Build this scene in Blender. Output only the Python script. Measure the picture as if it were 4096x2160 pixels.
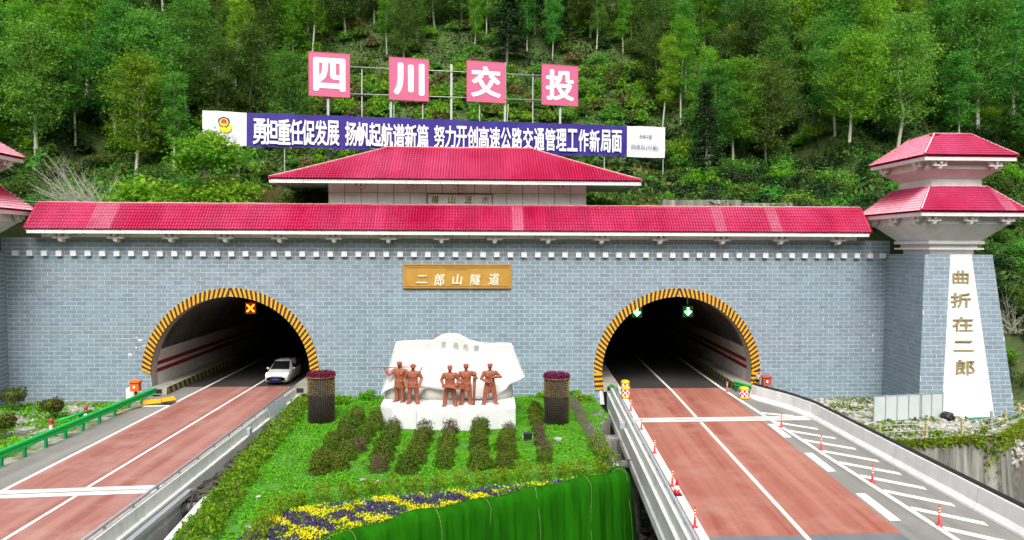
import bpy, bmesh, math, random
import numpy as np
from mathutils import Vector, Matrix, Euler

random.seed(7)
RNG = np.random.default_rng(11)
R = math.radians
PI = math.pi
scn = bpy.context.scene
for _o in list(bpy.data.objects):
    bpy.data.objects.remove(_o, do_unlink=True)
COL = scn.collection

# ------------------------------------------------------------------ camera
CAM = Vector((0.0, -51.0, 10.6))
FPX = 2750.0                                   # focal length in pixels of the 4096 px wide photograph
CM = (Matrix.Rotation(R(-2.8), 3, 'Z') @ Matrix.Rotation(R(90 - 1.67), 3, 'X') @ Matrix.Rotation(R(0.2), 3, 'Z'))
cam_d = bpy.data.cameras.new('camera')
cam = bpy.data.objects.new('camera', cam_d)
COL.objects.link(cam)
cam.matrix_world = Matrix.Translation(CAM) @ CM.to_4x4()
cam_d.sensor_width = 36.0
cam_d.lens = 36.0 * FPX / 4096.0
cam_d.clip_start = 0.5
cam_d.clip_end = 2000.0
scn.camera = cam

# ------------------------------------------------------------------ sky, sun, exposure
world = bpy.data.worlds.new('World')
scn.world = world
world.use_nodes = True
_n, _l = world.node_tree.nodes, world.node_tree.links
_n.clear()
_sky = _n.new('ShaderNodeTexSky')
_sky.sky_type = 'NISHITA'
_sky.sun_disc = False
_sky.sun_elevation = R(51)
_sky.sun_rotation = R(184)
_sky.air_density = 1.0
_sky.dust_density = 4.0
_hs = _n.new('ShaderNodeHueSaturation')
_hs.inputs['Saturation'].default_value = 0.22   # a thin even cloud layer
_bg = _n.new('ShaderNodeBackground')
_bg.inputs['Strength'].default_value = 0.15
_wo = _n.new('ShaderNodeOutputWorld')
_l.new(_sky.outputs['Color'], _hs.inputs['Color'])
_l.new(_hs.outputs['Color'], _bg.inputs['Color'])
_l.new(_bg.outputs['Background'], _wo.inputs['Surface'])
sun_d = bpy.data.lights.new('sun', 'SUN')
sun_d.energy = 1.5
sun_d.angle = R(26)
sun_d.color = (1.0, 0.965, 0.91)
sun = bpy.data.objects.new('sun', sun_d)
COL.objects.link(sun)
# sun behind thin cloud, high behind the camera
_az, _el = R(184), R(51)                        # azimuth clockwise from +Y
_sd = Vector((math.sin(_az) * math.cos(_el), math.cos(_az) * math.cos(_el), math.sin(_el)))
sun.rotation_euler = _sd.to_track_quat('Z', 'Y').to_euler()
sun.location = (10, -40, 60)
scn.view_settings.view_transform = 'Standard'
scn.view_settings.look = 'None'
scn.view_settings.gamma = 1.0
scn.view_settings.use_curve_mapping = False
scn.view_settings.exposure = 0.85
scn.render.engine = 'CYCLES'
scn.cycles.max_bounces = 6
scn.cycles.diffuse_bounces = 3
scn.cycles.glossy_bounces = 2
scn.cycles.transmission_bounces = 4
scn.cycles.transparent_max_bounces = 8
scn.cycles.use_denoising = True
scn.cycles.caustics_reflective = False
scn.cycles.caustics_refractive = False

# ------------------------------------------------------------------ pixels to places
OV = 1.5907                                     # 2575 px overview -> 4096 px photograph
def ray(u, v):
    return CM @ Vector(((u - 2048) / FPX, -(v - 1080) / FPX, -1.0))
def onY(u, v, y=0.0):                           # photograph pixel -> point on an upright plane facing the road
    d = ray(u, v); t = (y - CAM.y) / d.y
    return CAM + d * t
def onZ(u, v, z=0.0):                           # photograph pixel -> point on level ground
    d = ray(u, v); t = (z - CAM.z) / d.z
    return CAM + d * t
def onV(u, v, a, b):                            # photograph pixel -> upright plane through ground points a, b
    d = ray(u, v); n = Vector((b[1] - a[1], a[0] - b[0], 0))
    t = n.dot(Vector((a[0], a[1], 0)) - CAM) / n.dot(d)
    return CAM + d * t

# ------------------------------------------------------------------ objects
def tag(o, label=None, cat=None, group=None, kind=None):
    if label: o['label'] = label
    if cat: o['category'] = cat
    if group: o['group'] = group
    if kind: o['kind'] = kind
    return o
def wloc(o):
    p = Vector((0, 0, 0))
    while o is not None:
        p += Vector(o.location); o = o.parent
    return p
def thing(name, loc, label, cat, group=None):
    o = bpy.data.objects.new(name, None)
    o.empty_display_size = 0.3
    o.location = loc
    COL.objects.link(o)
    return tag(o, label, cat, group)
def link(name, mesh, parent=None, loc=(0, 0, 0), rot=None, scale=None):
    o = bpy.data.objects.new(name, mesh)
    COL.objects.link(o)
    o.location = loc
    if rot is not None: o.rotation_euler = rot
    if scale is not None: o.scale = scale
    if parent is not None: o.parent = parent
    return o
def copy_tree(o, parent=None):
    c = o.copy(); COL.objects.link(c); c.parent = parent
    for ch in list(o.children): copy_tree(ch, c)
    return c

class MB:
    """collects polygons; build() makes ONE mesh object of them"""
    def __init__(self): self.v = []; self.f = []; self.mi = []; self.sm = []
    def add(self, vs, fs, mi=0, smooth=False):
        b = len(self.v)
        self.v += [tuple(p) for p in vs]
        self.f += [tuple(b + i for i in f) for f in fs]
        self.mi += [mi] * len(fs); self.sm += [smooth] * len(fs)
        return self
    def quad(self, a, b, c, d, mi=0): return self.add([a, b, c, d], [(0, 1, 2, 3)], mi)
    def box(self, lo, hi, mi=0):
        x0, y0, z0 = lo; x1, y1, z1 = hi
        return self.add([(x0,y0,z0),(x1,y0,z0),(x1,y1,z0),(x0,y1,z0),(x0,y0,z1),(x1,y0,z1),(x1,y1,z1),(x0,y1,z1)],
                        [(0,3,2,1),(4,5,6,7),(0,1,5,4),(1,2,6,5),(2,3,7,6),(3,0,4,7)], mi)
    def hexa(self, p, mi=0):                     # 8 corners, bottom ring then top ring (counter-clockwise from above)
        return self.add(p, [(0,3,2,1),(4,5,6,7),(0,1,5,4),(1,2,6,5),(2,3,7,6),(3,0,4,7)], mi)
    def prism(self, poly, z0, z1, mi=0):         # level polygon (x, y) extruded upwards
        n = len(poly); a = sum(poly[i][0]*poly[(i+1)%n][1]-poly[(i+1)%n][0]*poly[i][1] for i in range(n))
        if a < 0: poly = poly[::-1]
        vs = [(x, y, z0) for x, y in poly] + [(x, y, z1) for x, y in poly]
        fs = [tuple(range(n))[::-1], tuple(range(n, 2*n))] + [(i, (i+1) % n, n+(i+1) % n, n+i) for i in range(n)]
        return self.add(vs, fs, mi)
    def upright(self, poly, y0, y1, mi=0):       # polygon (x, z) extruded along y (y0 nearer)
        n = len(poly); a = sum(poly[i][0]*poly[(i+1)%n][1]-poly[(i+1)%n][0]*poly[i][1] for i in range(n))
        if a < 0: poly = poly[::-1]
        vs = [(x, y0, z) for x, z in poly] + [(x, y1, z) for x, z in poly]
        fs = [tuple(range(n)), tuple(range(n, 2*n))[::-1]] + [((i+1) % n, i, n+i, n+(i+1) % n) for i in range(n)]
        return self.add(vs, fs, mi)
    def tube(self, pts, rad, seg=8, mi=0, smooth=True, cap=True, flat=1.0):
        pts = [Vector(p) for p in pts]
        n = len(pts)
        rad = [rad] * n if not hasattr(rad, '__len__') else rad
        vs = []; up = None
        for i, p in enumerate(pts):
            d = (pts[min(i+1, n-1)] - pts[max(i-1, 0)])
            d = d.normalized() if d.length > 1e-9 else Vector((0, 0, 1))
            if up is None:
                up = Vector((0, 0, 1)) if abs(d.z) < 0.95 else Vector((0, 1, 0))
            s = d.cross(up)
            if s.length < 1e-6: s = d.cross(Vector((1, 0, 0)))
            s.normalize(); t = s.cross(d).normalized()
            up = t
            for k in range(seg):
                a = 2*PI*k/seg
                vs.append(p + s*math.cos(a)*rad[i] + t*math.sin(a)*rad[i]*flat)
        fs = []
        for i in range(n-1):
            for k in range(seg):
                a, b = i*seg+k, i*seg+(k+1) % seg
                fs.append((a, b, b+seg, a+seg))
        self.add(vs, fs, mi, smooth)
        if cap:
            b = len(self.v) - len(vs)
            self.f += [tuple(b+k for k in range(seg))[::-1], tuple(b+(n-1)*seg+k for k in range(seg))]
            self.mi += [mi]*2; self.sm += [False]*2
        return self
    def lathe(self, prof, c=(0, 0, 0), seg=16, mi=0, smooth=True, sx=1.0, sy=1.0):   # prof: (r, z) from bottom to top
        vs = []; n = len(prof)
        for r, z in prof:
            for k in range(seg):
                a = 2*PI*k/seg
                vs.append((c[0]+r*sx*math.cos(a), c[1]+r*sy*math.sin(a), c[2]+z))
        fs = [(i*seg+k, i*seg+(k+1) % seg, (i+1)*seg+(k+1) % seg, (i+1)*seg+k) for i in range(n-1) for k in range(seg)]
        self.add(vs, fs, mi, smooth)
        b = len(self.v) - len(vs)
        self.f += [tuple(b+k for k in range(seg))[::-1], tuple(b+(n-1)*seg+k for k in range(seg))]
        self.mi += [mi]*2; self.sm += [False]*2
        return self
    def mesh(self, name, mats, off=(0, 0, 0)):
        me = bpy.data.meshes.new(name)
        ox, oy, oz = off
        me.from_pydata([(x-ox, y-oy, z-oz) for x, y, z in self.v], [], self.f)
        for m in (mats if isinstance(mats, (list, tuple)) else [mats]): me.materials.append(m)
        me.polygons.foreach_set('material_index', self.mi)
        me.polygons.foreach_set('use_smooth', self.sm)
        me.update()
        return me
    def build(self, name, mats, parent=None, origin=None):
        """vertices are in world metres; the object's origin is `origin` (or the parent's place)"""
        pw = wloc(parent) if parent is not None else Vector((0, 0, 0))
        og = Vector(origin) if origin is not None else pw
        me = self.mesh(name, mats, og)
        return link(name, me, parent, og - pw)

def interp(x, pts):
    if x <= pts[0][0]: return pts[0][1]
    for (a, b), (c, d) in zip(pts, pts[1:]):
        if x <= c: return b + (d-b)*(x-a)/(c-a) if c > a else d
    return pts[-1][1]
def noise2(x, y, s=1.0, seed=0):
    return (math.sin(x*1.31*s+seed*1.7)*math.cos(y*1.73*s-seed*.9) + math.sin(x*2.9*s+y*2.1*s+seed*3.1)*.5 + math.sin(x*5.3*s-y*4.7*s+seed)*.25)/1.75

# ------------------------------------------------------------------ materials
def nodes(name):
    m = bpy.data.materials.new(name); m.use_nodes = True
    nt = m.node_tree
    b = nt.nodes['Principled BSDF']
    return m, nt, b
def rgb(c): return (c[0], c[1], c[2], 1.0)
def mat(name, col, rough=0.6, var=0.15, scale=3.0, bump=0.0, bscale=20.0, metal=0.0, col2=None, spec=0.5, isl=0.0,
        stretch=(1, 1, 1), coords='Object', detail=5.0, fac=None, coat=0.0):
    """noise-mottled surface: base colour wanders between col and col2 (or a darker col)"""
    m, nt, b = nodes(name)
    L = nt.links.new
    tc = nt.nodes.new('ShaderNodeTexCoord')
    if coords == 'World':
        src = nt.nodes.new('ShaderNodeNewGeometry').outputs['Position']
    else:
        src = tc.outputs[coords]
    mp = nt.nodes.new('ShaderNodeMapping'); mp.inputs['Scale'].default_value = stretch
    L(src, mp.inputs['Vector'])
    nz = nt.nodes.new('ShaderNodeTexNoise'); nz.inputs['Scale'].default_value = scale; nz.inputs['Detail'].default_value = detail
    nz.inputs['Roughness'].default_value = 0.62
    L(mp.outputs['Vector'], nz.inputs['Vector'])
    rp = nt.nodes.new('ShaderNodeValToRGB')
    lo, hi = fac or (0.3, 0.7)
    rp.color_ramp.elements[0].position = lo; rp.color_ramp.elements[1].position = hi
    c2 = col2 or tuple(c*(1-var) for c in col)
    c1 = col if col2 else tuple(min(1, c*(1+var*.5)) for c in col)
    rp.color_ramp.elements[0].color = rgb(c2); rp.color_ramp.elements[1].color = rgb(c1)
    L(nz.outputs['Fac'], rp.inputs['Fac'])
    out = rp.outputs['Color']
    if isl:
        g = nt.nodes.new('ShaderNodeNewGeometry'); oi = nt.nodes.new('ShaderNodeObjectInfo')
        ad = nt.nodes.new('ShaderNodeMath'); ad.operation = 'ADD'
        L(g.outputs['Random Per Island'], ad.inputs[0]); L(oi.outputs['Random'], ad.inputs[1])
        fr = nt.nodes.new('ShaderNodeMath'); fr.operation = 'FRACT'; L(ad.outputs[0], fr.inputs[0])
        mr = nt.nodes.new('ShaderNodeMapRange'); mr.inputs['To Min'].default_value = 1-isl; mr.inputs['To Max'].default_value = 1+isl
        L(fr.outputs[0], mr.inputs['Value'])
        mx = nt.nodes.new('ShaderNodeMix'); mx.data_type = 'RGBA'; mx.blend_type = 'MULTIPLY'; mx.inputs['Factor'].default_value = 1
        L(out, mx.inputs['A']); L(mr.outputs['Result'], mx.inputs['B']); out = mx.outputs['Result']
    L(out, b.inputs['Base Color'])
    b.inputs['Roughness'].default_value = rough
    b.inputs['Metallic'].default_value = metal
    b.inputs['Specular IOR Level'].default_value = spec
    if coat:
        b.inputs['Coat Weight'].default_value = coat; b.inputs['Coat Roughness'].default_value = 0.12
    if bump:
        n2 = nt.nodes.new('ShaderNodeTexNoise'); n2.inputs['Scale'].default_value = bscale; n2.inputs['Detail'].default_value = 6
        L(mp.outputs['Vector'], n2.inputs['Vector'])
        bp = nt.nodes.new('ShaderNodeBump'); bp.inputs['Strength'].default_value = min(1, bump); bp.inputs['Distance'].default_value = 0.02
        L(n2.outputs['Fac'], bp.inputs['Height']); L(bp.outputs['Normal'], b.inputs['Normal'])
    return m
def streaky(name, col, dark, rough=0.8, amount=0.7, zs=0.12, xs=2.2, lo=0.42, hi=0.72, bump=0.2, isl=0.0):
    """weathered concrete or paint: blotches plus stains that run downwards"""
    m, nt, b = nodes(name); L = nt.links.new
    geo = nt.nodes.new('ShaderNodeNewGeometry')
    mp = nt.nodes.new('ShaderNodeMapping'); mp.inputs['Scale'].default_value = (xs, xs, zs)
    L(geo.outputs['Position'], mp.inputs['Vector'])
    n1 = nt.nodes.new('ShaderNodeTexNoise'); n1.inputs['Scale'].default_value = 1.0; n1.inputs['Detail'].default_value = 6; n1.inputs['Roughness'].default_value = 0.65
    L(mp.outputs['Vector'], n1.inputs['Vector'])
    r1 = nt.nodes.new('ShaderNodeMapRange'); r1.inputs['From Min'].default_value = lo; r1.inputs['From Max'].default_value = hi
    r1.inputs['To Max'].default_value = amount
    L(n1.outputs['Fac'], r1.inputs['Value'])
    n2 = nt.nodes.new('ShaderNodeTexNoise'); n2.inputs['Scale'].default_value = 1.4; n2.inputs['Detail'].default_value = 8
    L(geo.outputs['Position'], n2.inputs['Vector'])
    rp = nt.nodes.new('ShaderNodeValToRGB')
    rp.color_ramp.elements[0].position = .32; rp.color_ramp.elements[1].position = .68
    rp.color_ramp.elements[0].color = rgb([c*.86 for c in col]); rp.color_ramp.elements[1].color = rgb(col)
    L(n2.outputs['Fac'], rp.inputs['Fac'])
    mx = nt.nodes.new('ShaderNodeMix'); mx.data_type = 'RGBA'
    L(r1.outputs['Result'], mx.inputs['Factor']); L(rp.outputs['Color'], mx.inputs['A']); mx.inputs['B'].default_value = rgb(dark)
    fin = mx.outputs['Result']
    if isl:
        oi = nt.nodes.new('ShaderNodeObjectInfo'); ad = nt.nodes.new('ShaderNodeMath'); ad.operation = 'ADD'
        L(geo.outputs['Random Per Island'], ad.inputs[0]); L(oi.outputs['Random'], ad.inputs[1])
        fr = nt.nodes.new('ShaderNodeMath'); fr.operation = 'FRACT'; L(ad.outputs[0], fr.inputs[0])
        mr = nt.nodes.new('ShaderNodeMapRange'); mr.inputs['To Min'].default_value = 1-isl; mr.inputs['To Max'].default_value = 1+isl
        L(fr.outputs[0], mr.inputs['Value'])
        m9 = nt.nodes.new('ShaderNodeMix'); m9.data_type = 'RGBA'; m9.blend_type = 'MULTIPLY'; m9.inputs['Factor'].default_value = 1
        L(fin, m9.inputs['A']); L(mr.outputs['Result'], m9.inputs['B']); fin = m9.outputs['Result']
    L(fin, b.inputs['Base Color'])
    b.inputs['Roughness'].default_value = rough
    if bump:
        n3 = nt.nodes.new('ShaderNodeTexNoise'); n3.inputs['Scale'].default_value = 14; n3.inputs['Detail'].default_value = 6
        L(geo.outputs['Position'], n3.inputs['Vector'])
        bp = nt.nodes.new('ShaderNodeBump'); bp.inputs['Strength'].default_value = bump; bp.inputs['Distance'].default_value = 0.03
        L(n3.outputs['Fac'], bp.inputs['Height']); L(bp.outputs['Normal'], b.inputs['Normal'])
    return m
def emit(name, col, strength):
    m, nt, b = nodes(name)
    b.inputs['Base Color'].default_value = rgb((.02, .02, .02))
    b.inputs['Emission Color'].default_value = rgb(col); b.inputs['Emission Strength'].default_value = strength
    return m
def leafmat(name, cols, trans=0.35, rough=0.65, objvar=0.25):
    """foliage: each leaf its own tint, each plant its own cast, light passes through"""
    m = bpy.data.materials.new(name); m.use_nodes = True
    nt = m.node_tree; L = nt.links.new; nt.nodes.clear()
    g = nt.nodes.new('ShaderNodeNewGeometry'); oi = nt.nodes.new('ShaderNodeObjectInfo')
    rp = nt.nodes.new('ShaderNodeValToRGB')
    el = rp.color_ramp.elements
    for i, c in enumerate(cols):
        p = i/(len(cols)-1)
        if i < 2: e = el[i]; e.position = p
        else: e = el.new(p)
        e.color = rgb(c)
    for i, c in enumerate(cols): el[i].position = i/(len(cols)-1); el[i].color = rgb(c)
    L(g.outputs['Random Per Island'], rp.inputs['Fac'])
    hs = nt.nodes.new('ShaderNodeHueSaturation')
    mr = nt.nodes.new('ShaderNodeMapRange'); mr.inputs['To Min'].default_value = 1-objvar; mr.inputs['To Max'].default_value = 1+objvar
    L(oi.outputs['Random'], mr.inputs['Value']); L(mr.outputs['Result'], hs.inputs['Value'])
    m2 = nt.nodes.new('ShaderNodeMath'); m2.operation = 'MULTIPLY'; m2.inputs[1].default_value = 7.31
    L(oi.outputs['Random'], m2.inputs[0])
    fr = nt.nodes.new('ShaderNodeMath'); fr.operation = 'FRACT'; L(m2.outputs[0], fr.inputs[0])
    m3 = nt.nodes.new('ShaderNodeMapRange'); m3.inputs['To Min'].default_value = 0.478; m3.inputs['To Max'].default_value = 0.518
    L(fr.outputs[0], m3.inputs['Value']); L(m3.outputs['Result'], hs.inputs['Hue'])
    L(rp.outputs['Color'], hs.inputs['Color'])
    d = nt.nodes.new('ShaderNodeBsdfPrincipled'); d.inputs['Roughness'].default_value = rough; d.inputs['Specular IOR Level'].default_value = 0.12
    t = nt.nodes.new('ShaderNodeBsdfTranslucent')
    L(hs.outputs['Color'], d.inputs['Base Color']); L(hs.outputs['Color'], t.inputs['Color'])
    mx = nt.nodes.new('ShaderNodeMixShader'); mx.inputs['Fac'].default_value = trans
    L(d.outputs[0], mx.inputs[1]); L(t.outputs[0], mx.inputs[2])
    o = nt.nodes.new('ShaderNodeOutputMaterial'); L(mx.outputs[0], o.inputs['Surface'])
    return m

M = {}
M['brick'] = streaky('brick', (.222, .292, .350), (.135, .175, .205), .55, .55, .10, 1.1, .46, .80, .12, isl=.10)
M['grout'] = mat('grout', (.70, .74, .76), .8, .1, 3, coords='World')
M['white'] = mat('white_paint', (.78, .78, .77), .5, .07, .8, .05, 8, coords='World')
M['cream'] = streaky('cream_panel', (.85, .86, .85), (.56, .55, .51), .45, .3, .25, 1.5, .5, .8, .03)
M['tower_white'] = streaky('tower_white', (.78, .765, .75), (.5, .48, .44), .5, .3, .2, 1.4, .5, .85, .03)
M['panel_joint'] = mat('panel_joint', (.09, .09, .09), .8)
M['tile'] = mat('roof_tile', (.43, .008, .062), .27, .2, .16, .06, 6, isl=.085, coords='World', col2=(.50, .055, .145), spec=.7, detail=7, fac=(.38, .62))
M['tile_pale'] = mat('roof_tile_faded', (.52, .16, .24), .35, .2, .5, .06, 6, isl=.12, coords='World', col2=(.47, .06, .13), spec=.6)
M['tile_cap'] = mat('roof_cap', (.50, .006, .04), .4, .2, 2, coords='World', spec=.5)
M['cap_edge'] = mat('cap_edge', (.74, .62, .60), .5, .1, 3)
M['bracket'] = mat('bracket_plaster', (.68, .67, .62), .7, .12, 3)
M['yellow'] = mat('hazard_yellow', (.78, .36, .008), .5, .18, 6, coords='World')
M['black'] = mat('hazard_black', (.035, .028, .024), .6, .3, 5, coords='World')
M['dark'] = mat('dark_void', (.012, .012, .012), .9)
M['lining'] = streaky('tunnel_lining', (.42, .39, .33), (.14, .125, .10), .7, .75, .3, .7, .36, .70, .1)
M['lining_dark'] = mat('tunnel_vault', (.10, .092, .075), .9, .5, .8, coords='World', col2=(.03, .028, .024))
M['tunnel_tile'] = streaky('tunnel_tile', (.66, .645, .60), (.36, .33, .28), .4, .5, .3, 1.0, .45, .8, .05)
M['maroon'] = mat('maroon_stripe', (.28, .012, .022), .5, .2, 2)
M['concrete'] = streaky('concrete', (.70, .70, .66), (.30, .29, .25), .85, .5, .18, 2.5, .48, .8, .25)
M['barrier'] = streaky('barrier_concrete', (.79, .79, .78), (.46, .45, .42), .75, .4, .3, 1.6, .5, .85, .12)
M['old_concrete'] = streaky('old_concrete', (.37, .36, .315), (.085, .085, .065), .9, .9, .10, 2.2, .36, .62, .5)
M['steel'] = mat('galvanised_steel', (.52, .55, .58), .45, .12, 4, metal=.55)
M['grey_rail'] = mat('grey_rail', (.42, .44, .48), .5, .12, 3, metal=.2)
M['black_rail'] = mat('black_rail', (.025, .025, .027), .45, .2, 3)
M['green_rail'] = mat('guardrail_green', (.0, .46, .075), .4, .12, 2, spec=.5)
M['green_dark'] = mat('post_green', (.0, .26, .085), .5, .15, 3)
M['orange'] = mat('orange_box', (.72, .13, .012), .5, .12, 4)
M['red_plastic'] = mat('red_plastic', (.72, .018, .02), .4, .1, 4)
M['red_dull'] = mat('red_dull', (.46, .04, .03), .5, .15, 4)
M['yellow_plastic'] = mat('yellow_plastic', (.80, .47, .02), .45, .1, 4)
M['reflect'] = mat('reflective_tape', (.82, .74, .52), .4, .06, 4)
M['rubber'] = mat('rubber', (.03, .03, .032), .7)
M['line'] = mat('road_paint', (.76, .745, .68), .65, .18, 2.6, coords='World', detail=10, col2=(.40, .36, .31), fac=(.30, .46))
M['gold'] = mat('gold_letter', (.44, .36, .18), .38, .12, 5, metal=.35)
M['plaque'] = mat('bronze_plaque', (.55, .30, .06), .42, .12, 1.5, metal=.25)
M['plaque_text'] = mat('plaque_letter', (.80, .74, .56), .45, .08, 4)
M['terracotta'] = mat('terracotta', (.30, .088, .042), .6, .3, 2.5, .25, 14)
M['stone_white'] = streaky('white_stone', (.78, .775, .76), (.50, .49, .46), .6, .25, .3, .9, .5, .85, .06)
M['pedestal'] = streaky('pedestal_stone', (.71, .72, .71), (.47, .47, .46), .7, .35, .25, 1.1, .45, .8, .15)
M['banner_blue'] = mat('banner_blue', (.026, .009, .23), .6, .14, .6, .2, 2.5, coords='World')
M['banner_white'] = mat('banner_white', (.80, .82, .82), .55, .05, .7, .15, 2.5, coords='World')
M['print_white'] = mat('print_white', (.86, .86, .87), .55, .03, 2)
M['print_navy'] = mat('print_navy', (.03, .03, .11), .6)
M['print_faint'] = mat('print_faint', (.38, .36, .50), .6)
M['pink'] = mat('board_pink', (.56, .11, .225), .5, .06, .8)
M['board_edge'] = mat('board_edge', (.56, .10, .16), .5)
M['pole'] = mat('galvanised_pole', (.44, .46, .45), .55, .12, 4, metal=.3)
M['soil'] = mat('soil', (.10, .085, .06), .95, .4, 1.5, .6, 8, coords='World', col2=(.035, .03, .022))
M['dark_soil'] = mat('dark_rubble', (.075, .068, .058), .95, .5, 1.2, .8, 6, coords='World', col2=(.02, .018, .015))
M['rock'] = mat('rock', (.42, .40, .35), .85, .35, 2.0, .5, 8, isl=.32)
M['pale_rock'] = mat('pale_rock', (.40, .385, .34), .85, .25, 2.0, .5, 8, isl=.32)
M['dark_rock'] = mat('dark_rock', (.14, .13, .115), .9, .4, 2.0, .6, 8, isl=.4)
M['hill'] = mat('hill_soil', (.075, .11, .022), .95, .5, .35, .6, 3, coords='World', col2=(.03, .042, .012))
M['lawn'] = mat('lawn', (.05, .24, .006), .9, .4, 1.1, .6, 12, coords='World', col2=(.06, .13, .015))
M['cloth'] = mat('green_cloth', (.015, .135, .002), .9, .25, 1.6, .5, 12, coords='World', stretch=(1, 1, .12), col2=(.006, .060, .001), spec=.05)
M['rope'] = mat('rope', (.20, .26, .11), .8)
M['pipe'] = mat('wrapped_pipe', (.34, .31, .28), .65, .4, 4, .7, 10, coords='World')
M['bark'] = mat('bark', (.30, .28, .23), .9, .35, 3, .5, 12, stretch=(1, 1, .3))
M['bark_pale'] = mat('bark_pale', (.50, .48, .40), .85, .3, 3, .3, 12, stretch=(1, 1, .3))
M['twig'] = mat('twig', (.22, .19, .14), .9, .3, 4)
M['glass'] = mat('car_glass', (.012, .014, .016), .08, .1, 2, spec=.8)
M['car_paint'] = mat('car_paint', (.70, .70, .68), .25, .03, 1, coat=.6)
M['chrome'] = mat('chrome', (.7, .7, .7), .2, metal=1.0)
M['plate_blue'] = mat('plate_blue', (.03, .06, .45), .5)
M['hoarding'] = mat('hoarding_panel', (.50, .56, .55), .5, .08, 1, coords='World')
M['net_green'] = mat('net_green', (.01, .24, .14), .8)
M['wood'] = mat('wood', (.36, .27, .12), .8, .3, 3, stretch=(1, 6, 6))
M['teal'] = mat('teal', (.03, .30, .24), .6)
M['lamp_on'] = emit('tunnel_lamp', (1, .96, .85), 6)
M['sig_red'] = emit('signal_red', (1.0, .28, .0), 5)
M['sig_redglow'] = emit('signal_red_dim', (.5, .0, .0), .35)
M['sig_green'] = emit('signal_green', (.16, 1.0, .30), 5)
M['sig_greendim'] = emit('signal_green_dim', (.0, .45, .03), .08)
M['head_on'] = emit('headlight_on', (1, .93, .72), 3.5)
# ================================================================== THE SETTING
def stripes_mat(name, ca, cb, period, dirv, rough=.6):
    m, nt, b = nodes(name); L = nt.links.new
    g = nt.nodes.new('ShaderNodeNewGeometry')
    dt = nt.nodes.new('ShaderNodeVectorMath'); dt.operation = 'DOT_PRODUCT'; dt.inputs[1].default_value = dirv
    L(g.outputs['Position'], dt.inputs[0])
    md = nt.nodes.new('ShaderNodeMath'); md.operation = 'DIVIDE'; md.inputs[1].default_value = period; L(dt.outputs['Value'], md.inputs[0])
    fr = nt.nodes.new('ShaderNodeMath'); fr.operation = 'FRACT'; L(md.outputs[0], fr.inputs[0])
    gt = nt.nodes.new('ShaderNodeMath'); gt.operation = 'GREATER_THAN'; gt.inputs[1].default_value = .5; L(fr.outputs[0], gt.inputs[0])
    nz = nt.nodes.new('ShaderNodeTexNoise'); nz.inputs['Scale'].default_value = 5; nz.inputs['Detail'].default_value = 6
    L(g.outputs['Position'], nz.inputs['Vector'])
    mx = nt.nodes.new('ShaderNodeMix'); mx.data_type = 'RGBA'; L(gt.outputs[0], mx.inputs['Factor'])
    mx.inputs['A'].default_value = rgb(ca); mx.inputs['B'].default_value = rgb(cb)
    m2 = nt.nodes.new('ShaderNodeMix'); m2.data_type = 'RGBA'; m2.blend_type = 'MULTIPLY'; m2.inputs['Factor'].default_value = .5
    L(mx.outputs['Result'], m2.inputs['A']); L(nz.outputs['Fac'], m2.inputs['B'])
    L(m2.outputs['Result'], b.inputs['Base Color']); b.inputs['Roughness'].default_value = rough
    return m
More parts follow.
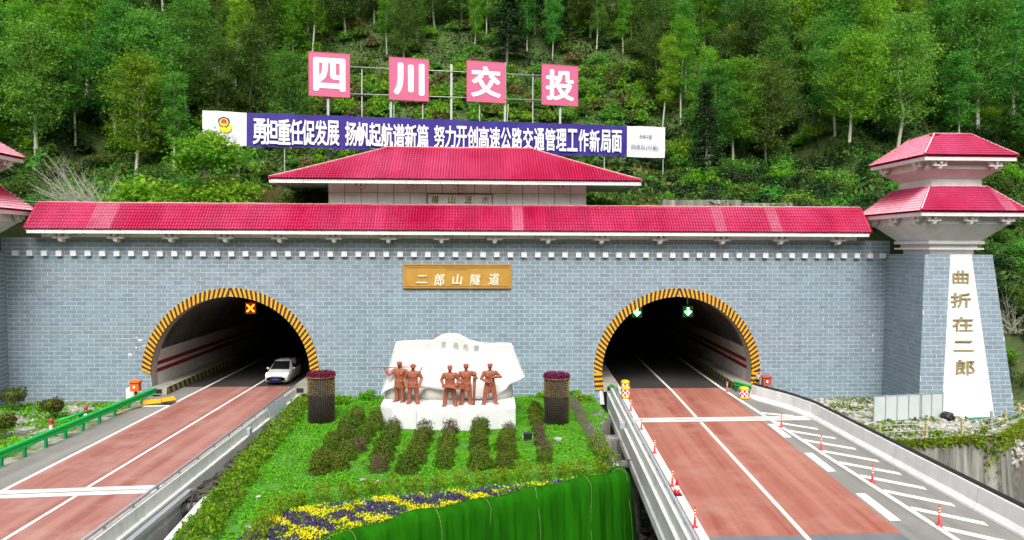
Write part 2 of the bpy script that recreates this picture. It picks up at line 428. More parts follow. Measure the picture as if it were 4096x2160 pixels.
def road_mat(name, base, pale, worn, skew=0.0, tracks=(), rough=.7):
    """paving: long wheel-track streaks along the road, fine grain and scuffs"""
    m, nt, b = nodes(name); L = nt.links.new
    g = nt.nodes.new('ShaderNodeNewGeometry')
    sp = nt.nodes.new('ShaderNodeSeparateXYZ'); L(g.outputs['Position'], sp.inputs[0])
    mu = nt.nodes.new('ShaderNodeMath'); mu.operation = 'MULTIPLY_ADD'; mu.inputs[1].default_value = -skew
    L(sp.outputs['Y'], mu.inputs[0]); L(sp.outputs['X'], mu.inputs[2])          # x measured across the road
    cb = nt.nodes.new('ShaderNodeCombineXYZ'); L(mu.outputs[0], cb.inputs['X'])
    ys = nt.nodes.new('ShaderNodeMath'); ys.operation = 'MULTIPLY'; ys.inputs[1].default_value = .035; L(sp.outputs['Y'], ys.inputs[0]); L(ys.outputs[0], cb.inputs['Y'])
    n1 = nt.nodes.new('ShaderNodeTexNoise'); n1.inputs['Scale'].default_value = 1.25; n1.inputs['Detail'].default_value = 3.5; n1.inputs['Roughness'].default_value = .55
    L(cb.outputs[0], n1.inputs['Vector'])
    r1 = nt.nodes.new('ShaderNodeMapRange'); r1.inputs['From Min'].default_value = .36; r1.inputs['From Max'].default_value = .66
    L(n1.outputs['Fac'], r1.inputs['Value'])
    n2 = nt.nodes.new('ShaderNodeTexNoise'); n2.inputs['Scale'].default_value = .45; n2.inputs['Detail'].default_value = 9; n2.inputs['Roughness'].default_value = .7
    L(g.outputs['Position'], n2.inputs['Vector'])
    n3 = nt.nodes.new('ShaderNodeTexNoise'); n3.inputs['Scale'].default_value = 22; n3.inputs['Detail'].default_value = 4
    L(g.outputs['Position'], n3.inputs['Vector'])
    m1 = nt.nodes.new('ShaderNodeMix'); m1.data_type = 'RGBA'; m1.inputs['A'].default_value = rgb(base); m1.inputs['B'].default_value = rgb(pale); L(r1.outputs['Result'], m1.inputs['Factor'])
    r2 = nt.nodes.new('ShaderNodeMapRange'); r2.inputs['From Min'].default_value = .48; r2.inputs['From Max'].default_value = .72; r2.inputs['To Max'].default_value = .7
    L(n2.outputs['Fac'], r2.inputs['Value'])
    m2 = nt.nodes.new('ShaderNodeMix'); m2.data_type = 'RGBA'; L(r2.outputs['Result'], m2.inputs['Factor']); L(m1.outputs['Result'], m2.inputs['A']); m2.inputs['B'].default_value = rgb(worn)
    r3 = nt.nodes.new('ShaderNodeMapRange'); r3.inputs['To Min'].default_value = .86; r3.inputs['To Max'].default_value = 1.14; L(n3.outputs['Fac'], r3.inputs['Value'])
    m3 = nt.nodes.new('ShaderNodeMix'); m3.data_type = 'RGBA'; m3.blend_type = 'MULTIPLY'; m3.inputs['Factor'].default_value = 1
    L(m2.outputs['Result'], m3.inputs['A']); L(r3.outputs['Result'], m3.inputs['B'])
    L(m3.outputs['Result'], b.inputs['Base Color']); b.inputs['Roughness'].default_value = rough
    bp = nt.nodes.new('ShaderNodeBump'); bp.inputs['Strength'].default_value = .25; bp.inputs['Distance'].default_value = .01
    L(n3.outputs['Fac'], bp.inputs['Height']); L(bp.outputs['Normal'], b.inputs['Normal'])
    return m
M['red_road_a'] = road_mat('red_paving_pale', (.25, .083, .066), (.36, .17, .14), (.41, .25, .212))
M['red_road_b'] = road_mat('red_paving', (.255, .066, .043), (.375, .155, .112), (.39, .215, .16), skew=.094)
M['asphalt'] = road_mat('asphalt', (.165, .158, .146), (.235, .227, .21), (.27, .258, .24), skew=.05)
M['asphalt_blue'] = road_mat('asphalt_new', (.115, .122, .14), (.16, .167, .18), (.19, .19, .19), skew=.05)
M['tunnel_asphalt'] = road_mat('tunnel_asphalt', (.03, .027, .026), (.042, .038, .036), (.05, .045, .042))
M['kerb_stripe'] = stripes_mat('kerb_stripe', (.42, .36, .06), (.045, .042, .036), .8, (0, 1, .55))

def structure(o): o['kind'] = 'structure'; return o

def offset_path(path, o):
    out = []
    for i, p in enumerate(path):
        a = Vector(path[max(i-1, 0)][:2]); c = Vector(path[min(i+1, len(path)-1)][:2])
        d = (c - a).normalized(); n = Vector((d.y, -d.x))          # to the right of travel
        z = p[2] if len(p) > 2 else 0
        out.append((p[0]+n.x*o, p[1]+n.y*o, z))
    return out
def sweep(mb, path, prof, mi=0, smooth=False, cap=True):
    """closed profile [(offset, z)] carried along a ground path"""
    rows = [offset_path(path, o) for o, _ in prof]
    n, k = len(path), len(prof)
    vs = []
    for i in range(n):
        for j in range(k):
            x, y, z = rows[j][i]; vs.append((x, y, z + prof[j][1]))
    fs = [(i*k+j, i*k+(j+1) % k, (i+1)*k+(j+1) % k, (i+1)*k+j) for i in range(n-1) for j in range(k)]
    if cap: fs += [tuple(range(k))[::-1], tuple((n-1)*k+j for j in range(k))]
    mb.add(vs, fs, mi, smooth)
    return mb
def strip(mb, path, w, z, mi=0):
    a, b = offset_path(path, -w/2), offset_path(path, w/2)
    for i in range(len(path)-1):
        mb.quad((a[i][0], a[i][1], z), (b[i][0], b[i][1], z), (b[i+1][0], b[i+1][1], z), (a[i+1][0], a[i+1][1], z), mi)
    return mb
def resample(path, step):
    out = [Vector(path[0])]
    for a, b in zip(path, path[1:]):
        a, b = Vector(a), Vector(b); n = max(1, int(round((b-a).length/step)))
        for i in range(1, n+1): out.append(a + (b-a)*i/n)
    return [tuple(p) for p in out]

# --- valley floor under the bridges
mb = MB(); mb.quad((-400, -400, -7), (400, -400, -7), (400, 400, -7), (-400, 400, -7))
structure(mb.build('ground', M['dark_soil']))

# --- hillside: foot behind the portal, open flanks beyond the towers
def sstep(a, b, x):
    t = max(0, min(1, (x-a)/(b-a))); return t*t*(3-2*t)
def foot(x):
    t = sstep(35.5, 38.5, x + 1.4) if x > 0 else sstep(36.0, 39.0, -(x + 1.4))
    return (2.6 + (-1.5-2.6)*t, 12.4 + (-1.2-12.4)*t)
def prof_z(y): return interp(y, [(2.6, 12.4), (18, 18.6), (24, 22.6), (60, 60), (130, 125)])
def hill_z(x, y):
    fy, fz = foot(x)
    d = y - fy
    if fz < 12.39:
        z = fz + d*1.5 if d < 9 else fz + 13.5 + (d-9)*.9
        zc = prof_z(y)
        t = (12.4-fz)/13.6
        z = zc*(1-t) + z*t
    else:
        z = prof_z(y)
    amp = sstep(0, 8, d)
    z += amp*(1.1*noise2(x*.11, y*.13, 1, 2) + .35*noise2(x*.5, y*.5, 1, 5))
    return z
mb = MB()
nx, ny = 121, 60
xs = [-120 + 240*i/(nx-1) for i in range(nx)]
vs = []
for j in range(-1, ny):
    t = (max(j, 0)/(ny-1))**1.25
    for x in xs:
        fy, fz = foot(x); y = fy + t*(120-fy)
        vs.append((x, y, hill_z(x, y)) if j >= 0 else (x, fy-1.3, fz-3.6))
mb.add(vs, [(j*nx+i, j*nx+i+1, (j+1)*nx+i+1, (j+1)*nx+i) for j in range(ny) for i in range(nx-1)], 0, True)
structure(mb.build('hillside', M['hill']))
# unseen far valley slope behind the viewer, added to block low sky light
mb = MB(); vs = []
for j in range(24):
    t = j/23
    for i in range(41):
        x = -360+18*i; y = -115-190*t
        vs.append((x, y, -7 + 135*t**.9 + 9*noise2(x*.03, y*.04, 1, 2)*t))
mb.add(vs, [(j*41+i+1, j*41+i, (j+1)*41+i, (j+1)*41+i+1) for j in range(23) for i in range(40)], 0, True)
structure(mb.build('hillside', M['hill']))

# --- the two road decks (bridge slabs), paving, lines
LW0, LW1 = -22.9, -13.25                         # left deck
def rl(y): return 10.35 + .0905*y                # right deck, road side of its left parapet
def redge(y): return interp(-y, [(-30, 19.3), (0, 19.3), (2, 19.35), (3.3, 19.6), (6, 20.6), (8.6, 21.0), (17.9, 20.57), (25.5, 20.23), (60, 18.6)])
mb = MB(); mb.box((LW0, -60, -1.25), (LW1+.35, -.3, -.012))
structure(mb.build('road_deck', M['concrete']))
mb = MB(); mb.box((LW0, -60, -.012), (LW1, 70, 0.0)); road_l = structure(mb.build('road', M['asphalt']))
ys = [-60, -40, -30, -26, -22, -18, -14, -10, -8, -6, -4, -3, -2, -1, -.3]
mb = MB(); mb.prism([(rl(y)-.7, y) for y in ys] + [(redge(y)+.3, y) for y in ys[::-1]], -1.25, -.012)
structure(mb.build('road_deck', M['concrete']))
ys2 = ys[:-1] + [0, 20, 70]
SK = .07                                         # the right bore runs slightly askew
mb = MB(); mb.prism([(rl(y)-.4 if y < 0 else 9.6 + SK*y, y) for y in ys2] + [(redge(y) if y < 0 else 20.4 + SK*y, y) for y in ys2[::-1]], -.012, 0.0)
road_r = structure(mb.build('road', M['asphalt']))
mb = MB(); mb.quad((-20.9, -60, .004), (-13.55, -60, .004), (-13.55, 2.6, .004), (-20.9, 2.6, .004))
mb.build('red_paving', M['red_road_a'], road_l)
mb = MB()
yy = [-26.2, -20, -14, -8, -2, 0, 1.0]
for a, b in zip(yy, yy[1:]):
    f0 = lambda y: 10.9 + .092*y if y < 0 else 10.9 + SK*y
    f1 = lambda y: 18.62 + .102*y if y < 0 else 18.62 + SK*y
    mb.quad((f0(a), a, .004), (f1(a), a, .004), (f1(b), b, .004), (f0(b), b, .004))
mb.build('red_paving', M['red_road_b'], road_r)
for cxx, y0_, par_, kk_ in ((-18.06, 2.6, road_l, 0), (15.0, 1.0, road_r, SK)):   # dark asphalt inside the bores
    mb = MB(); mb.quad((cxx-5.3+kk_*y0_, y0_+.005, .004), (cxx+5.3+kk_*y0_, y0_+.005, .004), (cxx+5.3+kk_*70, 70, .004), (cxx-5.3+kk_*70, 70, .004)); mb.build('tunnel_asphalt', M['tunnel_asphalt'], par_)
mb = MB(); mb.quad((rl(-60)+.2, -60, .0035), (redge(-60)-.4, -60, .0035), (15.85, -26.22, .0035), (rl(-26.2)+.35, -26.22, .0035))
mb.build('new_asphalt', M['asphalt_blue'], road_r)
def line(path, w, parent, name='lane_line', z=.009):
    mb = MB(); strip(mb, path, w, z); return mb.build(name, M['line'], parent)
line([(-20.95, -60), (-20.75, -20), (-20.85, 0), (-20.9, 45)], .2, road_l, 'edge_line')
for a, b in ((-60, -20.95), (-20.1, 45)): line([(-17.3, a), (-17.2, b)], .17, road_l)
line([(-13.75, -60), (-13.7, 45)], .18, road_l, 'edge_line')
for a, b in ((-60, -9.4), (-8.1, 0)): line([(14.64+.0939*a, a), (14.64+.0939*b, b)], .19, road_r)
line([(14.64, 0), (14.64+45*SK, 45)], .19, road_r)
line([(18.69+.0407*-60, -60), (18.69, 0), (18.69+45*SK, 45)], .24, road_r, 'edge_line')
line([(10.74-.0915*60, -60), (10.74, 0), (10.74+45*SK, 45)], .34, road_r, 'edge_line')
for y0 in range(5):                              # three-metre dashes along the slip lane
    a = -10.02 - y0*5.99; b = a - 3.03
    mb = MB(); xa, xb = 18.66+.0985*a, 18.66+.0985*b
    mb.quad((xb, b, .010), (xb+.44, b, .010), (xa+.44, a, .010), (xa, a, .010)); mb.build('dash_line', M['line'], road_r)
hat = [(-7.0, 18.45, 20.2, .5)] + [(-9.35 - i*2.03, 18.25, 20.15 - max(0, i-3)*.11, .92) for i in range(11)]
for y0, xa, xb, sl in hat:
    xa -= max(0, (-y0-12))*.035; w = .42; ye = y0 - (xb-xa)*sl
    mb = MB(); mb.quad((xa, y0-w, .0095), (xb, ye-w, .0095), (xb+.1, ye, .0095), (xa+.1, y0, .0095)); mb.build('hatch_line', M['line'], road_r)
M['joint_steel'] = mat('joint_steel', (.10, .10, .10), .5, .2, 4, metal=.4)
def exp_joint(par, x0, x1, y0, y1):
    mb = MB()
    for s in (-1, 1):
        a, b = (.04, .52) if s > 0 else (-.52, -.04)
        mb.quad((x0, y0+a, .014), (x1, y1+a, .014), (x1, y1+b, .014), (x0, y0+b, .014))
    j = mb.build('expansion_joint', mat('joint_concrete', (.66, .65, .60), .75, .3, 1.2, coords='World', detail=9), par)
    mb = MB(); mb.quad((x0, y0-.04, .010), (x1, y1-.04, .010), (x1, y1+.04, .010), (x0, y0+.04, .010))
    mb.build('joint_seal', M['joint_steel'], j)
exp_joint(road_l, -22.7, -13.6, -20.85, -20.2)
exp_joint(road_r, rl(-8.8)+.05, 20.95, -8.85, -8.65)

# --- the bores
def bore(cx, skew, sign, rad=5.75, zc=1.4, depth=70):
    """lining of one tunnel: vault, tiled lower wall with two maroon bands, kerbed walkways"""
    root = structure(bpy.data.objects.new('tunnel_lining', None)); COL.objects.link(root); root.location = (cx, 0, 0)
    zs = [0, .6, 1.42, 1.72, 1.95, 2.27, 3.15]
    def xz(z): return math.sqrt(max(0, rad*rad-(z-zc)**2)) if z > zc else rad - .10*(zc-z)
    segs = []
    for s in (-1, 1):
        for a, b in zip(zs, zs[1:]):
            segs.append(((s*xz(a), a), (s*xz(b), b), s, 1 if (a in (1.42, 1.95)) else 0))
    ydiv = [1.02, 4, 8, 14, 22, 35, 50, depth]
    wallm, band, vault = MB(), MB(), MB()
    for a, b, s, k in segs:
        t = band if k else wallm
        for y0, y1 in zip(ydiv, ydiv[1:]):
            q = [(cx+a[0]+skew*y0, y0, a[1]), (cx+a[0]+skew*y1, y1, a[1]), (cx+b[0]+skew*y1, y1, b[1]), (cx+b[0]+skew*y0, y0, b[1])]
            t.quad(*(q if s > 0 else q[::-1]))
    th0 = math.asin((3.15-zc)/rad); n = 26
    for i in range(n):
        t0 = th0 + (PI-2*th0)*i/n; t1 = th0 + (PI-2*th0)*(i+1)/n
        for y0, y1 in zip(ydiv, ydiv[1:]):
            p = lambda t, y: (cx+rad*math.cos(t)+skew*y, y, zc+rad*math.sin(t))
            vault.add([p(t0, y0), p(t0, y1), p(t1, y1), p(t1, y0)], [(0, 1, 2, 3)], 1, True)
    wallm.build('tiled_wall', M['tunnel_tile'], root); band.build('maroon_band', M['maroon'], root)
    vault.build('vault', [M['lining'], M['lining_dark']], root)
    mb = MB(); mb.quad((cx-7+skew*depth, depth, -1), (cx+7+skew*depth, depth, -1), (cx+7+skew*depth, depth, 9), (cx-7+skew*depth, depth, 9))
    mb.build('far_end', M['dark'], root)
    for s in (-1, 1):
        xo, xi = s*(rad-.12), s*(rad-1.25)
        w = MB()
        for y0, y1 in zip(ydiv[:-1], ydiv[1:]):
            y0 = -.25 if y0 < 2 else y0
            for k in range(max(1, int((y1-y0)/1.0)) if y1 < 24 else 1):
                nk = max(1, int((y1-y0)/1.0)) if y1 < 24 else 1
                a = y0+(y1-y0)*k/nk; b = y0+(y1-y0)*(k+1)/nk-.015
                lo, hi = sorted((xo, xi))
                w.hexa([(cx+lo+skew*a, a, .02), (cx+hi+skew*a, a, .02), (cx+hi+skew*b, b, .02), (cx+lo+skew*b, b, .02),
                        (cx+lo+skew*a, a, .55), (cx+hi+skew*a, a, .55), (cx+hi+skew*b, b, .55), (cx+lo+skew*b, b, .55)])
        wk = w.build('walkway', M['lining'], root)
        kb = MB(); xk = xi - s*.012
        a, b = -.2, 44
        q = [(cx+xk+skew*a, a, .04), (cx+xk+skew*b, b, .04), (cx+xk+skew*b, b, .53), (cx+xk+skew*a, a, .53)]
        kb.quad(*(q if s > 0 else q[::-1])); kb.build('hazard_kerb', M['kerb_stripe'], wk)
        d = MB(); d.box((cx+min(xo, xi)+.28, -.262, .1), (cx+max(xo, xi)-.34, -.251, .42)); d.build('duct_opening', M['dark'], wk)
    return root
CXL, CXR, ZC, RA = -18.06, 15.0, 1.4, 5.75
bore(CXL, 0.0, -1); bore(CXR, SK, 1)

# --- garden terrace between the roads
def g(u, v, z): p = onZ(u, v, z); return (p.x, p.y)
GZ = -.32
garden_poly = [(-12.95, .4), (-12.9, -3), (-12.6, -8), (-12.2, -15), (-11.8, -20.6), (-11.5, -24.5), (-11.1, -30), (-6.9, -30), (-5.7, -25.2), (-3.5, -23.85),
               (-1.7, -22.75), (.2, -21.65), (1.95, -20.75), (4.2, -19.65), (5.9, -18.8), (6.5, -18.1), (6.9, -16), (7.3, -12), (7.57, -8.5), (8.6, -6.9), (8.6, .4)]
mb = MB(); mb.prism(garden_poly, -7, GZ-.05)
structure(mb.build('garden_terrace', M['old_concrete']))
def inside(x, y, poly):
    c = False; j = len(poly)-1
    for i in range(len(poly)):
        xi, yi = poly[i]; xj, yj = poly[j]
        if (yi > y) != (yj > y) and x < (xj-xi)*(y-yi)/(yj-yi)+xi: c = not c
        j = i
    return c
def gz(x, y): return GZ + .05*noise2(x*.9, y*.9, 1, 3)
mb = MB()
step = .45
for i in range(int(21/step)):
    for j in range(int(31/step)):
        x, y = -13.2+i*step, -30.2+j*step
        c = [(x, y), (x+step, y), (x+step, y+step), (x, y+step)]
        if all(inside(px, py, garden_poly) for px, py in c):
            mb.add([(px, py, gz(px, py)+.02) for px, py in c], [(0, 1, 2, 3)], 0, True)
structure(mb.build('lawn', M['lawn']))

# --- rough ground on both sides of the roads
def lump(name, x0, x1, y0, y1, step, zf, m, clip=None):
    mb = MB(); nx, ny = int((x1-x0)/step)+1, int((y1-y0)/step)+1
    idx = {}
    vs, fs = [], []
    for j in range(ny):
        for i in range(nx):
            x, y = x0+i*step, y0+j*step; vs.append((x, y, zf(x, y)))
    for j in range(ny-1):
        for i in range(nx-1):
            x, y = x0+(i+.5)*step, y0+(j+.5)*step
            if clip is None or inside(x, y, clip): fs.append((j*nx+i, j*nx+i+1, (j+1)*nx+i+1, (j+1)*nx+i))
    mb.add(vs, fs, 0, True)
    return structure(mb.build(name, m))
def lz(x, y): return -.5 + .42*sstep(-27, -23.2, x) + .1*noise2(x*.7, y*.7, 1, 1) - .3*sstep(-10, -25, y)*0
M['weedy'] = mat('weedy_rubble', (.30, .29, .24), .95, .4, .8, .7, 9, coords='World', col2=(.075, .12, .025), fac=(.42, .58))
lump('verge', -80, -22.75, -40, .6, .6, lz, M['weedy'])
RT = [(20.9, .6), (20.9, -8.6), (23.0, -11.8), (25.3, -12.0), (31.8, -10.8), (36.2, -7.3), (60, -4), (60, .6)]
def rz(x, y): return -.62 + .10*noise2(x*.8, y*.8, 1, 4) + .35*sstep(24, 21, x)*sstep(-6, -2, y)
lump('verge', 20.6, 62, -12.6, .6, .5, rz, M['weedy'], RT)
# ================================================================== THE PORTAL
XC = -1.4
WX0, WX1 = XC-32.75, XC+32.75
WZ0, WZ1 = -1.0, 11.4
ROUT = 6.36
portal = thing('tunnel_portal', (XC, 0, 0), 'long grey brick tunnel portal with red tiled roofs and two arched openings', 'tunnel portal')
# wall core with the two openings cut out of its foot
poly = [(WX0, WZ0)]
for cx in (CXL, CXR):
    xb = RA - .1*(ZC-WZ0)
    poly.append((cx-xb, WZ0))
    for i in range(41):
        t = PI - PI*i/40
        poly.append((cx+RA*math.cos(t), ZC+RA*math.sin(t)))
    poly.append((cx+xb, WZ0))
poly += [(WX1, WZ0), (WX1, WZ1), (WX0, WZ1)]
mb = MB(); mb.upright(poly, 0.0, 1.0)
me_core = mb.build('wall_core', [M['grout'], M['lining']], portal)
for pl_ in me_core.data.polygons:
    if abs(pl_.normal.y) < .5 and abs(pl_.center.x) < 31 and pl_.center.z < 8: pl_.material_index = 1
bm = bmesh.new(); bm.from_mesh(me_core.data); bmesh.ops.triangulate(bm, faces=[f for f in bm.faces if len(f.verts) > 4]); bm.to_mesh(me_core.data); bm.free()
# bricks in running bond, one by one
BL, BH, GR = .80, .30, .034
def cut_x(z, cx, rr=RA+.3):                      # half-width of the opening (to the middle of its band) at height z
    if z <= ZC: return rr - .1*(ZC-z)
    d = rr*rr-(z-ZC)**2
    return math.sqrt(d) if d > 0 else 0.0
bricks = []                                      # (x0a, x1a, x0b, x1b, z0, z1): foot and head ends
row = 0; z = WZ0
while z < WZ1-.05:
    z1 = min(z+BH-GR, WZ1-.004)
    x = WX0 - (BL/2 if row % 2 else 0) + .004
    while x < WX1:
        a, b = max(x, WX0+.004), min(x+BL-GR, WX1-.004)
        x += BL
        if b-a < .06: continue
        parts = [(a, b, a, b)]
        for cx in (CXL, CXR):
            h0, h1 = cut_x(z, cx), cut_x(z1, cx)
            bare = cx == CXL and z < 2.1 and a < cx          # the band's left foot is missing here
            if bare: h0, h1 = cut_x(z, cx, RA+.02), cut_x(z1, cx, RA+.02)
            nxt = []
            for (p0, p1, q0, q1) in parts:
                if h0 == 0 and h1 == 0: nxt.append((p0, p1, q0, q1)); continue
                if p0 < cx-min(h0, h1) and p0 < cx:  # left remainder
                    e0, e1 = min(p1, cx-h0), min(q1, cx-h1)
                    if max(e0-p0, e1-q0) > .05: nxt.append((p0, max(e0, p0), q0, max(e1, q0)))
                if p1 > cx+min(h0, h1) and p1 > cx:
                    s0, s1 = max(p0, cx+h0), max(q0, cx+h1)
                    if max(p1-s0, q1-s1) > .05: nxt.append((min(s0, p1), p1, min(s1, q1), q1))
            parts = nxt
        bricks += [(p0, p1, q0, q1, z, z1) for p0, p1, q0, q1 in parts]
    z += BH; row += 1
def brick_box(mb, b, y0=-.016, y1=.004):
    p0, p1, q0, q1, z, z1 = b
    mb.hexa([(p0, y0, z), (p1, y0, z), (p1, y1, z), (p0, y1, z), (q0, y0, z1), (q1, y0, z1), (q1, y1, z1), (q0, y1, z1)])
whole = MB(); whole.box((-(BL-GR)/2, -.016, 0), ((BL-GR)/2, .004, BH-GR))
whole_me = whole.mesh('brick', M['brick'])
full = [b for b in bricks if abs(b[1]-b[0]-(BL-GR)) < 1e-3 and abs(b[3]-b[2]-(BL-GR)) < 1e-3 and b[0] == b[2] and abs(b[5]-b[4]-(BH-GR)) < 1e-3]
# the largest in the photograph: those nearest to the camera (left end), in clear view
full.sort(key=lambda b: ((b[0]+20)**2*.6 + (b[4]-5.5)**2*4))
singles = full[:300]; sset = set(id(b) for b in singles)
for b in singles:
    link('brick', whole_me, portal, ((b[0]+b[1])/2 - XC, random.uniform(-.003, .003), b[4]))
mb = MB()
for b in bricks:
    if id(b) not in sset:
        d = random.uniform(-.003, .003); brick_box(mb, b, -.016+d)
tag(mb.build('brickwork', M['brick'], portal), kind='stuff')
# projecting white blocks under the eaves
blk = MB(); blk.box((-.2, -.24, 0), (.2, -.02, .38)); blk_me = blk.mesh('white_block', M['white'])
for i in range(64):
    link('white_block', blk_me, portal, (WX0+1.07+i*1.0127-XC, 0, 10.06 + .006*math.sin(i*1.7)))
# scuffs: pale chips where the facing was struck
M['chip'] = mat('chipped_patch', (.66, .68, .68), .9, .15, 6)
for (u, v, w, h) in [(560, 1360, .5, .2), (545, 1390, .25, .12), (520, 1418, .5, .25), (575, 1382, .4, .1), (548, 1350, .3, .1), (1204, 1220, .5, .06), (3490, 1340, .1, .4), (3492, 1400, .12, .5), (3450, 1295, .25, .1), (2470, 1220, .6, .05)]:
    p = onY(u, v, -.02); mb = MB()
    n = 9; pts = [(p.x+w/2*math.cos(2*PI*k/n)*random.uniform(.5, 1), p.z+h/2*math.sin(2*PI*k/n)*random.uniform(.5, 1)) for k in range(n)]
    mb.upright(pts, -.0235, -.012); mb.build('chipped_patch', M['chip'], portal)
# hazard bands round the arches
def arch_band(cx, a0, a1, n, foot_left, foot_right, label):
    rim = MB(); ring = []
    root = bpy.data.objects.new('hazard_band', None); COL.objects.link(root); root.parent = portal; root.location = (cx-XC, 0, ZC)
    tag(root, label)
    o = Vector((cx, 0, ZC))
    def pt(r, t): return (cx+r*math.cos(t), ZC+r*math.sin(t))
    cells = []
    for i in range(n):
        t0 = a0+(a1-a0)*i/n; t1 = a0+(a1-a0)*(i+1)/n
        sk = .045 if (t0+t1)/2 < PI/2 else -.045
        cells.append(([pt(RA-.03, t0-sk*.5), pt(ROUT, t0+sk*.5), pt(ROUT, t1+sk*.5), pt(RA-.03, t1-sk*.5)], i))
    for s, fz, t in ((1, foot_right, a0), (-1, foot_left, a1)):
        if fz is None: continue
        k = int((ZC-fz)/.18)
        for i in range(k):
            za, zb = ZC-(i+1)*.18, ZC-i*.18
            xi0, xi1 = RA-.03-.1*(ZC-za), RA-.03-.1*(ZC-zb)
            cells.append(([(cx+s*xi0, za+.02), (cx+s*(xi0+.63), za-.02), (cx+s*(xi1+.63), zb-.02), (cx+s*xi1, zb+.02)], i+1))
    for pts, i in cells:
        mb = MB(); mb.upright(pts, -.10+random.uniform(-.004, .004), .02)
        ob = mb.build('stripe', M['yellow'] if i % 2 else M['black'], root)
arch_band(CXR, 0, PI, 112, .1, .45, 'yellow and black striped band round the right opening')
arch_band(CXL, 0, PI-.04, 110, None, .3, 'yellow and black striped band round the left opening, its left foot broken off')

# ------------------------------------------------------------------ roofs of tile sheets
def tile_mesh(name, width, length, waves, rows, amp=.045, stepz=.03, x_cut=None):
    """one pressed sheet: waves across, stepped courses down; x along eave, y down-slope 0..length, z out"""
    vs, fs = [], []
    nx = waves*4
    ys = []
    for r in range(rows):
        ys += [(r/rows, 0.0), ((r+.96)/rows, 1.0)]
    for (t, k) in ys:
        for i in range(nx+1):
            u = i/nx
            vs.append((u*width, t*length, amp*(.5-.5*math.cos(2*PI*waves*u)) + stepz*k))
    n = nx+1
    for j in range(len(ys)-1):
        for i in range(nx):
            fs.append((j*n+i, j*n+i+1, (j+1)*n+i+1, (j+1)*n+i))
    mb = MB(); mb.add(vs, fs, 0, False)
    return mb.mesh(name, M['tile'])
def frame_matrix(o, ex, ey, ez):
    m = Matrix((ex, ey, ez)).transposed().to_4x4(); m.translation = o
    return m
def roof_plane(parent, a, b, c, d, sheet=.84, courses=.32, wave=.21):
    """sheets on the slope a-b (top edge) d-c (eave); a over d, b over c. Slanting ends are cut sheet by sheet."""
    a, b, c, d = map(Vector, (a, b, c, d))
    ex = (c-d).normalized()
    n = ex.cross((a-d) - ex*(a-d).dot(ex)).normalized()
    if n.z < 0: n = -n
    up = n.cross(ex).normalized()
    if up.z < 0: up = -up
    W = (c-d).length; H = (a-d).dot(up)
    ta, tb = (a-d).dot(ex), (b-d).dot(ex)
    k = max(1, int(round(W/sheet))); w = W/k
    rows = max(2, int(round(H/courses))); rh = H/rows
    waves = max(1, int(round(w/wave)))
    pw = wloc(parent)
    cache = {}
    for i in range(k):
        x0, x1 = i*w, (i+1)*w
        # height reached by the slope over this sheet
        def hmax(x):
            h = H
            if ta > 1e-3: h = min(h, H*x/ta)
            if W-tb > 1e-3: h = min(h, H*(W-x)/(W-tb))
            return max(0, h)
        h0, h1 = hmax(x0), hmax(x1)
        key = (round(h0, 2), round(h1, 2))
        if key not in cache:
            vs, fs = [], []
            nx = waves*6
            for r in range(rows):
                for q, kk in ((0, 1.0), (.97, 0.0)):
                    for s in range(nx+1):
                        u = s/nx; lim = h0+(h1-h0)*u
                        yy = min((r+q)*rh, lim)
                        vs.append((u*w, yy, .13*abs(math.sin(PI*waves*u))**.8 + .045*kk + .005))
            m_ = nx+1
            for j in range(2*rows-1):
                for s in range(nx):
                    q0 = (j*m_+s, j*m_+s+1, (j+1)*m_+s+1, (j+1)*m_+s)
                    if max(vs[q0[2]][1]-vs[q0[1]][1], vs[q0[3]][1]-vs[q0[0]][1]) > 1e-4 or (j % 2 == 1 and vs[q0[0]][1] < min(h0, h1)): fs.append(q0)
            if not fs: cache[key] = None
            else:
                mb = MB(); mb.add(vs, fs, 0, False); cache[key] = mb.mesh('tile_sheet', M['tile'])
        if cache[key] is None: continue
        o = bpy.data.objects.new('tile_sheet', cache[key]); COL.objects.link(o); o.parent = parent
        p = d + ex*x0 - pw + n*random.uniform(0, .006)
        o.matrix_local = frame_matrix(p, ex, up, n)
        if random.random() < .07:                # a sheet bleached by the weather
            o.material_slots[0].link = 'OBJECT'; o.material_slots[0].material = M['tile_pale']
def part(name, parent, loc=None):
    o = bpy.data.objects.new(name, None); COL.objects.link(o); o.parent = parent
    if loc is not None: o.location = Vector(loc) - wloc(parent)
    return o
def ridge(parent, pts, r=.13, edge=True):
    mb = MB(); mb.tube(pts, r, 8, 0, True, True, .8)
    cp = mb.build('ridge_cap', M['tile_cap'], parent)
    if edge:
        up = [(p[0], p[1], p[2]+r*.86) for p in pts]
        m2 = MB(); m2.tube(up, r*.42, 6, 0, True, True, .5); m2.build('cap_strip', M['cap_edge'], parent)
    return cp

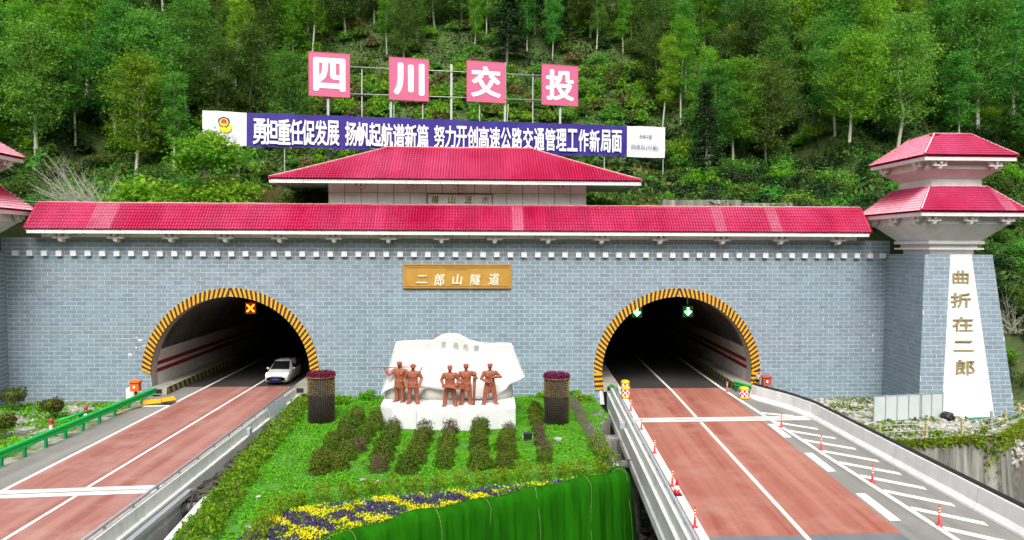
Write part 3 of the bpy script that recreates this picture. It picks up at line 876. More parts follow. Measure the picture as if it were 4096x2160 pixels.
# main lean-to roof over the wall
RX0, RX1 = XC-30.35, XC+30.55
EY, EZ, RY, RZ = -1.25, 11.93, .35, 13.80
mroof = part('roof', portal, (XC, 0, 12)); 
roof_plane(mroof, (RX0, RY, RZ), (RX1, RY, RZ), (RX1, EY, EZ), (RX0, EY, EZ))
mb = MB(); mb.upright([(RX0+.05, 0), (RX1-.05, 0), (RX1-.05, .01), (RX0+.05, .01)], 0, .01)
dk = MB()
dk.add([(RX0+.02, EY+.03, EZ-.06), (RX1-.02, EY+.03, EZ-.06), (RX1-.02, RY, RZ-.06), (RX0+.02, RY, RZ-.06), (RX0+.02, 1.6, EZ-.06), (RX1-.02, 1.6, EZ-.06), ],
       [(0, 1, 2, 3), (3, 2, 5, 4), (0, 4, 5, 1), (0, 3, 4), (1, 5, 2)])
dk.build('roof_deck', M['cream'], mroof)
ridge(mroof, [(RX0-.05+i*(RX1-RX0+.1)/24, RY, RZ+.04+.012*math.sin(i*2.3)) for i in range(25)])
# verge trim at both ends
for x in (RX0-.02, RX1+.02):
    mb = MB(); mb.tube([(x, EY-.02, EZ+.06), (x, RY, RZ+.08)], .09, 6); mb.build('verge_cap', M['tile_cap'], mroof)
# white fascia panels below the eave, frieze panels between wall head and soffit
fp = MB(); fp.box((-.635, -.03, 0), (.635, .03, .2)); fp_me = fp.mesh('fascia_panel', M['cream'])
nf = 47; fw = (RX1-RX0-.3)/nf
for i in range(nf):
    o = link('fascia_panel', fp_me, mroof, (RX0+.15+(i+.5)*fw-XC, EY+.03, EZ-.265-12), scale=((fw-.025)/1.27, 1, 1))
zf0, zf1 = WZ1+.002, EZ-.07
fr = MB(); fr.box((-.5, 0, zf0), (.5, .05, zf1-.002)); fr_me = fr.mesh('frieze_panel', M['cream'], (0, 0, zf0))
nfz = 49
for i in range(nfz):
    link('frieze_panel', fr_me, portal, (RX0+.4+(i+.5)*(RX1-RX0-.8)/nfz-XC, -.03, zf0), scale=((RX1-RX0-.8)/nfz-.03, 1, 1))
mb = MB(); mb.box((RX0+.3, .03, zf0), (RX1-.3, .9, zf1-.004)); mb.build('frieze_back', M['panel_joint'], portal)
# bracket sets under the eaves
def bracket_mesh():
    mb = MB()
    mb.hexa([(-.13, -.42, -.22), (.13, -.42, -.22), (.13, 0, -.3), (-.13, 0, -.3), (-.17, -.5, .02), (.17, -.5, .02), (.17, 0, .02), (-.17, 0, .02)])   # corbel
    mb.box((-.62, -.44, .02), (.62, -.2, .2))                                                # cross arm
    for s in (-1, 1):
        mb.hexa([(s*.44-.1, -.46, .2), (s*.44+.1, -.46, .2), (s*.44+.1, -.16, .2), (s*.44-.1, -.16, .2),
                 (s*.48-.19, -.52, .48), (s*.48+.19, -.52, .48), (s*.48+.19, -.1, .48), (s*.48-.19, -.1, .48)])
    mb.hexa([(-.1, -.56, .2), (.1, -.56, .2), (.1, -.1, .2), (-.1, -.1, .2), (-.17, -.66, .52), (.17, -.66, .52), (.17, -.04, .52), (-.17, -.04, .52)])
    mb.box((-.12, -.3, -.05), (.12, .0, .2))
    return mb.mesh('eave_bracket', M['bracket'])
brk = bracket_mesh()
for u in (160, 297, 434, 571, 706, 842, 978, 1111, 1244, 1377, 1511, 1657, 1813, 1959, 2103):
    p = onY(u*OV, 600*OV, -.4)
    link('eave_bracket', brk, portal, (p.x-XC, -.34, 11.30), scale=(.92, 1.1, .86))
# raised centre with hipped roof
PX0, PX1, PY = -11.18, 8.17, 1.0
mb = MB(); mb.box((PX0+.03, PY+.06, 12.2), (PX1-.03, PY+5.5, 16.0)); mb.build('pavilion_core', M['panel_joint'], portal)
npn = 16; pwid = (PX1-PX0)/npn
pn = MB(); pn.box((-.5, 0, 0), (.5, .05, 1.0)); pn_me = pn.mesh('wall_panel', M['cream'])
for i in range(npn):
    for z0, z1 in ((13.6, 14.84), (14.87, 15.75)):
        link('wall_panel', pn_me, portal, (PX0+(i+.5)*pwid-XC, PY, z0), scale=(pwid-.045, 1, z1-z0))
for x, s in ((PX0, 1), (PX1, -1)):
    mb = MB(); mb.box((min(x, x+s*.03), PY+.052, 12.2), (max(x, x+s*.03), PY+5.5, 15.75)); mb.build('side_panel', M['cream'], portal)
proof = part('pavilion_roof', portal, ((PX0+PX1)/2, PY, 15.5))
ex0, ex1, ey0, ez = -15.0, 11.95, -.85, 15.62
rx0, rx1, ry, rzz = -7.1, 4.2, 3.2, 18.42
ey1 = 2*ry-ey0
roof_plane(proof, (rx0, ry, rzz), (rx1, ry, rzz), (ex1, ey0, ez), (ex0, ey0, ez))
roof_plane(proof, (rx1, ry, rzz), (rx0, ry, rzz), (ex0, ey1, ez), (ex1, ey1, ez), sheet=1.6)
roof_plane(proof, (rx0, ry, rzz), (rx0, ry, rzz), (ex0, ey0, ez), (ex0, ey1, ez))
roof_plane(proof, (rx1, ry, rzz), (rx1, ry, rzz), (ex1, ey1, ez), (ex1, ey0, ez))
mb = MB(); e = .06
mb.add([(ex0, ey0, ez-e), (ex1, ey0, ez-e), (ex1, ey1, ez-e), (ex0, ey1, ez-e), (rx0, ry, rzz-e), (rx1, ry, rzz-e)],
       [(0, 1, 5, 4), (1, 2, 5), (2, 3, 4, 5), (3, 0, 4), (3, 2, 1, 0)])
mb.build('roof_deck', M['cream'], proof)
ridge(proof, [(rx0-.1, ry, rzz+.06), (rx1+.1, ry, rzz+.06)], .15)
for x, y, rx in ((ex0, ey0, rx0), (ex1, ey0, rx1), (ex0, ey1, rx0), (ex1, ey1, rx1)):
    ridge(proof, [(x + (rx-x)*t, y+(ry-y)*t, ez+(rzz-ez)*t+.05+.06*(1-t)**6) for t in [i/8 for i in range(9)]], .13)
nf2 = 22; fw2 = (ex1-ex0)/nf2
for i in range(nf2):
    link('fascia_panel', fp_me, proof, (ex0+(i+.5)*fw2-wloc(proof).x, ey0+.06-PY, ez-.25-15.5), scale=((fw2-.025)/1.27, 1, .95))
for x, rt in ((ex0+.06, PI/2), (ex1-.06, PI/2)):
    link('fascia_panel', fp_me, proof, (x-wloc(proof).x, ry-PY, ez-.25-15.5), rot=(0, 0, rt), scale=((ey1-ey0-.2)/1.27, 1, .95))
for u in (902, 1032, 1157, 1278, 1409):
    p = onY(u*OV, 472*OV, PY-.3)
    link('eave_bracket', brk, portal, (p.x-XC, PY+.0, 15.12), scale=(.72, .9, .85))

# ------------------------------------------------------------------ lettering
def text_mesh(body, name, m, w=None, h=None, bold=0.0, extrude=0.0, shear=0.0, spacing=1.0):
    cu = bpy.data.curves.new(name, 'FONT')
    cu.body = body; cu.size = 1.0; cu.extrude = extrude; cu.shear = shear; cu.resolution_u = 3
    cu.space_character = spacing
    ob = bpy.data.objects.new(name, cu); COL.objects.link(ob)
    dg = bpy.context.evaluated_depsgraph_get()
    me = bpy.data.meshes.new_from_object(ob.evaluated_get(dg))
    bpy.data.objects.remove(ob); bpy.data.curves.remove(cu)
    me.name = name
    if bold > 0 and len(me.vertices):            # heavier strokes: the outline struck several times, a hair apart in depth
        bm = bmesh.new()
        for i_, (dx, dy) in enumerate(((0, 0), (bold, 0), (-bold, 0), (0, bold*.7), (0, -bold*.7), (bold*.7, bold*.5), (-bold*.7, bold*.5), (bold*.7, -bold*.5), (-bold*.7, -bold*.5))):
            m2 = me.copy(); m2.transform(Matrix.Translation((dx, dy, .0012*i_))); bm.from_mesh(m2); bpy.data.meshes.remove(m2)
        bm.to_mesh(me); bm.free()
    co = np.empty(len(me.vertices)*3); me.vertices.foreach_get('co', co); co = co.reshape(-1, 3)
    if len(co):
        lo, hi = co.min(0), co.max(0)
        c = (lo+hi)/2; sx = (w/(hi[0]-lo[0])) if w else 1; sz = (h/(hi[1]-lo[1])) if h else sx
        if w is None and h: sx = sz
        co[:, 0] = (co[:, 0]-c[0])*sx; co[:, 1] = (co[:, 1]-c[1])*sz
        me.vertices.foreach_set('co', co.ravel())
    me.materials.clear(); me.materials.append(m)
    me.update()
    return me
UP = (PI/2, 0, 0)                                # text upright, facing the camera side (-Y)
# name plaque
pl0, pl1 = Vector((-5.54, 0, 7.75)), Vector((2.43, 0, 9.53))
pq = thing('name_plaque', ((pl0.x+pl1.x)/2, -.02, 7.75), 'large bronze name plaque with raised cream characters between the two tunnel openings', 'plaque')
mb = MB(); mb.box((pl0.x, -.12, pl0.z), (pl1.x, -.02, pl1.z)); mb.build('panel', M['plaque'], pq)
mb = MB()
for k, (i, d) in enumerate(((0, .07), (.15, .045))):
    a, b, c, e = pl0.x+i, pl1.x-i, pl0.z+i, pl1.z-i; w = .085
    for lo, hi in (((a, c), (b, c+w)), ((a, e-w), (b, e)), ((a, c+w), (a+w, e-w)), ((b-w, c+w), (b, e-w))):
        mb.box((lo[0], -.12-d, lo[1]), (hi[0], -.1205, hi[1]))
mb.build('frame', M['plaque'], pq)
for ch, u, v, w, h in zip('二郎山隧道', (600, 945, 1283, 1628, 1985), (415, 425, 420, 420, 412), (210, 200, 200, 205, 215), (150, 235, 195, 205, 225)):
    p = onY(1560+u/4.77, 1030+v/4.77, -.15)
    me = text_mesh(ch, 'character', M['plaque_text'], w/4.77*.0186, h/4.77*.0186, .02, .03, .12)
    link('character', me, pq, Vector((p.x, -.155, p.z))-wloc(pq), UP)
mb = MB(); c = onY(1560+1280/4.77, 1030+235/4.77, -.14)
rr = random.Random(5)
for k in range(26):                              # the line of Tibetan script above, worn to a row of strokes
    x = c.x-.78+k*.06
    mb.box((x, -.128, c.z+.03), (x+.05, -.1195, c.z+.055))
    if rr.random() < .8: mb.box((x+.01, -.128, c.z-.06*rr.random()-.03), (x+.025, -.1195, c.z+.03))
    if rr.random() < .4: mb.box((x, -.128, c.z-.07), (x+.05, -.1195, c.z-.05))
    if rr.random() < .35: mb.box((x+.01, -.128, c.z+.075), (x+.045, -.1195, c.z+.095))
mb.build('small_script', mat('script_brown', (.26, .13, .04), .6), pq)
# small panel on the raised centre
q0, q1 = Vector((-3.85, PY, 13.94)), Vector((1.06, PY, 14.82))
sq = thing('inscribed_panel', ((q0.x+q1.x)/2, PY-.01, 13.94), 'narrow white panel in a dark red frame with four gold characters under the upper roof', 'plaque')
mb = MB(); mb.box((q0.x, PY-.05, q0.z), (q1.x, PY-.006, q1.z)); mb.build('panel', M['cream'], sq)
mb = MB()
for lo, hi in (((q0.x, q0.z), (q1.x, q0.z+.06)), ((q0.x, q1.z-.06), (q1.x, q1.z)), ((q0.x, q0.z+.06), (q0.x+.06, q1.z-.06)), ((q1.x-.06, q0.z+.06), (q1.x, q1.z-.06))):
    mb.box((lo[0], PY-.085, lo[1]), (hi[0], PY-.051, hi[1]))
mb.build('frame', mat('dark_red_frame', (.12, .015, .02), .5), sq)
M['gold_dark'] = mat('gold_dark', (.26, .19, .05), .5)
for ch, u in zip('横山送水', (1090, 1188, 1285, 1385)):
    p = onY(1000+u/1.472, 150+955/1.472, PY-.06)
    link('character', text_mesh(ch, 'character', M['gold_dark'], .55, .58, .012, .012, .1), sq, Vector((p.x, PY-.066, p.z))-wloc(sq), UP)
# ================================================================== TOWERS
def brick_face(A, B, C, D, out, rows_from, skip=None, phase=0.0):
    """bricks on a tapering upright face seen from outside: A, B foot left/right, C, D head right/left.
    Returns lists of 8-corner boxes."""
    A, B, C, D = map(Vector, (A, B, C, D))
    ex = (B-A).normalized()
    n = ex.cross(D-A).normalized()
    if n.dot(out) < 0: n = -n
    H = D.z-A.z
    res = []
    z = A.z; r = 0
    while z < D.z-.06:
        z1 = min(z+BH-GR, D.z-.004)
        va, vb = (z-A.z)/H, (z1-A.z)/H
        La, Ra = A.lerp(D, va), B.lerp(C, va); Lb, Rb = A.lerp(D, vb), B.lerp(C, vb)
        la, ra = (La-A).dot(ex), (Ra-A).dot(ex); lb, rb = (Lb-A).dot(ex), (Rb-A).dot(ex)
        ea, eb = (Ra-La).normalized(), (Rb-Lb).normalized()
        x = -BL + phase - (BL/2 if r % 2 else 0)
        while x < max(ra, rb):
            a, b = x, x+BL-GR; x += BL
            a0, b0 = max(a, la+.004), min(b, ra-.004); a1, b1 = max(a, lb+.004), min(b, rb-.004)
            if b0-a0 < .05 and b1-a1 < .05: continue
            b0 = max(b0, a0); b1 = max(b1, a1)
            if skip and skip(((a0+b0+a1+b1)/4), (z+z1)/2): continue
            p = [La+ea*(a0-la), La+ea*(b0-la), Lb+eb*(b1-lb), Lb+eb*(a1-lb)]
            i = n*-.006; o = n*.016
            res.append([p[0]+o, p[1]+o, p[1]+i, p[0]+i, p[3]+o, p[2]+o, p[2]+i, p[3]+i])
        z += BH; r += 1
    return res
def frustum(mb, cx, cy, h0, z0, h1, z1, mi=0, d0=None, d1=None):
    d0 = h0 if d0 is None else d0; d1 = h1 if d1 is None else d1
    mb.hexa([(cx-h0, cy-d0, z0), (cx+h0, cy-d0, z0), (cx+h0, cy+d0, z0), (cx-h0, cy+d0, z0),
             (cx-h1, cy-d1, z1), (cx+h1, cy-d1, z1), (cx+h1, cy+d1, z1), (cx-h1, cy+d1, z1)], mi)
def tower(sx, label):
    fx = lambda x: x if sx > 0 else 2*XC - x
    cx, cy = fx(33.1), -2.9
    tw = thing('watch_tower', (cx, cy, 0), label, 'tower')
    zb, zt = -1.2, 10.38
    # shaft core
    e = lambda a, b, t: a+(b-a)*t
    t0 = (zb+.5)/(zt+.5)
    fb = (e(29.9, 30.8, t0), e(36.7, 35.6, t0), e(-6, -5, t0)); bb = (30.95, 35.6)
    inner, outer = (fb[0], fb[2]), (fb[1], fb[2])
    P = lambda x, y, z: (fx(x), y, z)
    ring0 = [P(fb[0], fb[2], zb), P(fb[1], fb[2], zb), P(bb[1]+.6, .6, zb), P(bb[0], 0, zb)]
    ring1 = [P(30.8, -5, zt), P(35.6, -5, zt), P(35.2, .6, zt), P(31.1, 0, zt)]
    if sx < 0: ring0 = [ring0[1], ring0[0], ring0[3], ring0[2]]; ring1 = [ring1[1], ring1[0], ring1[3], ring1[2]]
    mb = MB(); nl = 20; vv = [tuple(Vector(a_).lerp(Vector(b_), j/nl)) for j in range(nl+1) for a_, b_ in zip(ring0, ring1)]
    mb.add(vv, [(j*4+i, j*4+(i+1) % 4, j*4+4+(i+1) % 4, j*4+4+i) for j in range(nl) for i in range(4)] + [(3, 2, 1, 0), (nl*4, nl*4+1, nl*4+2, nl*4+3)]); mb.build('shaft', M['grout'], tw)
    def zx(z, xa, xb): return e(xa, xb, (z+.5)/(zt+.5))
    # bricks: inner side, front, outer side
    if sx > 0:
        inn = brick_face((bb[0], 0.0, zb), (fb[0], fb[2], zb), (30.8, -5, zt), (31.1, 0, zt), Vector((-1, 0, 0)), 0)
        sk = lambda u, z: (zx(z, 31.5, 32.57)+.12) < fb[0]+u < (zx(z, 35.17, 34.05)-.12)
        frn = brick_face((fb[0], fb[2], zb), (fb[1], fb[2], zb), (35.6, -5, zt), (30.8, -5, zt), Vector((0, -1, 0)), 0, None, .3)
        out = brick_face((fb[1], fb[2], zb), (bb[1]+.6, .6, zb), (35.2, .6, zt), (35.6, -5, zt), Vector((1, 0, 0)), 0)
    else:
        inn = brick_face((fx(fb[0]), fb[2], zb), (fx(bb[0]), 0.0, zb), (fx(31.1), 0, zt), (fx(30.8), -5, zt), Vector((1, 0, 0)), 0)
        sk = lambda u, z: (zx(z, 31.5, 32.57)+.12) < fb[1]-u < (zx(z, 35.17, 34.05)-.12)
        frn = brick_face((fx(fb[1]), fb[2], zb), (fx(fb[0]), fb[2], zb), (fx(30.8), -5, zt), (fx(35.6), -5, zt), Vector((0, -1, 0)), 0, None, .3)
        out = []
    rest = MB(); k = 0
    for lst, single in ((frn, True), (inn, sx < 0), (out, False)):
        for p in lst:
            if single and k < 290 and (sx > 0 or lst is inn):
                c = sum((Vector(q) for q in p), Vector())/8
                mb = MB(); mb.hexa(p); mb.build('brick', M['brick'], tw, c); k += 1
            else: rest.hexa(p)
    tag(rest.build('brickwork', M['brick'], tw), kind='stuff')
    # white tapering strip with gold characters
    mb = MB()
    z0 = -.75
    sp = [(zx(z0, 31.5, 32.57), zx(z0, 35.17, 34.05), zx(z0, -6, -5)), (32.57, 34.05, -5)]
    o = .05
    a, b = sp
    q0 = [P(a[0], a[2]-o, z0), P(a[1], a[2]-o, z0), P(a[1], a[2]+.05, z0), P(a[0], a[2]+.05, z0)]
    q1 = [P(b[0], b[2]-o, zt+.01), P(b[1], b[2]-o, zt+.01), P(b[1], b[2]+.05, zt+.01), P(b[0], b[2]+.05, zt+.01)]
    if sx < 0: q0 = [q0[1], q0[0], q0[3], q0[2]]; q1 = [q1[1], q1[0], q1[3], q1[2]]
    mb.hexa(q0+q1); mb.build('white_strip', M['white'], tw)
    if sx > 0:
        for ch, (u, v, w, h) in zip('曲折在二郎', ((706, 253, 108, 90), (708, 400, 138, 98), (720, 553, 140, 98), (726, 692, 140, 70), (734, 830, 132, 105))):
            yy = -5.3
            for _ in range(3):
                p = onY(3400+u*.626, 950+v*.626, yy); yy = e(-6, -5, (p.z+.5)/(zt+.5)) - .05 - .03
            sc = .626*(p.y+51)/2750*1.0
            me = text_mesh(ch, 'character', M['gold'], w*sc, h*sc, .008, .05)
            ob = link('character', me, tw, p-wloc(tw), UP)
    # ledges, flares and bands
    mb = MB()
    frustum(mb, cx, cy, 1.55, 10.385, 1.55, 10.73); frustum(mb, cx, cy, 1.98, 10.73, 1.98, 10.86); frustum(mb, cx, cy, 1.7, 10.86, 1.7, 11.12)
    frustum(mb, cx, cy, 2.0, 11.12, 2.0, 11.34)
    mb.build('ledge', M['tower_white'], tw)
    mb = MB(); frustum(mb, cx, cy, 1.86, 11.342, 2.98, 12.46); frustum(mb, cx, cy, 3.02, 12.462, 3.02, 13.0)
    mb.build('lower_flare', M['tower_white'], tw)
    def hip(z0, h0, z1, h1, name, fas):
        r = part(name, tw, (cx, cy, z0))
        mb = MB(); frustum(mb, cx, cy, h0-.06, z0-fas, h0-.06, z0-.04); mb.build('fascia', M['tower_white'], r)
        mb = MB(); frustum(mb, cx, cy, h0-.02, z0-.038, h1, z1-.03); mb.build('roof_deck', M['tile_cap'], r)
        c0 = [(cx-h0, cy-h0, z0), (cx+h0, cy-h0, z0), (cx+h0, cy+h0, z0), (cx-h0, cy+h0, z0)]
        c1 = [(cx-h1, cy-h1, z1), (cx+h1, cy-h1, z1), (cx+h1, cy+h1, z1), (cx-h1, cy+h1, z1)]
        for i in range(4):
            j = (i+1) % 4
            roof_plane(r, c1[i], c1[j], c0[j], c0[i], sheet=.8, courses=.26, wave=.16)
        for i in range(4):
            a, b = Vector(c0[i]), Vector(c1[i]); ridge(r, [tuple(a+(b-a)*t+Vector((0, 0, .06+.05*(1-t)**5))) for t in (0, .1, .25, .5, .75, 1)], .1)
        return r, c1
    lr, c1 = hip(13.26, 3.72, 15.05, 2.0, 'lower_roof', .3)
    for i in range(4):
        j = (i+1) % 4
        a, b = Vector(c1[i]), Vector(c1[j]); m2 = MB(); off = Vector((0, 0, .05))
        m2.tube([a+off, b+off], .07, 6); m2.build('flashing', M['cap_edge'], lr)
    mb = MB(); frustum(mb, cx, cy, 1.82, 14.8, 1.82, 15.63); frustum(mb, cx, cy, 1.84, 15.632, 2.55, 16.22); frustum(mb, cx, cy, 2.6, 16.222, 2.6, 16.72)
    mb.build('upper_flare', M['tower_white'], tw)
    ur, c1 = hip(17.02, 3.26, 18.72, 1.32, 'upper_roof', .3)
    mb = MB(); frustum(mb, cx, cy, 1.33, 18.6, 1.33, 18.745); mb.build('roof_cap', M['tile_cap'], ur)
    for i in range(4):
        j = (i+1) % 4; a, b = Vector(c1[i]), Vector(c1[j]); ridge(ur, [tuple(a+Vector((0, 0, .06))), tuple(b+Vector((0, 0, .06)))], .1)
    # bracket sets
    for half, z, offs, sc in ((3.03, 12.62, (-2.55, 0, 2.55), .72), (2.61, 16.36, (-1.95, 1.95), .72)):
        for side in range(4):
            rot = side*PI/2
            for o_ in offs:
                v = Matrix.Rotation(rot, 3, 'Z') @ Vector((o_, -half, 0))
                link('eave_bracket', brk, tw, (v.x, v.y, z), (0, 0, rot), (sc*1.05, sc*1.15, sc*1.05))
    return tw
tower(1, 'two-roofed watch tower with a white strip of gold characters down its brick shaft')
tower(-1, 'two-roofed watch tower cut off by the left edge of the picture')

# ================================================================== BANNER AND LETTER BOARDS ON THE HILL
bA, bB = onY(510*OV, 320*OV, 8.0), onY(1672*OV, 358*OV, 16.0)
A2, B2 = (bA.x, bA.y), (bB.x, bB.y)
bdir = Vector((B2[0]-A2[0], B2[1]-A2[1], 0)).normalized(); bn = Vector((bdir.y, -bdir.x, 0))   # towards the road
brot = (PI/2, 0, math.atan2(bdir.y, bdir.x))
def bp(u, v, off=0.0):                          # overview pixel -> banner plane (shifted towards the viewer by off)
    a = (A2[0]+bn.x*off, A2[1]+bn.y*off); b = (B2[0]+bn.x*off, B2[1]+bn.y*off)
    return onV(u*OV, v*OV, a, b)
ban = thing('banner', (bA.x, bA.y, 19.4), 'long blue banner with white slogan and white end panels stretched on the hillside', 'banner')
def cloth_panel(name, tl, tr, br, bl, m, nx):
    mb = MB(); ny = 6; vs = []
    tl, tr, br, bl = [bp(*q) for q in (tl, tr, br, bl)]
    for face, d in ((0, 0.0), (1, -.012)):
        for j in range(ny+1):
            for i in range(nx+1):
                s, t = i/nx, j/ny
                p = (tl*(1-s)+tr*s)*(1-t) + (bl*(1-s)+br*s)*t
                L_ = (p-bA).dot(bdir)
                w = .035*math.sin(L_*2.1)*t + .03*noise2(L_*.6, t*3, 1, 2) + .012*math.sin(L_*7+t*3)
                p = p + bn*(w+d) + Vector((0, 0, .02*math.sin(L_*1.3)*(1-t) + .03*math.sin(L_*.9)*t))
                vs.append(p)
    n = nx+1; k = n*(ny+1)
    fs = [(j*n+i, (j+1)*n+i, (j+1)*n+i+1, j*n+i+1) for j in range(ny) for i in range(nx)]
    fs += [(k+j*n+i, k+j*n+i+1, k+(j+1)*n+i+1, k+(j+1)*n+i) for j in range(ny) for i in range(nx)]
    mb.add(vs, fs, 0, True)
    return mb.build(name, m, ban)
cloth_panel('white_end_panel', (509, 278), (620, 283), (620, 368), (509, 366), M['banner_white'], 12)
cloth_panel('blue_panel', (620, 283), (1577, 317), (1577, 394), (620, 368), M['banner_blue'], 110)
cloth_panel('white_end_panel', (1577, 317), (1673, 320), (1671, 397), (1577, 394), M['banner_white'], 10)
def btext(body, u0, v0, u1, v1, u2, v2, m, bold, name='lettering', off=.13):
    """text filling the run from (u0 top v0, bottom v1) to u1; v2 = top at the right end"""
    p0, p1, q = bp(u0, v0, off), bp(u0, v1, off), bp(u1, v2, off)
    w = Vector((q.x-p0.x, q.y-p0.y, 0)).length; h = p0.z-p1.z
    c = bp((u0+u1)/2, (v0+v1)/2 + (u2 - 0), off)
    me = text_mesh(body, name, m, w, h, bold)
    ob = link(name, me, ban, c-wloc(ban), brot)
    return ob
# the slogan, character by character so that it keeps the banner's line
zc0 = (bp(640, 333).z + bp(1560, 360).z)/2
def run(chars, u0, u1, vmid0, vmid1, hpx):
    n = len(chars); step_ = (u1-u0)/n
    for i, ch in enumerate(chars):
        u = u0+(i+.5)*step_; v = vmid0+(vmid1-vmid0)*(i+.5)/n
        p = bp(u, v, .13)
        k = OV*(p-CAM).length/FPX
        hh = hpx*k; ww = step_*k*.95
        me = text_mesh(ch, 'slogan_character', M['print_white'], ww, hh, .028)
        link('slogan_character', me, ban, p-wloc(ban), brot)
run('勇担重任促发展', 637, 853, 330, 335, 60)
run('扬帆起航谱新篇', 868, 1078, 336, 344, 58)
run('努力开创高速公路交通管理工作新局面', 1091, 1565, 343, 356, 55)
def small(body, u, v, wpx, hpx, m, bold=.004):
    p = bp(u, v, .13); k = OV*(p-CAM).length/FPX
    link('small_lettering', text_mesh(body, 'small_lettering', m, wpx*k, hpx*k, bold), ban, p-wloc(ban), brot)
small('高速交警', 1624, 343, 33, 8.5, M['print_navy'], .002)
small('四支队(分局)', 1622, 371, 71, 14, M['print_navy'], .003)
small('TRAFFIC POLICE', 561, 337, 56, 6, M['print_faint'], 0)
small('高速交警', 566, 349, 52, 10, M['print_faint'], 0)
# police emblem: dark pentagonal shield, yellow disc, red centre, yellow foot
def disc(name, u, v, r, m, off, n=20, sq=1.0, pts=None):
    p = bp(u, v, off); k = OV*(p-CAM).length/FPX
    mb = MB()
    if pts is None: pts = [(r*math.cos(2*PI*i/n), r*sq*math.sin(2*PI*i/n)) for i in range(n)]
    vs = [p + bdir*(a*k) + Vector((0, 0, b*k)) for a, b in pts]
    vs2 = [q - bn*.008 for q in vs]; n = len(vs)
    mb.add(vs+vs2, [tuple(range(n)), tuple(range(n, 2*n))[::-1]] + [((i+1) % n, i, n+i, n+(i+1) % n) for i in range(n)])
    mb.build(name, m, ban)
M['print_yellow'] = mat('print_yellow', (.78, .72, .01), .5); M['print_gold'] = mat('print_gold', (.80, .60, .05), .5); M['print_red'] = mat('print_red', (.62, .05, .02), .5)
disc('emblem', 566, 318, 14, M['print_yellow'], .10)
disc('emblem', 563, 307, 14, M['print_navy'], .112, pts=[(0, 13), (11, 8), (13, 2), (9, -9), (3, -12), (0, -10), (-3, -12), (-9, -9), (-13, 2), (-11, 8)])
disc('emblem', 563, 307.5, 9.5, M['print_gold'], .124)
disc('emblem', 563, 304.5, 6, M['print_red'], .136, pts=[(0, 5), (5, 3), (6, -2), (6, -5), (2, -5), (0, -3.5), (-2, -5), (-6, -5), (-6, -2), (-5, 3)])
# posts holding the banner
def post(par, u, v0, v1, w=.09, off=-.12, m='pole', deep=0.0):
    a = bp(u, v0, off)
    zb = hill_z(a.x, a.y)-.4 if v1 is None else bp(u, v1, off).z
    mb = MB(); mb.box((a.x-w/2, a.y-w/2, min(zb, a.z-.3)), (a.x+w/2, a.y+w/2, a.z)); mb.build('post', M[m], par)
for u, v in ((512, 282), (600, 286), (715, 288), (930, 296), (1140, 303), (1340, 310), (1520, 318), (1668, 322)): post(ban, u, v, None, .07)
for (u0, v0, u1, v1) in ((510, 282, 1670, 324), (510, 362, 1670, 393)):
    a, b = bp(u0, v0, -.06), bp(u1, v1, -.06); mb = MB(); mb.tube([a, b], .025, 6); mb.build('wire', M['pole'], ban)
# the letter boards and the pole frame behind the banner
OFF = -1.2
fa = bp(825, 190, OFF)
frame = thing('sign_frame', (fa.x, fa.y, hill_z(fa.x, fa.y)), 'galvanised pipe frame standing behind the banner and carrying the pink letter boards', 'sign frame')
for u, v, w in ((825, 133, .2), (983, 180, .2), (1135, 162, .2), (1270, 158, .2), (1409, 175, .2), (910, 172, .09), (1063, 240, .09), (1206, 245, .09), (1340, 185, .09)):
    post(frame, u, v, None, w, OFF-.18)
for v0, v1 in ((168, 190), (236, 252)):
    a, b = bp(880, v0, OFF-.05), bp(1365, v1, OFF-.05); mb = MB(); mb.tube([a, b], .045, 6); mb.build('cross_pipe', M['pole'], frame)
for u in (985, 1272, 1405):
    a = bp(u+6, 262, OFF-.2); b = a - bn*1.8 ; b.z = hill_z(b.x, b.y)-.2
    mb = MB(); mb.tube([a, b], .04, 6); mb.build('brace', M['pole'], frame)
for ch, (u0, v0, u1, v1), name, bold in (('四', (776, 136, 880, 240), 'first', .045), ('川', (978, 148, 1078, 251), 'second', .05), ('交', (1173, 156, 1270, 256), 'third', .04), ('投', (1361, 165, 1453, 264), 'fourth', .035)):
    p0, p1 = bp(u0, (v0+v1)/2-2, OFF), bp(u1, (v0+v1)/2+2, OFF)
    c = (p0+p1)/2; k = OV*(c-CAM).length/FPX
    w = (p1-p0).length; h = (v1-v0)*k*.985; c.z = bp((u0+u1)/2, (v0+v1)/2+.5, OFF).z
    bo = thing('letter_board', (c.x, c.y, c.z-h/2), f'square pink board with a white character, {name} from the left above the banner', 'sign board', 'pink letter boards above the banner')
    mb = MB()
    ex, ez = bdir*(w/2), Vector((0, 0, h/2))
    def slab(cc, hx, hz, d0, d1):
        q = [cc-hx-hz+bn*d0, cc+hx-hz+bn*d0, cc+hx-hz+bn*d1, cc-hx-hz+bn*d1, cc-hx+hz+bn*d0, cc+hx+hz+bn*d0, cc+hx+hz+bn*d1, cc-hx+hz+bn*d1]
        return q
    mb.hexa(slab(c, ex, ez, .1, -.02)); mb.build('board', M['pink'], bo)
    m2 = MB(); t = .05
    for cc, hx, hz in ((c+ez-Vector((0, 0, t/2)), ex, Vector((0, 0, t/2))), (c-ez+Vector((0, 0, t/2)), ex, Vector((0, 0, t/2)))):
        m2.hexa(slab(cc, hx*1.002, hz, .115, .101))
    for s in (-1, 1): m2.hexa(slab(c+ex*s-bdir*(s*t/2), bdir*(t/2), ez-Vector((0, 0, t)), .115, .101))
    m2.build('edge_strip', M['board_edge'], bo)
    me = text_mesh(ch, 'character', M['print_white'], w*.78, h*.76, bold, .008)
    link('character', me, bo, c+bn*.112-wloc(bo), brot)

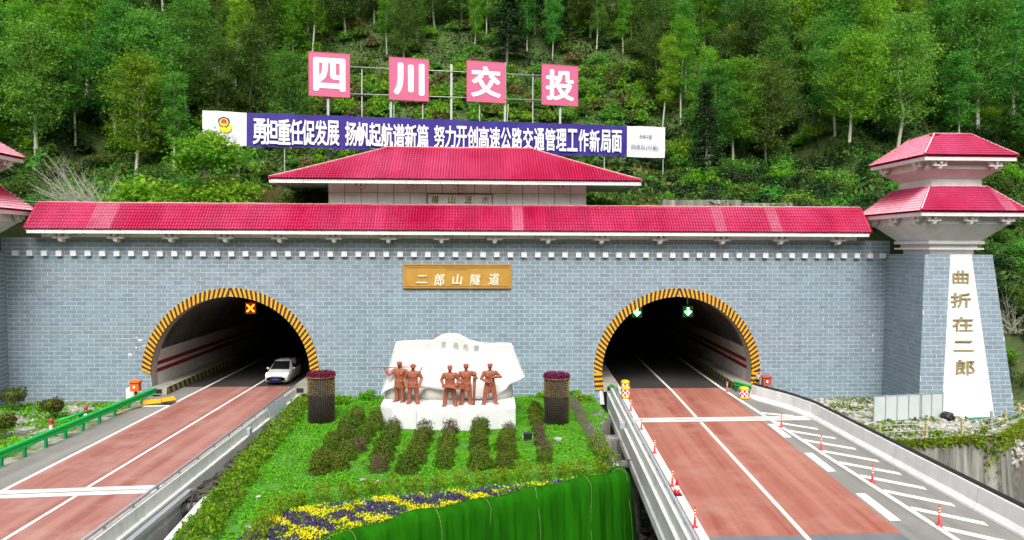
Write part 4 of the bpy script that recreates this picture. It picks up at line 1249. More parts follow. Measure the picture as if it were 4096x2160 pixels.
# ================================================================== LANE SIGNALS AND LAMPS IN THE BORES
def signal(cx_, z, kind, label):
    s = thing('lane_signal', (cx_, 1.6, z-.45), label, 'lane signal', None)
    mb = MB(); mb.box((cx_-.42, 1.55, z-.45), (cx_+.42, 1.8, z+.45)); mb.build('housing', M['black_rail'], s)
    mb = MB(); mb.box((cx_-.37, 1.535, z-.4), (cx_+.37, 1.549, z+.4)); mb.build('dim_panel', M['sig_redglow'] if kind == 'x' else M['sig_greendim'], s)
    mb = MB(); zt = ZC+math.sqrt(RA*RA-min(RA-.3, abs(cx_-(CXL if cx_ < 0 else CXR)))**2)
    mb.tube([(cx_, 1.68, z+.45), (cx_, 1.68, zt+.1)], .04, 6); mb.build('hanger', M['steel'], s)
    lit = MB()
    def bar(x0, z0, x1, z1, w):
        d = Vector((x1-x0, 0, z1-z0)).normalized(); n_ = Vector((d.z, 0, -d.x))*w/2
        a, b = Vector((cx_+x0, 0, z+z0)), Vector((cx_+x1, 0, z+z1))
        lit.upright([(q.x, q.z) for q in (a-n_, b-n_, b+n_, a+n_)], 1.50, 1.534)
    if kind == 'x':
        bar(-.26, -.26, .26, .26, .09); lit2 = lit; lit = MB(); bar(-.26, .26, .26, -.26, .09)
        lit2.build('lit_bar', M['sig_red'], s); 
        for i, v in enumerate(lit.v): lit.v[i] = (v[0], v[1]-.004, v[2])
        lit.build('lit_bar', M['sig_red'], s)
    else:
        bar(0, .3, 0, -.12, .15)
        lit.upright([(cx_-.29, z-.02), (cx_-.2, z+.06), (cx_, z-.14), (cx_+.2, z+.06), (cx_+.29, z-.02), (cx_, z-.33)], 1.494, 1.53)
        lit.build('lit_arrow', M['sig_green'], s)
p = onY(500+1137/2.263, 1100+300/2.263, 1.55); signal(p.x, p.z, 'x', 'lane signal showing a lit red cross in the left tunnel')
p = onY(2300+510/2.058, 1100+305/2.058, 1.55); signal(p.x, p.z, 'a', 'left of the two lane signals showing a green arrow in the right tunnel')
p = onY(2300+930/2.058, 1100+300/2.058, 1.55); signal(p.x, p.z, 'a', 'right of the two lane signals showing a green arrow in the right tunnel')
def tunnel_lamp(cx_, ang, y, label, skew=0.0):
    r = RA-.16; x = cx_+r*math.cos(ang)+skew*y; z = ZC+r*math.sin(ang)
    t = thing('tunnel_lamp', (x, y, z), label, 'lamp', 'lamps under the tunnel vaults')
    mb = MB(); mb.box((x-.09, y-.45, z-.06), (x+.09, y+.45, z+.06)); mb.build('housing', M['steel'], t)
    mb = MB(); mb.box((x-.07, y-.42, z-.075), (x+.07, y+.42, z-.061)); mb.build('diffuser', M['lamp_on'], t)
tunnel_lamp(CXL, R(98), 5.5, 'small lit lamp under the vault of the left tunnel')
tunnel_lamp(CXR, R(97), 4.0, 'small lit lamp under the vault near the crown of the right tunnel', SK)
# ================================================================== MONUMENT AND STATUES
PZ = .95
ped = thing('monument', (-1.9, -7.5, GZ), 'white stone monument like an unrolled sheet on a low pale pedestal', 'monument')
pp = [(-6.15, -5.3), (-6.05, -8.3), (-5.2, -9.05), (-3.75, -9.3), (-3.7, -9.62), (.1, -9.8), (1.55, -9.3), (2.32, -9.0), (2.4, -5.3)]
mb = MB(); mb.prism(pp, GZ-.15, PZ); po = mb.build('pedestal', M['pedestal'], ped)
bv = po.modifiers.new('bevel', 'BEVEL'); bv.width = .05; bv.segments = 2
for x0, y0, x1, y1 in ((.1, -9.81, -.45, -9.79), (-3.7, -9.64, -3.7, -9.64)):
    pass
z6 = lambda u, v: (1480+u/1.94, 1020+v/1.94)
top = [(-6.24, 1.33), (-5.25, 4.71), (-4.64, 4.79), (-2.9, 4.82), (-2.62, 5.0), (-2.3, 5.2), (-1.9, 5.3), (-1.35, 5.27), (-1.0, 5.1), (-.58, 4.84), (.0, 4.68), (.5, 4.61), (1.4, 4.62), (2.14, 4.58), (2.97, 2.54)]
lowpx = [(80, 1085), (110, 1060), (160, 1038), (205, 1033), (260, 1048), (330, 1080), (385, 1085), (410, 1045), (445, 1028), (520, 1040), (600, 1043), (650, 1045), (690, 1075), (760, 1105), (830, 1113), (930, 1105), (1010, 1075), (1060, 1040), (1075, 1008), (1110, 993), (1160, 965), (1197, 932)]
low = []
for u, v in lowpx:
    p = onY(*z6(u, v), -7.0); low.append((p.x, p.z))
low[0] = (-6.24, 1.32); low[-1] = (2.97, 2.53)
nx, nz_ = 96, 14
vs = []; fs = []
for side in (0, 1):
    for i in range(nx+1):
        x = -6.24 + 9.21*i/nx
        t_, b_ = interp(x, top), interp(x, low); b_ = min(b_, t_-.01)
        for j in range(nz_+1):
            s = j/nz_; z = b_+(t_-b_)*s
            y = -7.0 + .16*math.sin((x+6.2)*1.05) + .12*math.sin((x+6.2)*2.3+1) - .35*(1-s)**3*(.4+.6*math.sin((x+6)*.9)**2) - .12*s**6
            vs.append((x, y + (.28 if side else 0), z))
n = nz_+1; k = (nx+1)*n
for i in range(nx):
    for j in range(nz_):
        fs.append((i*n+j, (i+1)*n+j, (i+1)*n+j+1, i*n+j+1)); fs.append((k+i*n+j, k+i*n+j+1, k+(i+1)*n+j+1, k+(i+1)*n+j))
for i in range(nx):
    fs.append((i*n, k+i*n, k+(i+1)*n, (i+1)*n)); fs.append((i*n+nz_, (i+1)*n+nz_, k+(i+1)*n+nz_, k+i*n+nz_))
mb = MB(); mb.add(vs, fs, 0, True); mb.build('stone_sheet', M['stone_white'], ped)
# the curled underside the sheet rests on
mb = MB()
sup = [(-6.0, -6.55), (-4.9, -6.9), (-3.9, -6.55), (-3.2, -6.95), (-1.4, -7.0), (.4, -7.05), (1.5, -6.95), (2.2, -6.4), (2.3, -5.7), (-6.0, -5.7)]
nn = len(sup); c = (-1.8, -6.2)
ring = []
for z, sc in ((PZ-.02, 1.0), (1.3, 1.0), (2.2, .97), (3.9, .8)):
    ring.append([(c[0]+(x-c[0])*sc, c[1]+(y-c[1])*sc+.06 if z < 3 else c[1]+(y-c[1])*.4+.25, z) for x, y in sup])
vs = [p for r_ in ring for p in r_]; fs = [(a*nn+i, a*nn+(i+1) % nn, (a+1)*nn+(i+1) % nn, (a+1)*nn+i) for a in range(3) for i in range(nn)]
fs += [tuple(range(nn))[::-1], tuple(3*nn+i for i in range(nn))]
mb.add(vs, fs, 0, True); mb.build('curled_base', mat('grey_stone', (.60, .58, .51), .8, .2, 1.2, coords='World'), ped)  # the recessed support is a greyer stone than the sheet
M['carved'] = mat('carved_grey', (.40, .39, .38), .8)
for ch, u, v in zip('筑路先锋', (571, 665, 741, 827), (690, 697, 713, 722)):
    p = onY(*z6(u, v), -7.2)
    x = p.x; y = -7.0 + .16*math.sin((x+6.2)*1.05) + .12*math.sin((x+6.2)*2.3+1) - .12*.55
    link('carved_character', text_mesh(ch, 'carved_character', M['carved'], .34, .38, 0, .006, .15), ped, Vector((x, y-.03, p.z))-wloc(ped), UP)

# ---- figures: overlapping solids fused into one skin
class Fig:
    def __init__(self): self.mb = MB()
    def ell(self, c, rx, ry, rz, rot=None, seg=14, rings=9):
        vs = []
        for j in range(rings+1):
            th = PI*j/rings - PI/2
            for i in range(seg):
                ph = 2*PI*i/seg
                v = Vector((rx*math.cos(th)*math.cos(ph), ry*math.cos(th)*math.sin(ph), rz*math.sin(th)))
                if rot is not None: v = rot @ v
                vs.append(Vector(c)+v)
        fs = [(j*seg+i, j*seg+(i+1) % seg, (j+1)*seg+(i+1) % seg, (j+1)*seg+i) for j in range(rings) for i in range(seg)]
        self.mb.add(vs, fs)
    def limb(self, pts, rads, seg=12):
        self.mb.tube(pts, rads, seg)
        for p, r in zip(pts, rads): self.ell(p, r, r, r, None, 10, 7)
    def loft(self, rings, seg=20):               # rings: (cx, cy, z, rx, ry), bottom to top
        vs = []
        for cx, cy, z, rx, ry in rings:
            for i in range(seg):
                a = 2*PI*i/seg; c_, s_ = math.cos(a), math.sin(a)
                e_ = .8
                vs.append((cx+rx*math.copysign(abs(c_)**e_, c_), cy+ry*math.copysign(abs(s_)**e_, s_), z))
        n_ = len(rings)
        fs = [(j*seg+i, j*seg+(i+1) % seg, (j+1)*seg+(i+1) % seg, (j+1)*seg+i) for j in range(n_-1) for i in range(seg)]
        fs += [tuple(range(seg))[::-1], tuple((n_-1)*seg+i for i in range(seg))]
        self.mb.add(vs, fs)
    def hand(self, w, d, curl=Vector((0, -1, 0)), side=1):
        """palm and five curled fingers at wrist w, reaching along d, closing towards curl"""
        w = Vector(w); d = Vector(d).normalized(); curl = (curl - d*curl.dot(d)).normalized(); a = d.cross(curl).normalized()
        self.limb([w, w+d*.05], [.034, .038], 8)
        self.ell(w+d*.055, .042, .042, .042, None, 8, 6)
        for i, (o, l) in enumerate(((-.032, .062), (-.011, .07), (.011, .066), (.032, .052))):
            b = w+d*.085+a*o
            self.limb([b, b+d*l*.5+curl*.018, b+d*l*.55+curl*.055, b+d*l*.25+curl*.075], [.0125, .0125, .0115, .0105], 6)
        b = w+d*.045+a*(-.04*side)
        self.limb([b, b+d*.03+curl*.025-a*(.02*side), b+d*.05+curl*.055-a*(.004*side)], [.0145, .0135, .012], 6)
def figure(loc, yaw, hgt, label, arms, legs=.16, coat=.55, coat_w=1.0, headturn=0.0, headtilt=0.0, tools=(), lean=0.0):
    root = thing('worker_statue', loc, label, 'statue', 'terracotta statues of road builders')
    F = Fig()
    for s in (-1, 1):
        hx = legs
        F.limb([(s*.095, 0, .88), (s*(.06+hx*.5), -.015, .50), (s*hx, .02, .12)], [.11, .086, .074])
        F.loft([(s*hx, .015, .07, .09, .085), (s*(hx-.005), .012, .17, .08, .08), (s*(hx-.02), .0, .3, .075, .075)], 12)   # trouser hem
        F.limb([(s*hx, .055, .048), (s*(hx+.012), -.05, .05), (s*(hx+.03), -.155, .04)], [.05, .052, .042])
        F.mb.box((s*hx-.045, -.18, .0), (s*hx+.07*s+.045, .09, .03)) if s > 0 else F.mb.box((s*hx-.115, -.18, .0), (s*hx+.045, .09, .03))
    F.loft([(0, .0, .84, .165, .115), (0, .0, .98, .165, .115), (0, 0, 1.12, .175, .12), (0, -.005, 1.28, .205, .13), (0, 0, 1.38, .215, .115), (0, .005, 1.44, .15, .085), (0, .005, 1.48, .075, .065)])
    F.loft([(0, .0, coat, .215*coat_w, .155*coat_w), (0, 0, coat+.12, .20*coat_w, .148), (0, 0, .98, .178, .13), (0, 0, 1.15, .185, .128), (0, 0, 1.3, .205, .132)])
    for s in (-1, 1):                             # lapels, pockets, hem roll
        F.limb([(s*.03, -.128, 1.1), (s*.07, -.125, 1.36), (s*.05, -.07, 1.46)], [.018, .026, .026], 6)
        F.mb.box((s*.1-.05, -.155, .86), (s*.1+.05, -.1, .96))
        F.mb.box((s*.1-.042, -.148, 1.2), (s*.1+.042, -.1, 1.27))
    F.limb([(0, .01, 1.43), (0, -.005, 1.55)], [.062, .056])
    hr = Matrix.Rotation(headturn, 3, 'Z') @ Matrix.Rotation(headtilt, 3, 'X')
    hc = Vector((0, -.012, 1.635))
    H = lambda x, y, z: tuple(hc + hr @ Vector((x, y, z)))
    F.ell(hc, .078, .098, .118, hr, 16, 12)
    F.ell(H(0, -.035, -.055), .056, .062, .062, hr)          # jaw
    F.ell(H(0, -.088, -.105), .02, .018, .018, hr, 8, 6)     # chin
    F.limb([H(0, -.094, .02), H(0, -.118, -.025)], [.012, .019], 8)   # nose
    F.limb([H(-.05, -.078, .035), H(0, -.097, .038), H(.05, -.078, .035)], [.014, .015, .014], 6)   # brow over the eyes
    F.limb([H(-.028, -.094, -.06), H(.028, -.094, -.06)], [.009, .009], 6)   # mouth
    F.limb([H(-.026, -.092, -.076), H(.026, -.092, -.076)], [.010, .010], 6)
    for s in (-1, 1):
        F.ell(H(s*.08, .005, -.01), .014, .024, .034, hr, 8, 6)
        F.ell(H(s*.033, -.084, .008), .014, .01, .010, hr, 8, 6)
    for s, (el, wr, curl) in zip((-1, 1), arms):
        sh = Vector((s*.205, .005, 1.385)); el = Vector(el); wr = Vector(wr)
        F.limb([sh, sh.lerp(el, .5), el, el.lerp(wr, .5), wr], [.082, .072, .064, .057, .047])
        F.limb([el.lerp(wr, .82), el.lerp(wr, .93)], [.056, .058], 8)      # rolled cuff
        F.hand(wr, wr-el, Vector(curl), s)
    me = F.mb.mesh('body', M['terracotta'])
    ob = bpy.data.objects.new('body', me); COL.objects.link(ob)
    rm = ob.modifiers.new('fuse', 'REMESH'); rm.mode = 'VOXEL'; rm.voxel_size = .0125; rm.use_smooth_shade = True
    sm = ob.modifiers.new('soft', 'SMOOTH'); sm.factor = .4; sm.iterations = 2
    dg = bpy.context.evaluated_depsgraph_get()
    me2 = bpy.data.meshes.new_from_object(ob.evaluated_get(dg))
    me2.materials.clear(); me2.materials.append(M['terracotta']); me2.name = 'body'
    me2.polygons.foreach_set('use_smooth', [True]*len(me2.polygons))
    bpy.data.objects.remove(ob)
    sc = hgt/1.78
    rot = (lean, 0, yaw)
    def put(name, mesh): return link(name, mesh, root, (0, 0, 0), rot, (sc*1.16, sc*1.16, sc))
    put('body', me2)
    # cap with crown, band and peak
    C = MB()
    def hp(x, y, z): return hc + hr @ Vector((x, y, z))
    rows = [(.092, .108, .038), (.098, .116, .06), (.102, .12, .085), (.095, .112, .115), (.06, .07, .135), (.01, .01, .14)]
    sg = 18; vs = [hp(rx*math.cos(2*PI*i/sg), ry*math.sin(2*PI*i/sg)+.006, z) for rx, ry, z in rows for i in range(sg)]
    C.add(vs, [(j*sg+i, j*sg+(i+1) % sg, (j+1)*sg+(i+1) % sg, (j+1)*sg+i) for j in range(len(rows)-1) for i in range(sg)] + [tuple(range(sg))[::-1]], 0, True)
    pk = []
    for y_, z_ in ((0, .052), (1, .036)):
        for i in range(9):
            a = PI + PI*i/8
            r_ = 1.0 if y_ == 0 else 1.0
            pk.append((.092*math.cos(a)*(1 if y_ == 0 else .93), -.085 + .02*math.sin(a) if y_ == 0 else -.1 + .085*math.sin(a), z_))
    top_ = [hp(*p) for p in pk]; bot = [hp(p[0], p[1], p[2]-.012) for p in pk]
    C.add(top_+bot, [(i, i+1, 9+i+1, 9+i) for i in range(8)] + [(18+i, 18+9+i, 18+10+i, 18+i+1) for i in range(8)] + [(9+i, 9+i+1, 27+i+1, 27+i) for i in range(8)], 0, True)
    put('cap', C.mesh('cap', M['terracotta']))
    for nm, mesh in tools: put(nm, mesh)
    return root
def rod(pts, r, seg=8):
    mb = MB(); mb.tube(pts, r, seg); return mb
def at6(u, v): p = onZ(*z6(u, v), PZ); return (p.x, p.y, PZ)
T = M['terracotta']
# 1: shovel across the shoulders
t = rod([(-.80, -.10, 1.475), (-.2, -.02, 1.50), (.62, .22, 1.545)], [.018, .02, .018]); 
t.hexa([(-1.12, -.15, 1.435), (-.80, -.115, 1.455), (-.80, -.075, 1.47), (-1.12, -.06, 1.44), (-1.12, -.16, 1.452), (-.80, -.125, 1.472), (-.80, -.085, 1.487), (-1.12, -.07, 1.457)])
figure(at6(230, 1136), R(-18), 2.56, 'leftmost terracotta statue, a worker in a cap with a shovel across his shoulders',
       [((-.36, -.14, 1.17), (-.50, -.15, 1.38), (0, 0, 1)), ((.33, .05, 1.12), (.26, -.13, .98), (0, -1, 0))], legs=.12, coat=.62, headturn=R(8), tools=[('shovel', t.mesh('shovel', T))])
# 2: pickaxe held level at the hips
t = rod([(-.50, -.27, .83), (.52, -.27, .80)], .021)
t.tube([(-.44, -.27, 1.06), (-.47, -.27, .95), (-.485, -.27, .83), (-.475, -.27, .70), (-.45, -.27, .58)], [.012, .024, .032, .022, .008], 8)
s2 = rod([(.20, .16, 1.3), (.34, .16, 1.62)], [.02, .022])  # short stick showing behind his shoulder
figure(at6(335, 1152), R(-4), 2.5, 'second terracotta statue from the left, a worker holding a pickaxe level in both hands',
       [((-.33, .03, 1.12), (-.25, -.20, .87), (0, -1, 0)), ((.33, .03, 1.12), (.27, -.20, .87), (0, -1, 0))], legs=.15, coat=.74, headtilt=R(6), tools=[('pickaxe', t.mesh('pickaxe', T)), ('back_stick', s2.mesh('back_stick', T))])
# 3: open plan in both hands
mb = MB(); vs = []
for d in (0, -.012):
    for j in range(5):
        for i in range(9):
            u = i/8*2-1; v = j/4
            vs.append((u*.30, -.24-.17*v-.02*math.cos(u*3), 1.0-.11*v+.025*math.sin(u*4+v*2)-.04*u+d))
fs = [(j*9+i, j*9+i+1, (j+1)*9+i+1, (j+1)*9+i) for j in range(4) for i in range(8)]
fs += [(45+j*9+i, 45+(j+1)*9+i, 45+(j+1)*9+i+1, 45+j*9+i+1) for j in range(4) for i in range(8)]
b_ = [i for i in range(9)] + [j*9+8 for j in range(1, 5)] + [36+i for i in range(7, -1, -1)] + [j*9 for j in range(3, 0, -1)]
fs += [(b_[(i+1) % len(b_)], b_[i], 45+b_[i], 45+b_[(i+1) % len(b_)]) for i in range(len(b_))]
mb.add(vs, fs, 0, True)
figure(at6(620, 1170), R(2), 2.52, 'middle terracotta statue, a worker in a cap reading an unfolded plan held at his waist',
       [((-.32, .02, 1.12), (-.25, -.24, .98), (0, 0, 1)), ((.32, .02, 1.12), (.25, -.24, .96), (0, 0, 1))], legs=.19, coat=.62, headtilt=R(8), tools=[('plan_sheet', mb.mesh('plan_sheet', T))])
# 4: folded tripod upright beside him, instrument case on a strap
t = MB()
for dx, dy in ((0, 0), (.04, .03), (-.035, .03)): t.tube([(.27+dx*.6, -.22+dy, .02), (.30+dx, -.21+dy, 1.30)], [.018, .03], 8)
t.lathe([(.06, 0), (.08, .03), (.075, .1), (.05, .12), (.055, .16), (.03, .18)], (.30, -.2, 1.29), 12)
c_ = MB(); c_.box((-.47, -.30, .74), (-.10, -.15, .96)); c_.box((-.475, -.305, .93), (-.095, -.145, .975)); c_.tube([(-.40, -.22, .97), (-.38, -.24, 1.05), (-.19, -.24, 1.05), (-.17, -.22, .97)], .012, 6)
figure(at6(745, 1158), R(8), 2.55, 'second terracotta statue from the right, with an instrument case and an upright folded tripod',
       [((-.31, .0, 1.12), (-.19, -.20, 1.06), (0, 0, -1)), ((.38, -.03, 1.14), (.315, -.27, 1.20), (-1, 0, 0))], legs=.16, coat=.60, headturn=R(-10), tools=[('tripod', t.mesh('tripod', T)), ('instrument_case', c_.mesh('instrument_case', T))])
# 5: rock drill slanting in front
t = rod([(-.13, -.24, .12), (-.02, -.25, .80), (.10, -.24, 1.32)], [.014, .028, .028]); t.lathe([(.04, 0), (.055, .04), (.05, .16), (.035, .2)], (.10, -.24, 1.26), 10); t.tube([(.0, -.26, 1.42), (.2, -.24, 1.42)], .016, 6)
figure(at6(930, 1154), R(6), 2.55, 'rightmost terracotta statue, a worker in a long coat gripping a slanting drill with both hands',
       [((-.33, -.02, 1.12), (-.10, -.22, 1.00), (0, 0, 1)), ((.40, -.03, 1.18), (.16, -.24, 1.22), (-1, 0, 0))], legs=.21, coat=.50, coat_w=1.02, headturn=R(-8), tools=[('drill', t.mesh('drill', T))])
# ================================================================== PARAPETS, BARRIERS, RAILS
def seg_sweep(root, name, path, prof, m, every, gap=.012, per=None):
    """cut a long casting into its separate lengths"""
    cur = [path[0]]; acc = 0
    pts = resample(path, .5)
    chunk = [pts[0]]
    for a, b in zip(pts, pts[1:]):
        chunk.append(b); acc += (Vector(b)-Vector(a)).length
        if acc >= every or b == pts[-1]:
            d = (Vector(chunk[-1])-Vector(chunk[-2])).normalized()*gap
            c2 = chunk[:-1]+[tuple(Vector(chunk[-1])-d)]
            mb = MB(); sweep(mb, c2, prof); ctr = sum((Vector(q) for q in c2), Vector())/len(c2)
            o = mb.build(name, m, root, (ctr.x, ctr.y, 0))
            if per: per(o, c2)
            chunk = [b]; acc = 0
# left road, right-hand parapet
par1 = thing('bridge_parapet', (-13.1, -20, 0), 'white concrete parapet with grey rail along the right side of the left road', 'parapet')
profA = [(-.16, .004), (-.12, .3), (-.1, .80), (.12, .80), (.13, .28), (.30, .27), (.30, .16), (.22, .14), (.22, -.62), (.27, -.64), (.27, -1.35), (.12, -1.35), (.1, -.02)]
pathA = [(-13.04, -60, 0), (-12.96, -2.2, 0)]
seg_sweep(par1, 'parapet_block', pathA, profA, M['concrete'], 4.0)
mb = MB(); mb.tube([(-13.06, -60, .98), (-12.98, -2.0, .98)], .065, 8); mb.build('hand_rail', M['grey_rail'], par1)
for i in range(16):
    mb = MB(); y = -2.6-i*2.0; mb.box((-13.06, y-.04, .79), (-12.98, y+.04, .95)); mb.build('rail_post', M['grey_rail'], par1)
# right road, left-hand parapet
par2 = thing('bridge_parapet', (8.6, -15, 0), 'white concrete parapet with grey rail along the left side of the right road', 'parapet')
pathB = [(rl(y)-.58, y, 0) for y in (-60, -30, -20, -10, -2.6)]
profB = [(.2, .004), (.14, .3), (.12, .80), (-.1, .80), (-.11, .28), (-.26, .27), (-.26, .16), (-.18, .14), (-.18, -.75), (-.27, -.80), (-.27, -1.22), (-.1, -1.22), (-.08, -.02)]
seg_sweep(par2, 'parapet_block', pathB, profB[::-1], M['concrete'], 4.0)
mb = MB(); mb.tube([(x+.1, y, .98) for x, y, z in pathB], .065, 8); mb.build('hand_rail', M['grey_rail'], par2)
for i in range(15):
    y = -3.0-i*2.0; x = rl(y)-.48; mb = MB(); mb.box((x-.04, y-.04, .79), (x+.04, y+.04, .95)); mb.build('rail_post', M['grey_rail'], par2)
# right road, right-hand barrier
bar = thing('concrete_barrier', (20.9, -12, 0), 'smooth white concrete barrier with a black rail curving along the right road', 'barrier')
pathC = [(redge(y)+.26, y, 0) for y in (-60, -40, -30, -26, -22, -18, -14, -11, -9.5, -8.6, -7.5, -6.5, -5.5, -4.6, -3.8, -3.2, -2.6)]
profC = [(-.26, .004), (-.24, .09), (-.09, .3), (-.05, .94), (.14, .94), (.16, .2), (.2, .004), (.2, -.5), (-.1, -.5), (-.1, -.02)]
seg_sweep(bar, 'barrier_block', pathC, profC[::-1], M['barrier'], 6.0, .03)
mb = MB(); mb.tube([(x+.1, y, 1.06) for x, y, z in pathC], .055, 8); mb.build('black_rail', M['black_rail'], bar)
mb = MB(); mb.tube([(x+.1, y, .972) for x, y, z in pathC], .03, 6); mb.build('rail_base', M['black_rail'], bar)

# green guardrail
def wbeam(root, path, z0, h=.31, m='green_rail', every=4.0):
    pr = [(0, 0), (.055, .02), (.075, .06), (.05, .11), (.005, .14), (.005, .17), (.05, .20), (.075, .25), (.055, .29), (0, .31), (-.012, .31), (.04, .285), (.055, .25), (.035, .21), (-.012, .175), (-.012, .135), (.035, .10), (.055, .06), (.04, .025), (-.012, 0)]
    k = h/.31
    seg_sweep(root, 'rail_beam', [(x, y, z0) for x, y in path], [(o*1.3, z*k) for o, z in pr], M[m], every, .0)
gr = thing('guardrail', (-22.8, -10, 0), 'bright green corrugated guardrail along the left road', 'guardrail')
gpath = [(-23.6, -32), (-23.1, -17), (-22.7, -1.75)]
wbeam(gr, gpath, .43, .42)
for i in range(17):
    y = -3.3-i*1.66; x = interp(y, [(-32, -23.6), (-17, -23.1), (-1.75, -22.7)])
    mb = MB(); mb.box((x-.2, y-.07, -.35), (x-.07, y+.07, .80)); p_ = mb.build('post', M['green_dark'], gr, (x, y, 0))
    mb = MB(); mb.box((x-.075, y-.06, .5), (x-.03, y+.06, .78)); mb.build('spacer', M['green_dark'], p_)
z8 = lambda u, v: (u/1.84, 1500+v/1.84)
z7 = lambda u, v: (2300+u/2.058, 1100+v/2.058)
z5 = lambda u, v: (500+u/2.263, 1100+v/2.263)
a, b = onZ(*z8(430, 335), .3), onZ(*z8(668, 262), .3)
sr = thing('short_rail', tuple((a+b)/2), 'short piece of green rail lying among the rubble behind the long guardrail', 'rail')
mb = MB(); mb.tube([a, b], .11, 8, 0, True, True, .8); mb.build('rail_beam', M['green_rail'], sr)
c = a.lerp(b, .68); mb = MB(); mb.box((c.x-.08, c.y-.08, -.5), (c.x+.08, c.y+.08, .3)); mb.build('post', M['green_dark'], sr)
# red and white marker posts in the rubble
for (u, v), lb in (((632, 305), 'red and white hydrant beside the short green rail'), ((378, 400), 'red and white hydrant standing left of the short green rail')):
    p = onZ(*z8(u, v), -.25)
    t = thing('hydrant', (p.x, p.y, lz(p.x, p.y)-.03), lb, 'hydrant', 'hydrants in the rubble')
    o = (p.x, p.y, lz(p.x, p.y)-.03)
    mb = MB(); mb.lathe([(.13, 0), (.13, .08), (.10, .1), (.11, .42), (.13, .46)], o, 12); mb.build('barrel', M['white'], t)
    mb = MB(); mb.lathe([(.14, .46), (.15, .5), (.09, .58), (.12, .62), (.12, .7), (.05, .78), (.04, .84)], o, 12); mb.build('bonnet', M['red_dull'], t)
    mb = MB(); mb.tube([(o[0]-.2, o[1], o[2]+.34), (o[0]+.2, o[1], o[2]+.34)], .05, 8); mb.build('outlet', M['red_dull'], t)
# call boxes
def callbox(x, y, z0, h, label, m):
    t = thing('call_box', (x, y, z0), label, 'call box')
    mb = MB(); mb.box((x-.06, y-.06, z0), (x+.06, y+.06, z0+h)); mb.build('post', M['black_rail'], t)
    mb = MB(); mb.box((x-.3, y-.2, z0+h), (x+.3, y+.2, z0+h+.62)); bx_ = mb.build('box', m, t)
    mb = MB(); mb.hexa([(x-.36, y-.28, z0+h+.62), (x+.36, y-.28, z0+h+.62), (x+.36, y+.24, z0+h+.62), (x-.36, y+.24, z0+h+.62), (x-.36, y-.28, z0+h+.66), (x+.36, y-.28, z0+h+.66), (x+.36, y+.24, z0+h+.74), (x-.36, y+.24, z0+h+.74)]); mb.build('hood', m, t)
    mb = MB(); mb.box((x-.17, y-.215, z0+h+.14), (x+.17, y-.201, z0+h+.48)); mb.build('door', M['red_dull'] if m is not M['orange'] else M['orange'], bx_)
    mb = MB(); mb.box((x-.09, y-.228, z0+h+.22), (x+.06, y-.216, z0+h+.4)); mb.build('label_plate', M['cream'], bx_)
p = onZ(*z5(98, 1145), -.15); callbox(p.x, p.y, -.2, .8, 'orange emergency call box on a black post left of the left tunnel', M['orange'])
q = onY(*z7(1575, 880), -1.1); callbox(q.x, q.y, -.45, 1.05, 'dull red emergency call box beside the right tunnel opening', mat('faded_red', (.50, .085, .05), .6, .2, 4))
t = thing('cabinet', (p.x-.55, p.y+.5, -.3), 'low white cabinet behind the orange call box', 'cabinet')
mb = MB(); mb.box((p.x-.85, p.y+.35, -.35), (p.x-.25, p.y+.75, .72)); cb_ = mb.build('case', M['white'], t)
mb = MB(); mb.box((p.x-.82, p.y+.335, -.2), (p.x-.28, p.y+.348, .66)); mb.build('door', M['cream'], cb_)
q = onY(*z7(1515, 835), -.35)
t = thing('warning_beacon', (q.x, -.1, q.z-.2), 'small white camera unit with a red beacon on the striped band of the right tunnel', 'beacon')
mb = MB(); mb.box((q.x-.14, -.5, q.z-.18), (q.x+.14, -.02, q.z+.1)); mb.build('housing', M['white'], t)
mb = MB(); mb.lathe([(.08, 0), (.08, .12), (.05, .2)], (q.x, -.3, q.z+.1), 10); mb.build('beacon', M['red_plastic'], t)
mb = MB(); mb.tube([(q.x, -.54, q.z-.04), (q.x, -.5, q.z-.04)], .07, 10); mb.build('lens', M['dark'], t)
# debris at the left tunnel mouth
a, b = onZ(*z8(850, 288), .0), onZ(*z8(1165, 195), .05)
t = tag(MB().tube([a, a.lerp(b, .5)+Vector((0, 0, .06)), b], .09, 6).build('timber_beam', M['wood'], None, a), 'long timber beam lying behind the guardrail towards the left tunnel', 'timber')
p = onZ(*z8(1140, 215), .02)
t = thing('broken_sign', (p.x, p.y, 0), 'broken yellow sign board lying in the mouth of the left tunnel', 'sign board')
for i, (dx, dy, rz_, w, d) in enumerate(((-.2, 0, .5, 1.1, .55), (.75, .35, .9, .9, .4))):
    m_ = Matrix.Rotation(rz_, 3, 'Z') @ Matrix.Rotation(.35+.2*i, 3, 'X')
    cs = [Vector(p)+Vector((dx, dy, .16+.1*i)) + m_ @ Vector((sx*w/2, sy*d/2, sz*.03)) for sz in (-1, 1) for sx, sy in ((-1, -1), (1, -1), (1, 1), (-1, 1))]
    mb = MB(); mb.hexa(cs); mb.build('board_piece', M['yellow'], t)
mb = MB(); mb.box((p.x-.9, p.y-.4, .001), (p.x+1.2, p.y+.5, .04)); mb.build('rubber_mat', M['rubber'], t)
mb = MB(); mb.hexa([(p.x-.7, p.y-.75, .0105), (p.x+.9, p.y-.6, .0105), (p.x+1.2, p.y-.35, .0105), (p.x-.5, p.y-.45, .0105), (p.x-.7, p.y-.75, .03), (p.x+.9, p.y-.6, .05), (p.x+1.2, p.y-.35, .04), (p.x-.5, p.y-.45, .03)]); mb.build('plaster_sheet', M['cream'], t)

